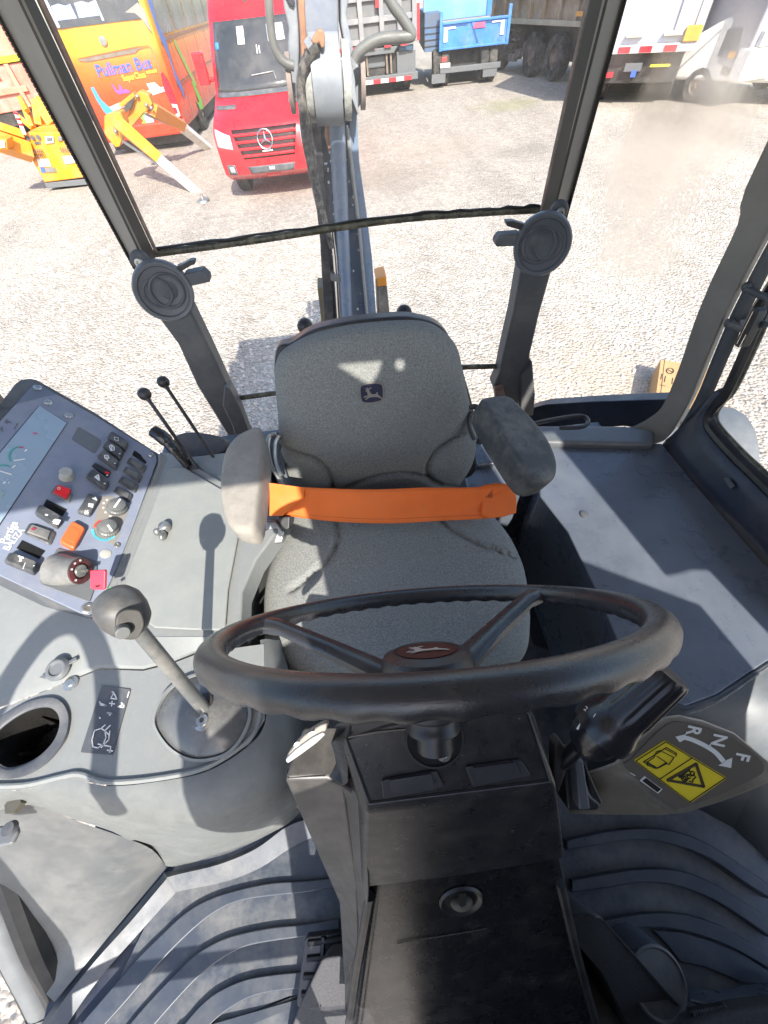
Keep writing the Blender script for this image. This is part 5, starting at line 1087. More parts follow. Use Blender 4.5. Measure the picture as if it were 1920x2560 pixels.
t = thing('lever_boot', 'dark rounded cover behind the thin levers on the rear deck', 'cover', D(500,1120,1.15)); ob('boot', hs, M_bezel, t, .01)

# ---------------------------------------------------------------- pedals and foam blocks
pd = thing('clutch_pedal', 'black pedal with a moulded grid left of the column foot', 'pedal', D(800,2420,1.0))
PDp = Pl(Z(800,2420,-1.20), (0,-.2,1))
def C7p(x, y): return C7c(x, y)
ob('pedal_pad', M().prism(rnd_poly([PDp(*C7p(*p)) for p in [(1415,1345),(1620,1320),(1640,1700),(1375,1660)]], .08, 3), PDp.n*.02), M_gloss, pd, .003)
m = M()
for (a, b) in (((1430,1370),(1600,1350)),((1425,1440),(1600,1420)),((1410,1520),(1600,1510)),((1400,1600),(1600,1600)),((1500,1340),(1480,1650))):
    m.tube([PDp(*C7p(*a), .022), PDp(*C7p(*b), .022)], .005, 6)
ob('pedal_grid', m, M_black, pd)
def foam(name, label, pts, d, th, off=(0,0,-.2)):
    o = ob(name, M().prism([D(u, v, d_) for (u, v), d_ in zip(pts, d)], off), M_foam, None, .008, 3); return tag(o, label, 'foam block')
foam('foam_pad', 'black foam padded block left of the column foot', [(803,2400),(822,2390),(905,2384),(905,2640),(700,2640),(745,2520)], (.74,.74,.74,.80,.80,.77), 0)
foam('foam_pad', 'long black foam padded block right of the column foot', [(1405,2290),(1468,2283),(1492,2284),(1512,2300),(1735,2548),(1800,2640),(1600,2640),(1500,2440),(1440,2350)], (.66,.64,.64,.64,.76,.84,.80,.70,.66), 0)
bs = thing('brake_pedal', 'black ribbed brake pedal pad low at the right edge of the floor', 'pedal', Z(1760,2530,-1.2))
BPp = Pl(Z(1760,2530,-1.15), (0,-.3,1)); ob('pedal_pad', M().prism([BPp(*p) for p in [(1712,2515),(1800,2500),(1815,2510),(1800,2522),(1735,2545),(1722,2540)]], BPp.n*.012), M_black, bs, .003)
m = M()
for k in range(12): m.tube([BPp(1722+k*7, 2514-k*1.2, .013), BPp(1730+k*7, 2538-k*1.6, .013)], .002, 6)
ob('pedal_ribs', m, M_bezel, bs)
bt_ = thing('column_boot', 'dark rubber tube boot beside the long foam block', 'boot', Z(1640,2420,-1.25))
cB = Z(1618,2432,-1.22); ob('boot_tube', M().lathe([(.055,-.06),(.055,.02),(.052,.03),(.046,.03),(.044,.0),(.001,-.01)], cB, (.15,-.2,1), 36), M_fend, bt_)
ob('boot_rim', M().lathe([(.052,.03),(.056,.033),(.052,.036),(.048,.033)], cB, (.15,-.2,1), 36), M_bezel, bt_)
bx = thing('plastic_bag', 'crumpled dark blue plastic sheet lying on the floor at the right edge', 'sheet', Z(1800,2500,-1.26))
m = M(); ctr = cat([Z(u, v, -1.24) for u, v in [(1675,2480),(1720,2466),(1780,2475),(1850,2470),(1930,2450),(2000,2480),(1990,2540),(1900,2545),(1820,2525),(1740,2510)]], 4, True); cc_ = sum(ctr, V())/len(ctr)
m.loft([[cc_+(p-cc_)*k+V((0,0,h+.02*noise.noise(p*19+V((k*3,0,0))))) for p in ctr] for k, h in ((1,0),(.85,.03),(.6,.045),(.3,.05),(.05,.05))]); ob('sheet', m, M_fend, bx, ang=30)
lb = [Z(u, v, -1.12) for u, v in [(1730,2560),(1800,2535),(1860,2522),(2000,2505),(2000,2640),(1700,2640)]]
o = ob('foam_pad', M().prism(lb, (0,0,-.05)), M_foam, None, .008); tag(o, 'low black foam strip at the lower right corner of the cab floor', 'foam block')

# ================================================================== BACKHOE BOOM BEHIND THE CAB
bo_ = thing('backhoe_boom', 'slate blue backhoe boom folded upright behind the rear window with hoses and pivot', 'excavator arm', (0,2.4,GZ))
def yp(pts, y): return [Y(u, v, y) for u, v in pts]
def slab(name, pts, y, th, mt, bev=.006, par=None): return ob(name, M().prism(yp(pts, y), (0,th,0)), mt, par or bo_, bev)
Y0 = 2.35
mat('pivot_cap', (.32,.24,.2), (.2,.17,.16), 20, .6)
slab('boom_beam', [(800,300),(868,300),(905,600),(932,830),(840,830),(815,600)], Y0+.05, .25, M_boom, .01)
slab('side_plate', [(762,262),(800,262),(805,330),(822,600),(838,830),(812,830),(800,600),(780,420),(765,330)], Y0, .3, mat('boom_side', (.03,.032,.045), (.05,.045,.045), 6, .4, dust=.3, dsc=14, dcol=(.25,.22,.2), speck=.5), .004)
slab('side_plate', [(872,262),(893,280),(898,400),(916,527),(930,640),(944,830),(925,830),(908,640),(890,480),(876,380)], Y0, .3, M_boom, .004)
ob('edge_weld', M().tube([Y(868,320,Y0-.01), Y(897,560,Y0-.01), Y(922,830,Y0-.01)], .009, 8), mat('weld_pale', (.3,.3,.3), None, 30, .4), bo_)
cyl = M().tube([Y(840,270,Y0-.02), Y(868,830,Y0-.02)], .035, 20); ob('hydraulic_ram', cyl, M_boom, bo_)
ob('ram_rod', M().tube([Y(828,560,Y0-.03), Y(838,640,Y0-.03), Y(850,830,Y0-.03)], .014, 14), M_chrome, bo_)
slab('ram_clamp', [(825,686),(852,690),(856,706),(828,704)], Y0-.05, .05, M_bezel)
slab('dirty_plate', [(815,300),(835,300),(835,360),(822,380),(812,340)], Y0-.03, .03, M_rust)
# pivot fork and barrel
slab('pivot_fork', [(765,236),(785,232),(788,262),(800,272),(822,268),(840,262),(858,270),(876,272),(898,290),(892,268),(888,200),(880,160),(870,150),(848,152),(850,246),(842,253),(795,255),(788,240),(778,200),(766,200)], Y0-.10, .1, M_boom2, .008)
ob('pivot_barrel', M().tube([Y(783,205,Y0-.06), Y(852,203,Y0-.06)], .125, 40), M_boom2, bo_)
for (u, v) in ((774,210),(866,205)): ob('pivot_spacer', M().tube([Y(u-9,v,Y0-.05), Y(u+9,v,Y0-.05)], .11, 36), mat('spacer_bright', (.5,.5,.48), (.3,.3,.28), 60, .4), bo_)
slab('fork_arm', [(842,145),(865,142),(880,180),(896,270),(895,290),(880,250),(860,250),(850,250)], Y0-.13, .05, M_boom2, .006)
for (u, v, s) in ((727,210,-1),(905,200,1)):
    ob('pivot_plate', M().tube([Y(u-5*s,v,Y0-.02), Y(u+6*s,v,Y0-.02)], .085, 36), MATS['pivot_cap'], bo_)
slab('upper_side', [(700,-60),(735,-60),(745,60),(748,120),(746,200),(742,245),(728,245),(722,170),(720,110),(722,70),(710,20)], Y0-.02, .28, M_boom2, .008)
slab('upper_side', [(850,-60),(878,-60),(866,40),(882,120),(892,160),(905,170),(906,250),(892,280),(882,240),(866,140),(852,60)], Y0-.02, .28, M_boom2, .008)
slab('upper_arm', [(750,-60),(845,-60),(846,60),(850,150),(850,200),(782,200),(776,120),(756,60)], Y0+.03, .25, mat('arm_blue_grey', (.20,.235,.30), (.17,.2,.26), 3, .35, dust=.15, dsc=9), .006)
slab('arm_gap', [(690,-60),(715,-60),(738,5),(735,20),(722,12)], Y0-.03, .1, M_navy, .003)
ob('hose', M().tube(cat(yp([(752,-40),(754,20),(757,70),(760,120),(762,150)], Y0-.12), 5), .012, 8), M_rust, bo_)
ob('hose', M().tube(cat(yp([(795,118),(775,135),(757,175),(752,220),(757,280),(766,360),(785,450),(800,520)], Y0-.17), 6), .017, 12), M_hosed, bo_)
ob('hose', M().tube(cat(yp([(780,140),(766,190),(765,260),(780,380),(800,500),(830,620)], Y0-.13), 6), .013, 12), M_hosed, bo_)
ob('hose', M().tube(cat(yp([(668,-50),(672,0),(676,60),(684,110),(697,140),(715,158),(735,165)], Y0-.1), 6), .015, 12), M_hose, bo_)
ob('hose', M().tube(cat(yp([(960,-30),(980,10),(1005,45),(1025,75),(1030,88),(1015,92),(985,94),(950,98),(920,112),(895,132),(885,150)], Y0-.1), 6), .017, 12), M_hose, bo_)
slab('hose_fitting', [(780,95),(795,72),(808,74),(813,92),(811,120),(803,122),(798,108),(790,112),(778,108)], Y0-.18, .05, M_rust, .006)
ob('fitting_nut', M().tube([Y(770,122,Y0-.17), Y(782,108,Y0-.17)], .026, 6), M_steel, bo_)
for (u, v) in ((810,133),(809,148)): ob('grease_nipple', M().ball(Y(u, v, Y0-.04), .012), M_chrome, bo_)
m = M(); rr_ = random.Random(8)
for i in range(60):
    t = rr_.random(); v = 300+t*520; u = rr_.uniform(812+t*30, 868+t*50); m.ball(Y(u, v, Y0-.0), rr_.uniform(.002,.006), 6, (1,.3,1.3))
ob('mud_speck', m, M_white, bo_)['kind'] = 'stuff'
fr_ = thing('rear_frame', 'dirty yellow swing frame low behind the seat on both sides of the boom', 'machine frame', (0,2.2,GZ))
def fslab(name, pts, y, th, mt): return ob(name, M().prism(yp(pts, y), (0,th,0)), mt, fr_, .008)
M_dirt = mat('dirty_yellow', (.22,.17,.06), (.12,.1,.07), 5, .7, dust=.4, dsc=5, dcol=(.25,.2,.16))
fslab('yellow_cap', [(939,698),(966,690),(968,716),(943,718)], 2.6, .16, M_lift)
fslab('frame_post', [(943,718),(968,716),(976,800),(978,850),(948,850)], 2.6, .16, mat('frame_brown', (.10,.095,.08), (.07,.065,.06), 5, .6, dust=.4, dsc=5))
fslab('frame_post', [(793,720),(822,722),(826,800),(828,850),(808,850),(800,780)], 2.62, .16, M_dirt)
ob('swing_frame', M().bb(-.35,.35,1.35,2.7,-2.3,-1.9), M_under, fr_, .02)
sb = M(); sb.bb(-.9,.9,1.25,1.45,-2.2,-1.5); ob('rear_beam', sb, M_under, fr_, .02)
# cardboard box on the gravel
cbx = thing('cardboard_box', 'brown cardboard box with black print standing on the gravel right of the cab', 'box', Z(1650,985,GZ))
tz = -2.262
q0, q1 = Z(1638,1000,tz), Z(1652,898,tz); ex_c = (q1-q0).normalized(); sd_c = V((ex_c.y, -ex_c.x, 0)); q2, q3 = q1+sd_c*.42, q0+sd_c*.42
ob('carton', M().prism([q0, q1, q2, q3], (0,0,GZ-tz)), M_card, cbx, .003)
TPp = Pl((0,0,tz+.002), (0,0,1)); TPp.p = V((0,0,tz+.002))
ob('carton_seam', strokes([[(1662,899),(1650,1000)]], TPp, 0, .002), M_carddk, cbx)
ob('carton_print', strokes([[(1675+9*math.cos(a), 927+7*math.sin(a)) for a in [k*.7 for k in range(10)]],[(1671,925),(1681,930)]], TPp, 0, .005), M_carddk, cbx)
ob('carton_print', strokes([[(1655,935),(1652,948)],[(1664,940),(1661,955)],[(1682,945),(1680,960)],[(1650,962),(1664,965)]], TPp, 0, .0035), M_carddk, cbx)

# ================================================================== VEHICLES (each in its own frame: x right, y away, z up, front/rear face at y=0)
def V3(root, pl_y):
    def f(u, v): return None
def truck_wheel(parent, x, y, r, w_, rimc=None, n=28):
    m = M(); m.lathe([(r*.55,-w_/2),(r*.93,-w_/2),(r,-w_*.38),(r,w_*.38),(r*.93,w_/2),(r*.55,w_/2)], (x,y,r), (1,0,0), n)
    t = ob('wheel', m, M_tyre, parent, local=True); m = M(); m.lathe([(.001,-w_*.3),(r*.2,-w_*.42),(r*.25,-w_*.3),(r*.48,-w_*.25),(r*.56,-w_*.46),(r*.57,0),(r*.56,w_*.46),(r*.48,w_*.25),(r*.25,w_*.3),(r*.2,w_*.42),(.001,w_*.3)], (x,y,r), (1,0,0), n); ob('rim', m, rimc or M_rim, t, local=True)
    return t
ZR = {'grey_dumper': ((0,0),(.55,.32),(.78,.50),(1.2,1.0),(1.55,1.25),(5,4.7)), 'blue_tipper': ((0,0),(.55,.36),(.78,.5),(1.2,.88),(2.32,1.52),(2.6,1.75),(5,4.2)), 'tan_dumper': ((0,0),(.6,.45),(1.65,1.2),(1.75,1.3),(5,4.4)), 'box_lorry': ((0,0),(.45,.4),(1.2,.95),(1.34,1.08),(5,4.7))}
def lb_(name, m, mt, par, bev=.01):
    T = ZR.get(par.name)
    if T:
        for q in m.v:
            for a, b in zip(T, T[1:]):
                if a[0] <= q.z <= b[0]: q.z = a[1]+(b[1]-a[1])*(q.z-a[0])/(b[0]-a[0]); break
    return ob(name, m, mt, par, bev, local=True)

# ---- red van
van = thing('red_van', 'red high roof delivery van facing the cab with a star emblem on its grille', 'van', (-1.33,10.0,GZ), R(-3))
vr = [(.34,.90,.16,.10),(.44,.955,.02,.14),(.60,.97,0,.16),(.85,.985,.02,.18),(1.02,.985,.05,.2),(1.14,.965,.14,.24),(1.25,.95,.36,.3),(1.40,.94,.66,.34),(1.46,.93,.74,.36),(1.9,.89,1.08,.32),(2.25,.84,1.38,.28),(2.34,.83,1.46,.26),(2.55,.80,1.66,.26),(2.75,.74,1.95,.26),(2.83,.66,2.4,.24)]
def vsec(z):
    for a, b in zip(vr, vr[1:]):
        if a[0] <= z <= b[0]: t = (z-a[0])/(b[0]-a[0]); return [p+(q-p)*t for p, q in zip(a, b)]
    return list(vr[-1])
def vsurf(f, z, off=0):
    _, hw, yf, bu = vsec(z); x = f*hw; y = yf+bu*abs(f)**3.2
    n = V((f*abs(f)**1.5*.9, -1, .35 if z < 1.1 else .9)).normalized(); return V((x, y, z))+n*off
m = M(); rg = []
for z, hw, yf, bu in vr:
    r_ = [vsurf(i/16, z) for i in range(-16, 17)]; rg.append(r_+[V((hw*1.01,yf+bu+.4,z)), V((hw*1.01,6,z)), V((-hw*1.01,6,z)), V((-hw*1.01,yf+bu+.4,z))])
m.loft(rg); ob('body', m, M_vred, van, local=True, ang=40)
def vpatch(name, f0, f1, z0, z1, mt, off=.006, nx=14, nz=8, par=None, fn=None, th=.004):
    m = M(); rows = []
    for j in range(nz+1):
        z = z0+(z1-z0)*j/nz; rows.append([])
        for i in range(nx+1):
            f = f0+(f1-f0)*i/nx
            if fn: f_, z_ = fn(i/nx, j/nz); 
            else: f_, z_ = f, z
            rows[-1].append(vsurf(f_, z_, off))
    m.loft(rows, closed=False); o = ob(name, m, mt, par or van, local=True, ang=60); x = o.modifiers.new('s','SOLIDIFY'); x.thickness = th; x.offset = 0; return o
vpatch('windshield', 0, 0, 0, 0, M_winddark, .008, 20, 10, fn=lambda s, t: ((s*2-1)*(.93-.05*t), 1.46+.05*(1-abs(s*2-1)**2)*0+t*(.80)))
vpatch('wiper_cowl', -.93, .93, 1.40, 1.455, M_bezel, .012)
gr = vpatch('grille', 0, 0, 0, 0, mat('grille_dark', (.03,.004,.006), None, 10, .5), .008, 16, 6, fn=lambda s, t: ((s*2-1)*(.50+.12*t), .66+.40*t))
for k in range(4):
    z = .70+.095*k; ob('grille_bar', M().tube([vsurf(-.5-.03*k+ (1.0+.06*k)*i/12, z, .022) for i in range(13)], .022, 8, flatx=.7), M_vred, van, local=True)
vpatch('lower_grille', 0, 0, 0, 0, M_bezel, .008, 12, 4, fn=lambda s, t: ((s*2-1)*(.44+.04*t), .44+.11*t))
for s in (-1, 1):
    vpatch('headlamp', 0, 0, 0, 0, M_lamp, .010, 8, 6, fn=lambda a, t, s=s: (s*(.66+a*.30), .80+.04*a+t*(.24-.05*(1-a))))
    fo = vpatch('fog_lamp', 0, 0, 0, 0, M_bezel, .010, 4, 4, fn=lambda a, t, s=s: (s*(.72+a*.18), .44+t*.15)); vpatch('lamp_lens', 0, 0, 0, 0, M_lamp, .016, 4, 4, par=fo, fn=lambda a, t, s=s: (s*(.76+a*.09), .475+t*.08))
    vpatch('bonnet_vent', 0, 0, 0, 0, M_bezel, .008, 6, 3, fn=lambda a, t, s=s: (s*(.52+a*.42), 1.28+t*.045-.01*a))
    mi = M().box((s*1.14,1.35,1.75), (.2,.12,.42)); mi.box((s*1.0,1.4,1.6), (.2,.05,.06)); lb_('mirror', mi, M_vred if s < 0 else M_bezel, van, .04)
    truck_wheel(van, s*.82, 1.0, .34, .24)
vpatch('number_plate_recess', -.16, .16, .30, .40, M_vred, .012)
# star emblem
ec = vsurf(0, .90, .045); nE = V((0,-1,.15)).normalized(); eX = V((1,0,0)); eU = eX.cross(nE)*-1; eU = eU if eU.z > 0 else -eU
em = ob('emblem_ring', M().tube([ec+(eX*math.cos(a)+eU*math.sin(a))*.135 for a in [2*math.pi*k/36 for k in range(36)]], .013, 8, closed=True), M_chrome, van, local=True)
m = M()
for k in range(3):
    a = math.pi/2+k*2*math.pi/3; d = eX*math.cos(a)+eU*math.sin(a); s = nE.cross(d); m.add([ec+d*.128, ec+s*.02, ec-s*.02, ec+nE*.014], [(0,1,3),(0,3,2),(0,2,1),(1,2,3)])
ob('star', m, M_chrome, em, local=True)
vpatch('badge', -.1, .1, .735, .755, M_white, .035, 4, 2)
vpatch('badge', -.05, .06, .47, .52, M_white, .02, 4, 2)
vpatch('roof_sign', -.42, .62, 2.62, 2.80, M_yel, .03, 10, 4, th=.02)
ob('camera_pod', M().ball(vsurf(-.1, 2.47, .02), .05, sq=(.8,.6,1.3)), M_bezel, van, local=True)
for (f0, f1, z0, z1, mt) in ((-.35,-.20,1.98,2.18,M_white),(.28,.62,1.98,2.17,M_lamp),(.02,.04,1.86,1.96,M_white),(.07,.09,1.86,1.95,M_white),(-.86,-.78,1.95,2.03,mat('sticker_blue', (.05,.25,.6), None, 9, .5))): vpatch('window_sticker', f0, f1, z0, z1, mt, .016, 4, 3)
ob('wiper', M().tube([vsurf(-.15+.45*i/6, 1.62+.02*i/6, .02) for i in range(7)]+[vsurf(.33, 1.55, .02)], .010, 6), M_steel, van, local=True)

# ---- orange coach
bus = thing('orange_coach', 'orange and yellow coach bus seen from its rear corner with blue lettering', 'bus', (-5.5,16.0,GZ), R(1))
BX, BH = 1.27, 3.5
m = M(); rg = []
for z, hw, y in ((.42,1.2,.10),(.5,1.24,.04),(.9,1.27,0),(1.5,1.27,0),(2.1,1.27,.02),(2.9,1.25,.10),(3.4,1.2,.2),(3.55,1.1,.35)):
    rg.append([V((-hw+.18,y,z)), V((-hw*.5,y-.02,z)), V((hw*.5,y-.02,z)), V((hw-.18,y,z)), V((hw-.05,y+.06,z)), V((hw,y+.2,z)), V((hw,12,z)), V((-hw,12,z)), V((-hw,y+.2,z)), V((-hw+.05,y+.06,z))])
m.loft(rg)
mb = mat('bus_paint', (.8,.11,.02), (.76,.10,.018), 2, .3, coat=.5)
def gradz(m_, stops, lo, hi):
    t = m_.node_tree; n = t.nodes; L_ = t.links; g = n.new('ShaderNodeNewGeometry'); s = n.new('ShaderNodeSeparateXYZ'); L_.new(g.outputs['Position'], s.inputs[0])
    r_ = n.new('ShaderNodeMapRange'); r_.inputs[1].default_value = lo; r_.inputs[2].default_value = hi; L_.new(s.outputs[2], r_.inputs[0])
    c = n.new('ShaderNodeValToRGB'); e = c.color_ramp.elements
    while len(e) < len(stops): e.new(.5)
    for i, (p, k) in enumerate(stops): e[i].position = p; e[i].color = (*k, 1)
    L_.new(r_.outputs[0], c.inputs[0]); L_.new(c.outputs[0], n['Principled BSDF'].inputs['Base Color'])
gradz(mb, [(0,(.72,.045,.012)),(.35,(.78,.075,.014)),(.6,(.80,.16,.014)),(.75,(.82,.34,.014)),(1,(.84,.42,.015))], GZ+.5, GZ+2.6)
ob('body', m, mb, bus, local=True, ang=30)
def fz(z, T=((0,0),(.4,.62),(.84,1.22),(1.0,1.35),(1.38,1.66),(1.8,1.92),(2.38,2.38),(5,5))):
    for a, b in zip(T, T[1:]):
        if a[0] <= z <= b[0]: return a[1]+(b[1]-a[1])*(z-a[0])/(b[0]-a[0])
    return z
def bsurf(x, z, off=.006):
    z = fz(z); return V((x, -.02-off+(.0 if z < 2.1 else (z-2.1)*.12), z))
def bq(name, pts, mt, off=.006, th=.004, par=None, bev=0): return ob(name, M().prism([bsurf(x, z, off) for x, z in pts], (0,-th,0)), mt, par or bus, bev, local=True)
bq('rear_window', [(-1.12,2.42),(-.95,2.38),(1.02,2.38),(1.14,2.46),(1.10,3.3),(-1.1,3.3)], M_winddark, .0, .012)
bq('pillar_trim', [(1.14,2.2),(1.20,2.1),(1.2,2.5),(1.1,2.62),(.72,2.5),(.95,2.47),(1.06,2.38)], M_pill, .012, .004)
for x0 in (-.95,-.4): bq('window_curtain', [(x0,2.5),(x0+.5,2.5),(x0+.48,2.72),(x0+.35,2.70),(x0+.2,2.74),(x0+.02,2.72)], mat('curtain_blue', (.2,.26,.5), (.35,.38,.55), 8, .9), .016, .003)
bq('window_post', [(-1.0,2.4),(-.93,2.4),(-1.0,3.3),(-1.07,3.3)], M_lamp, .018, .003); bq('window_post', [(.12,2.42),(.17,2.42),(.10,3.3),(.05,3.3)], M_lamp, .018, .003)
bq('engine_slot', [(-.85,1.70),(-.66,1.64),(.62,1.72),(.72,1.80),(.86,1.82),(.60,1.83),(-.8,1.76)], M_rim, .006, .004)
bq('vent_lip', [(-.86,1.76),(.62,1.86),(.98,1.86),(.98,1.84),(.62,1.835),(-.86,1.735)], mat('lip_orange', (.6,.14,.02), None, 9, .5), .006, .012)
bq('panel_gap', [(.98,1.85),(1.03,1.80),(1.06,1.4),(1.05,.95),(1.065,.95),(1.075,1.4),(1.045,1.81),(.99,1.865)], M_rim, .006, .002)
ob('lock_badge', M().lathe([(.001,0),(.09,0),(.085,.012),(.001,.015)], (-.05,-.03,2.12), (0,-1,0), 24), M_steel, bus, local=True)
def btxt(name, body, x, z, s, mt, **k): return text(name, body, mt, bus, bsurf(x, z, .014), (1,0,.03), (0,-1,.0), s, th=.004, local=True, **k)
M_bblue = flat('letter_blue', (.06,.13,.55), .5)
btxt('lettering', 'Pullman Bus', .18, 1.38, .30, M_bblue, bold=.02, shear=.1, sx=1.0)
btxt('lettering', 'SuperClass *****', .52, 1.17, .155, flat('letter_yellow', (.9,.55,.04), .5), bold=.02, sx=.9)
ob('graffiti', M().add([], []) if False else (lambda mm: mm)(M().prism([bsurf(x, z, .012) for x, z in [(-.30,1.08),(-.27,1.06),(-.22,.92),(-.16,.90),(-.12,1.04),(-.09,1.02),(-.06,.9),(.0,.92),(.08,.88),(.10,.84),(-.02,.84),(-.2,.83),(-.27,.88)]], (0,-.003,0))), flat('scrawl_violet', (.25,.08,.45), .6), bus, local=True)
bq('white_band', [(-.78,.66),(.62,.84),(.60,.98),(.82,.99),(.92,.86),(1.06,.88),(1.06,.80),(.70,.77),(-.78,.59)], M_white, .008, .004)
bq('blue_swoosh', [(-.86,1.05),(-.78,1.05),(-.74,.80),(-.6,.66),(-.4,.52),(-.1,.36),(-.05,.32),(-.3,.40),(-.62,.5),(-.80,.62),(-.86,.8)], flat('swoosh_blue', (.05,.3,.7), .5), .012, .003)
bq('green_swoosh', [(-.1,.36),(.06,.30),(.26,.34),(.34,.46),(.30,.56),(.16,.60),(.12,.72),(.02,.70),(.04,.52),(.14,.44),(.02,.38)], flat('swoosh_green', (.18,.6,.05), .5), .014, .003)
bq('yellow_swoosh', [(.22,.78),(.42,.76),(.60,.60),(.50,.56),(.38,.62)], M_yel, .014, .003)
bq('tail_lamp', [(1.06,1.15),(1.12,1.18),(1.2,1.0),(1.23,.7),(1.20,.45),(1.10,.4),(1.04,.62),(1.0,.84)], mat('lamp_dark_red', (.35,.01,.03), None, 9, .25), .010, .008)
bq('tail_lamp_frame', [(1.06,.62),(1.2,.60),(1.19,.44),(1.07,.42),(1.07,.47),(1.15,.48),(1.15,.56),(1.06,.57)], M_white, .02, .004)
bq('number_plate', [(.18,.50),(.42,.52),(.42,.40),(.20,.38)], M_lamp, .02, .004)
lb_('bumper', M().bb(-1.2,1.22,-.10,.2,.32,.62), mb, bus, .05)
lb_('under_body', M().bb(-1.1,1.1,.3,11,.1,.45), M_under, bus, .02)
for yy in (2.6, 9.3):
    for s in (-1, 1): truck_wheel(bus, s*1.1, yy, .5, .3)
M_bsw = mat('coach_side_glass', (.05,.04,.045), (.2,.2,.2), 1.3, .1, spec=.8)
def bside(name, pts, mt, off=.006, th=.006): return ob(name, M().prism([V((BX+off, y, z)) for y, z in pts], (th,0,0)), mt, bus, local=True)
for k in range(6): bside('side_window', [(.5+k*1.9,2.1),(2.3+k*1.9,2.1),(2.3+k*1.9,3.3),(.5+k*1.9,3.3)], M_bsw)
bside('side_band', [(.2,1.98),(12,1.98),(12,2.05),(.2,2.05)], M_rust, .008)
bside('side_swirl', [(.25,2.9),(.6,3.3),(.7,2.6),(.5,2.3),(.8,2.0),(.6,1.5),(.9,1.1),(.7,.9),(.45,1.3),(.5,1.7),(.25,2.1)], flat('side_blue', (.12,.22,.6), .5), .014)
bside('side_swirl', [(1.6,1.9),(1.9,1.95),(2.6,1.3),(2.9,1.0),(2.7,.95),(2.2,1.3)], flat('side_lime', (.4,.55,.1), .5), .014)
bside('side_swirl', [(2.3,1.1),(2.5,1.1),(2.9,.7),(2.8,.45),(2.3,.5),(2.1,.7),(2.5,.62)], MATS['swoosh_green'] if 'swoosh_green' in MATS else M_yel, .014)
for k in range(5): bside('locker_seam', [(1.2+k*1.9,.5),(1.225+k*1.9,.5),(1.225+k*1.9,1.95),(1.2+k*1.9,1.95)], M_rim, .008)
bside('locker_seam', [(.3,1.22),(12,1.22),(12,1.245),(.3,1.245)], M_rim, .01)

# ---- red lorry far left
rl = thing('red_lorry', 'faded red tipper lorry with a lime stripe behind the yellow lift', 'lorry', (-10.9,20.7,GZ), R(28))
lb_('cargo_body', M().bb(-2.3,1.6,0,5,1.9,3.3), mat('faded_red', (.8,.26,.17), (.74,.2,.13), 2, .5, dust=.2, dsc=1.5), rl, .04)
lb_('stripe', M().bb(-2.3,1.62,-.02,.0,1.82,1.96), flat('stripe_lime', (.62,.6,.03), .5), rl, 0)
lb_('lower_body', M().bb(-2.2,1.5,.05,5,.75,1.8), mat('faded_red2', (.72,.2,.14), (.5,.17,.13), 2, .6, dust=.4, dsc=2), rl, .03)
m = M(); m.bb(-1.4,-.1,-.02,.04,1.5,1.6); m.bb(-.6,.5,-.04,.04,1.15,1.3); m.bb(-1.0,-.8,-.05,.04,.8,1.8); m.bb(.2,.34,-.05,.04,.8,1.8); lb_('body_rail', m, MATS['faded_red'], rl, .01)
lb_('under_body', M().bb(-2.0,1.4,.1,5,.4,.8), M_under, rl, .02)
lb_('sign_panel', M().bb(-1.4,-.55,-.03,-.01,2.2,2.7), M_white, rl, 0)
for x in (-1.4, .9): truck_wheel(rl, x, .9, .5, .3)
# ---- yellow spider lift
sl_ = thing('spider_lift', 'yellow tracked spider lift with white tipped outrigger legs spread on the gravel', 'access lift', (-6.5,13.2,GZ))
yl_ = 13.0
def ys(name, pts, y, th, mt, bev=.01, par=None): return ob(name, M().prism([Y(u, v, y) for u, v in pts], (0,th,0)), mt, par or sl_, bev)
def L1(x, y): return (x*.2351, y*.2351)
def L0(x, y): return (x*.4822, y*.4822)
bd1 = ys('control_box', [L1(240,1440),(L1(300,1405)),L1(620,1400),L1(760,1560),L1(905,1890),L1(470,1945),L1(440,1880),L1(330,1690),L1(245,1560)], yl_, .7, M_lift, .03)
ys('box_top', [L1(240,1440),L1(300,1400),L1(420,1345),L1(600,1335),L1(640,1400),L1(300,1425)], yl_+.1, .6, mat('lift_yellow_worn', (.55,.25,.03), (.45,.2,.03), 4, .6), .01)
ys('base_plate', [L1(470,1948),L1(905,1905),L1(925,1965),L1(500,2005)], yl_-.02, .6, M_grey, .01)
ys('track_unit', [L1(640,2000),L1(900,1960),L1(960,2080),L1(700,2100)], yl_+.15, .8, M_tyre, .03)
for (x, y, r_) in ((295,1470,.045),(350,1465,.045),(408,1460,.045)):
    c_ = Y(*L1(x, y), yl_-.01); ob('dial', M().lathe([(.001,0),(r_,0),(r_,.015),(.001,.018)], c_, (0,-1,0), 20), M_bezel, bd1)
ys('display', [L1(478,1452),L1(565,1448),L1(572,1520),L1(485,1528)], yl_-.03, .02, M_lamp, .003, bd1); ys('display_inset', [L1(498,1468),L1(552,1465),L1(555,1495),L1(502,1498)], yl_-.045, .02, M_bezel, 0, bd1)
ys('display', [L1(612,1452),L1(655,1450),L1(660,1500),L1(620,1505)], yl_-.03, .02, M_steel, .003, bd1); ys('plaque', [L1(365,1508),L1(425,1504),L1(428,1532),L1(370,1538)], yl_-.02, .01, M_bezel, 0, bd1)
m = M()
for k in range(6):
    for (x0, y0) in ((335,1590),(345,1640)):
        a, b = Y(*L1(x0+k*20, y0), yl_-.04), Y(*L1(x0+k*20+14, y0+38), yl_-.12); m.tube([a, b], .009, 6)
for k in range(4): m.tube([Y(*L1(640+k*24, 1570), yl_-.04), Y(*L1(655+k*24, 1620), yl_-.12)], .009, 6)
ob('hand_levers', m, M_bezel, bd1)
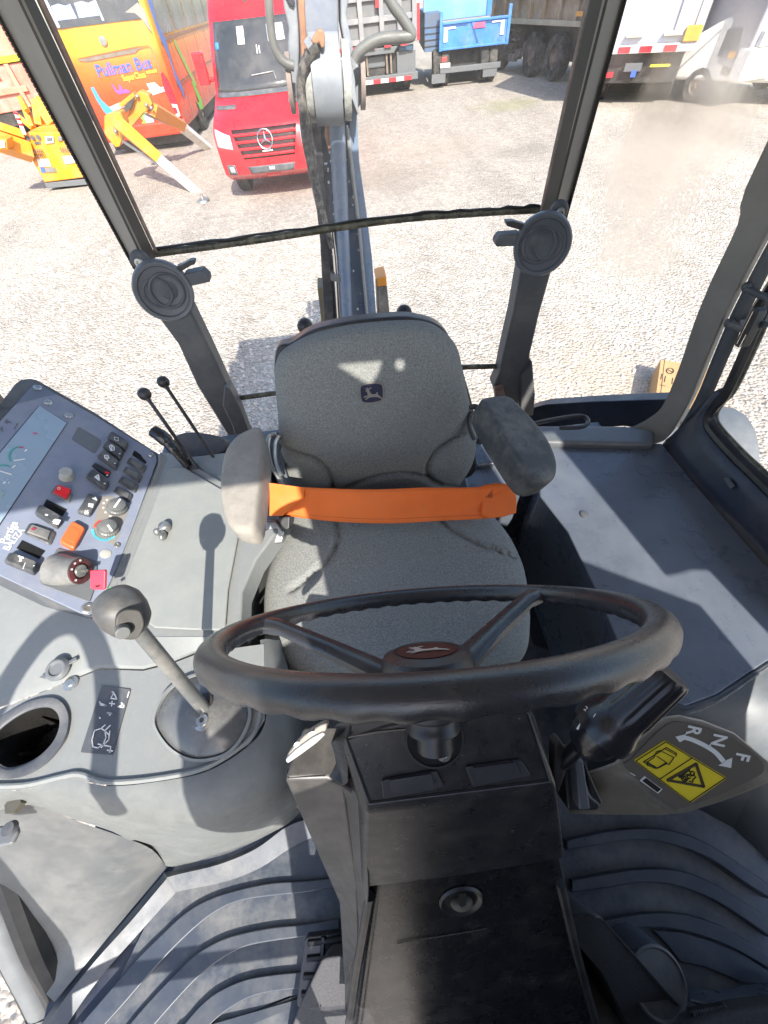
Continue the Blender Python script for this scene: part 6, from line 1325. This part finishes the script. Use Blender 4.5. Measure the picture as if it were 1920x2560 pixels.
for q in ([(390,1690),(515,1690),(545,1770),(415,1775)], [(665,1660),(765,1655),(800,1730),(690,1745)], [(425,1780),(470,1785),(480,1835),(440,1835)]):
    ys('notice', [L1(*p) for p in q], yl_-.02, .01, M_white if q[0][0] != 425 else M_bblue, 0, bd1)
ys('notice', [L1(*p) for p in [(475,1790),(575,1780),(600,1830),(485,1835)]], yl_-.022, .01, M_steel, 0, bd1)
def arm(name, p0, d0, p1, d1, w_, mt, par=None, taper=1, h=None):
    a, b = Y(*p0, d0), Y(*p1, d1); d = (b-a).normalized(); s = d.cross(V((0,-.8,.6))).normalized(); t = d.cross(s); h = h or w_
    m = M(); m.loft([[p+s*(i*w_*k/2)+t*(j*h*k/2) for i, j in ((-1,-1),(1,-1),(1,1),(-1,1))] for p, k in ((a,1),(b,taper))]); return ob(name, m, mt, par or sl_, .01)
FN = (-3.25,11.35,GZ+.05); FF = (-3.85,16.0,GZ+.05)
Y_ = lambda u, v, y: Y(u, v, y)
# near leg
lg = ys('outrigger_joint', [L0(540,600),L0(590,578),L0(625,580),L0(650,640),L0(640,700),L0(620,760),L0(600,765),L0(560,720),L0(540,690)], 12.55, .3, M_lift, .015)
arm('outrigger_leg', L0(610,635), 12.4, L0(840,835), 11.75, .26, M_lift, taper=.8, h=.22)
arm('outrigger_tip', L0(835,835), 11.75, L0(1040,1015), 11.36, .20, M_white, taper=.85)
m = M(); m.lathe([(.001,0),(.14,0),(.13,.04),(.04,.06),(.03,.12),(.001,.12)], Z(*L0(1055,1045), GZ), (0,0,1), 20); ob('foot_plate', m, M_steel, sl_)
ob('leg_ram', M().tube([Y(*L0(640,735), 12.35), Y(*L0(820,850), 11.8)], .03, 10), M_steel, sl_)
# far leg
ys('outrigger_arm', [L0(645,640),L0(700,490),L0(720,472),L0(770,490),L0(790,540),L0(770,570),L0(740,590),L0(680,660)], 13.4, .3, M_lift, .015)
ys('outrigger_arm', [L0(612,540),L0(690,478),L0(700,500),L0(630,560)], 13.6, .2, M_lift, .01)
arm('outrigger_leg', L0(785,560), 13.5, L0(945,650), 14.6, .24, M_lift, taper=.85)
arm('outrigger_tip', L0(940,655), 14.6, L0(1090,775), 15.7, .2, M_white, taper=.85)
ob('leg_ram', M().tube([Y(*L0(750,590), 13.4), Y(*L0(900,655), 14.3)], .025, 10), M_steel, sl_)
ys('joint_hatch', [L0(620,590),L0(660,530),L0(700,500),L0(680,560),L0(640,600)], 13.3, .06, M_under, .004)
m = M()
for q in ((712,500,13.35),(760,545,13.35),(785,560,13.35),(600,680,12.5),(625,680,12.5)): m.ball(Y(*L0(q[0],q[1]), q[2]), .04)
ob('pin', m, M_steel, sl_)
# left side arms and mast
arm('outrigger_leg', (-60,300), 12.6, L1(250,1440), 13.0, .16, M_lift)
arm('outrigger_leg', (-60,335), 12.4, L1(330,1620), 12.95, .30, M_lift)
ys('side_box', [(-60,360),L1(0,1470),L1(70,1480),L1(80,1590),L1(0,1590)], 12.3, .3, M_lift, .01)
ys('notice', [L1(0,1490),L1(45,1500),L1(55,1570),L1(0,1570)], 12.27, .01, M_white, 0)
for p0, p1, w_ in ((L1(190,1230),L1(350,1370),.10),(L1(270,1150),L1(350,1360),.12),(L1(215,1040),L1(290,1180),.10),(L1(390,1080),L1(430,1340),.16),(L1(400,1070),L1(580,1330),.24)): arm('boom_section', p0, 13.6, p1, 13.4, w_, M_lift)
ob('warning_pole', M().tube([Y(*L1(165,1190), 12.9), Y(*L1(262,1425), 12.9)], .04, 10), M_white, sl_)
m = M()
for t in (0, .25, .5): 
    a, b = Y(*L1(165,1190), 12.9), Y(*L1(262,1425), 12.9); m.tube([a.lerp(b, t), a.lerp(b, t+.1)], .045, 10)
ob('pole_band', m, M_redl, sl_)

# ---- grey dumper rear
gt = thing('grey_dumper', 'grey ribbed tipper truck rear with red and white bumper stripes', 'tipper truck', (1.72,20.9,GZ), R(-2))
lb_('dump_body', M().bb(-1.4,1.48,0,5,1.55,3.9), M_tgrey, gt, .03)
m = M()
for z in (1.55,2.0,2.45,2.9,3.35): m.bb(-1.38,1.4,-.10,.0,z,z+.13)
for x in (-1.3,-.55,.15,.75,1.25): m.bb(x,x+.16,-.14,-.0,1.5,3.7)
lb_('tailgate_ribs', m, mat('rib_grey', (.24,.24,.25), (.19,.19,.2), 2, .6, dust=.4, dsc=2), gt, .015)
m = M()
for k in range(5): m.bb(-1.42+k*.56+.02, -1.42+k*.56+.26, -.16,-.13,1.40,1.52)
m.bb(.05,.17,-.17,-.14,2.3,2.75); m.bb(1.38,1.5,-.12,-.1,1.6,2.3); m.bb(1.1,1.5,-.12,-.1,1.5,1.62)
lb_('red_reflector', m, M_redl, gt, 0); m = M(); m.bb(1.38,1.5,-.12,-.1,2.3,2.65); m.bb(1.38,1.5,-.12,-.1,3.0,3.3); lb_('white_reflector', m, M_white, gt, 0)
lb_('chassis', M().bb(-.9,.95,.2,5,.6,1.4), M_under, gt, .02)
lb_('crossbar', M().bb(-1.35,1.45,-.05,.15,.55,.78), M_grey, gt, .01)
m = M()
for k in range(5): m.bb(-1.3+k*.56,-1.3+k*.56+.28,-.07,-.05,.55,.68)
lb_('stripe_red', m, M_redl, gt, 0); m = M()
for k in range(4): m.bb(-1.02+k*.56,-1.02+k*.56+.28,-.07,-.05,.55,.68)
lb_('stripe_white', m, M_white, gt, 0)
lb_('mudflap', M().bb(.72,1.38,.1,.14,.62,1.2), M_grey, gt, .004); lb_('mudflap', M().bb(-1.35,-.7,.1,.14,.62,1.2), M_grey, gt, .004)
lb_('tank', M().box((0,.3,1.05), (.7,.3,.26)), M_grey, gt, .06); lb_('hitch_plate', M().prism([(-.6,-.08,1.4),(.75,-.08,1.4),(.6,-.08,1.2),(-.5,-.08,1.2)], (0,.1,0)), M_grey, gt, .01); lb_('tail_lamp', M().bb(.8,1.3,.0,.05,1.22,1.4), mat('blue_box', (.03,.08,.14), None, 9, .5), gt, .01)
m = M()
for x in (-.5,.5,.35,-.35): m.bb(x-.03,x+.03,.0,.1,.8,1.25)
lb_('bracket', m, M_rim, gt, .005)
for x in (-1.1,-.75,.75,1.1): truck_wheel(gt, x, .9, .5, .28)
# ---- blue tipper rear
bt2 = thing('blue_tipper', 'bright blue tipper truck with its tailgate hanging and white corner marks', 'tipper truck', (5.0,21.4,GZ), R(-6))
lb_('tailgate', M().bb(-.95,1.35,-.5,-.42,1.25,2.30), M_tblue, bt2, .01)
m = M(); m.bb(-1.0,-.9,-.55,-.4,1.2,2.6); m.bb(1.3,1.4,-.55,-.4,1.2,2.6); m.bb(-.95,1.35,-.54,-.40,2.22,2.32); m.bb(-.95,1.35,-.54,-.40,1.22,1.32); m.bb(.1,.2,-.52,-.42,2.05,2.25)
lb_('gate_frame', m, M_tblue, bt2, .01)
m = M(); m.prism([(.05,-.505,2.22),(.13,-.505,2.22),(.36,-.505,1.4),(.30,-.505,1.4)], (0,-.01,0)); m.bb(-.85,-.05,-.515,-.50,2.12,2.17); m.bb(.3,1.2,-.515,-.50,2.12,2.17); lb_('gate_dark_rib', m, mat('rib_blue_dark', (.03,.1,.28), None, 9, .5), bt2, 0)  # darker blue diagonal and strips on the tailgate
m = M(); m.bb(-.85,-.72,-.53,-.505,1.55,2.12); m.bb(-.72,-.45,-.53,-.505,2.04,2.12); m.bb(1.08,1.2,-.53,-.505,1.6,2.16); m.bb(.78,1.08,-.53,-.505,2.1,2.16); lb_('corner_mark', m, M_white, bt2, 0)
lb_('plaque', M().bb(.15,.55,-.53,-.505,1.95,2.17), mat('plaque_pink', (.6,.1,.2), None, 9, .5), bt2, .01)
m = M(); m.bb(-1.5,-.98,-.2,4,1.2,2.6); lb_('side_board', m, mat('board_blue', (.07,.15,.28), (.1,.12,.16), 3, .6), bt2, .01)
m = M(); 
for z in (1.4,1.65,1.9,2.15): m.bb(-1.5,-.98,-.22,-.2,z,z+.04)
lb_('side_slat', m, M_under, bt2, 0)
lb_('front_board', M().bb(-1.5,.75,.6,.7,2.3,4.0), mat('light_blue', (.16,.36,.8), (.12,.3,.7), 2, .45, dust=.2, dsc=1), bt2, .02)
lb_('board_frame', M().bb(.72,.9,.55,.72,2.3,4.0), M_tblue, bt2, .01)
lb_('chassis', M().bb(-.95,1.0,-.1,4,.55,1.2), M_under, bt2, .02); lb_('step_bar', M().bb(-.95,1.2,-.62,-.5,.55,.78), M_grey, bt2, .01)
lb_('tail_lamp', M().bb(-.9,-.7,-.5,-.4,.85,1.05), mat('lamp_red_dim', (.5,.06,.06), None, 9, .4), bt2, .01); lb_('number_plate', M().bb(-.95,-.6,-.64,-.6,.78,.9), M_white, bt2, 0)
m = M(); m.bb(-1.25,-.75,-.6,-.55,.2,.55); m.bb(.6,1.1,-.6,-.55,.25,.58); lb_('mudflap', m, M_grey, bt2, .005)
for x in (-1.05,-.75,.65,.95): truck_wheel(bt2, x, -.05, .48, .28)
# ---- tan dumper (side on)
td = thing('tan_dumper', 'tan and yellow heavy dump truck seen from the side with twin rear wheels', 'dump truck', (7.4,20.2,GZ), R(-79))
lb_('dump_body', M().bb(-4.2,3.6,.05,2.4,1.75,4.2), M_tan, td, .04)
m = M()
for k in range(9): m.bb(-4.1+k*.95,-3.95+k*.95,-.06,.05,1.8,3.8)
lb_('side_rib', m, M_tan, td, .01)
lb_('yellow_band', M().bb(-2.2,3.0,-.10,.0,2.35,2.75), mat('band_orange', (.75,.40,.04), (.6,.34,.06), 2, .6), td, .01)
lb_('body_rail', M().bb(-4.2,3.7,-.08,.1,1.68,1.8), mat('rail_pale', (.45,.40,.28), None, 4, .6), td, .01)
m = M(); m.bb(2.1,2.35,-.16,0,1.9,4.2); m.bb(3.1,3.4,-.16,0,1.9,4.2); lb_('hoist_post', m, M_rim, td, .01)
m = M(); m.prism([(2.9,-.2,1.95),(3.6,-.2,1.95),(3.5,-.2,1.35),(3.2,-.2,1.5)], (0,.15,0)); m.bb(1.95,2.4,-.22,-.1,1.9,2.0); lb_('orange_bracket', m, mat('bracket_orange', (.8,.38,.04), None, 6, .5), td, .01)
lb_('chassis', M().bb(-4,3.8,.4,2.0,.6,1.65), M_under, td, .02)
m = M(); rr_ = random.Random(12)
for k in range(26): x = rr_.uniform(-4,-.8); z = rr_.uniform(.5,1.5); m.box((x,rr_.uniform(.1,.38),z), (rr_.uniform(.1,.6),.2,rr_.uniform(.05,.3)))
lb_('running_gear', m, mat('gear_grime', (.06,.055,.055), (.2,.18,.17), 7, .7), td, .02)
for x in (-.75,.75):
    c_ = (x, .18, .54); m = M(); m.lathe([(.28,-.16),(.50,-.18),(.54,-.1),(.54,.1),(.50,.18),(.28,.16)], c_, (0,-1,0), 36); t = ob('wheel', m, M_tyre, td, local=True)
    m = M(); m.lathe([(.001,.1),(.1,.14),(.14,.06),(.25,.03),(.30,.16),(.31,.0),(.001,.0)], c_, (0,-1,0), 36); ob('rim', m, M_rim, t, local=True)
for x in (-3.4,2.9): 
    c_ = (x, .22, .6); m = M(); m.lathe([(.001,-.15),(.56,-.16),(.6,-.1),(.6,.1),(.56,.16),(.001,.1)], c_, (0,-1,0), 30); ob('wheel', m, M_tyre, td, local=True)
# ---- grey box lorry rear (right)
bx2 = thing('box_lorry', 'pale grey box lorry with its shutter down and red reflectors along the sill', 'box lorry', (7.75,14.6,GZ), R(-36))
lb_('cargo_box', M().bb(-1.35,1.35,0,4,1.32,4.3), M_boxg, bx2, .03)
m = M(); m.bb(-1.38,-1.22,-.04,.0,1.3,4.3); m.bb(1.20,1.38,-.04,.0,1.3,4.3); lb_('corner_post', m, mat('post_cream', (.72,.66,.52), None, 3, .5), bx2, .01)
m = M(); m.bb(-.82,-.78,-.06,0,1.5,3.9); m.bb(.80,.84,-.06,0,1.5,3.9); lb_('door_rod', m, M_white, bx2, .005)
m = M()
for x in (-.9,-.1,.75): m.bb(x-.15,x+.25,-.12,0,1.46,1.54); m.bb(x-.1,x+.2,-.12,0,2.9,2.98)
lb_('door_hinge', m, MATS['post_cream'], bx2, .01)
lb_('sill', M().bb(-1.4,1.4,-.10,0,1.18,1.34), M_lamp, bx2, .01)
m = M()
for x in (-.85,-.35,.15,.7): m.bb(x,x+.28,-.12,-.10,1.20,1.31)
lb_('reflector', m, M_redl, bx2, 0)
lb_('side_lamp', M().bb(1.05,1.38,-.14,-.0,1.35,1.6), MATS['bracket_orange'], bx2, .02)
lb_('chassis', M().bb(-1.1,1.15,.1,6,.45,1.2), M_under, bx2, .02)
m = M(); m.bb(-1.0,-.35,-.05,.1,.62,.74); lb_('bumper_reflector', m, M_redl, bx2, 0); lb_('number_plate', M().bb(-.75,-.6,-.07,-.05,.62,.74), M_lamp, bx2, 0)
m = M(); m.bb(-.1,.3,-.04,.1,.75,.95); lb_('lamp', m, M_grey, bx2, .01); lb_('tag_yellow', M().bb(.5,.95,-.05,.1,.85,.9), M_yel, bx2, 0); lb_('tag_blue', M().bb(.1,.22,-.06,.05,.62,.78), M_bblue, bx2, 0)
for x in (-1.0,-.68,.68,1.0): truck_wheel(bx2, x, .9, .48, .28)
# ---- pale truck cab at the right edge
pc_ = thing('pale_truck', 'pale grey truck cab with black mirrors beside the box lorry', 'truck', (10.75,12.9,GZ), R(4))
m = M(); prof = [(0,.95),(0,2.0),(.12,2.15),(.5,3.3),(.8,3.4),(2.3,3.4),(2.3,.95)]
lb_('cab_body', M().prism([(-1.2,y,z) for y, z in [(0,.62),(0,2.0),(.1,2.1),(.45,3.3),(.7,3.45),(2.2,3.45),(2.2,.75)]], (2.4,0,0)), M_cabg, pc_, .06)
def ps(name, pts, mt, off=-1.215, th=-.01): return ob(name, M().prism([(off, y, z) for y, z in pts], (th,0,0)), mt, pc_, 0, local=True)
ps('side_window', [(.35,2.15),(.62,3.1),(1.6,3.1),(1.6,2.15),(1.2,1.95),(.8,2.05)], M_winddark)
ps('door_handle', [(1.45,1.75),(1.75,1.75),(1.75,2.0),(1.45,2.0)], M_bezel)
ps('step_recess', [(.3,.8),(1.0,.8),(1.1,1.2),(.5,1.25)], M_grey, -1.22)
lb_('windshield', M().prism([(-1.08,.07,2.15),(1.08,.07,2.15),(1.02,.40,3.25),(-1.02,.40,3.25)], (0,-.02,0)), M_winddark, pc_, 0)
m = M(); m.bb(-1.0,1.0,-.04,0,1.3,1.9); lb_('grille', m, mat('grille_pale', (.45,.4,.32), (.3,.28,.25), 5, .5), pc_, .02)
lb_('bumper', M().bb(-1.22,1.22,-.12,.3,.45,.98), M_white, pc_, .05); lb_('headlamp', M().bb(-1.1,-.75,-.14,0,.98,1.22), M_lamp, pc_, .02); lb_('indicator', M().bb(-1.24,-1.2,.35,.55,.8,.9), MATS['bracket_orange'], pc_, 0)
m = M(); m.box((-1.62,-.15,2.75), (.16,.3,.62)); m.box((-1.6,-.12,2.15), (.16,.28,.3)); lb_('mirror', m, M_bezel, pc_, .05); m = M(); m.tube([(-1.2,.1,3.1),(-1.6,-.1,3.1),(-1.62,-.12,1.95),(-1.2,.1,2.0)], .025, 8); ob('mirror_arm', m, M_bezel, pc_, local=True)
lb_('chassis', M().bb(-1.1,1.1,.2,7,.5,.95), M_under, pc_, .02); lb_('wheel_arch', M().bb(-1.23,-.8,1.0,2.2,.5,1.1), M_under, pc_, .1)
for s in (-1, 1): truck_wheel(pc_, s*1.05, 1.6, .5, .28)
# ---- white car
wc = thing('white_car', 'white car nose just inside the right edge of the yard', 'car', (12.1,11.9,GZ), R(40))
lb_('body', M().prism([(-.85,y,z) for y, z in [(0,.35),(0,.62),(.2,.78),(1.1,.92),(1.7,1.35),(3.2,1.4),(4,1.0),(4.2,.4)]], (1.7,0,0)), M_white, wc, .08)
lb_('windscreen', M().prism([(-.7,1.13,.97),(.7,1.13,.97),(.62,1.66,1.34),(-.62,1.66,1.34)], (0,-.02,.01)), M_winddark, wc, 0)
lb_('headlamp', M().bb(-.84,-.5,-.03,.1,.55,.72), M_lamp, wc, .02)
for s in (-1, 1):
    for yy in (.8, 3.3): truck_wheel(wc, s*.75, yy, .32, .2)
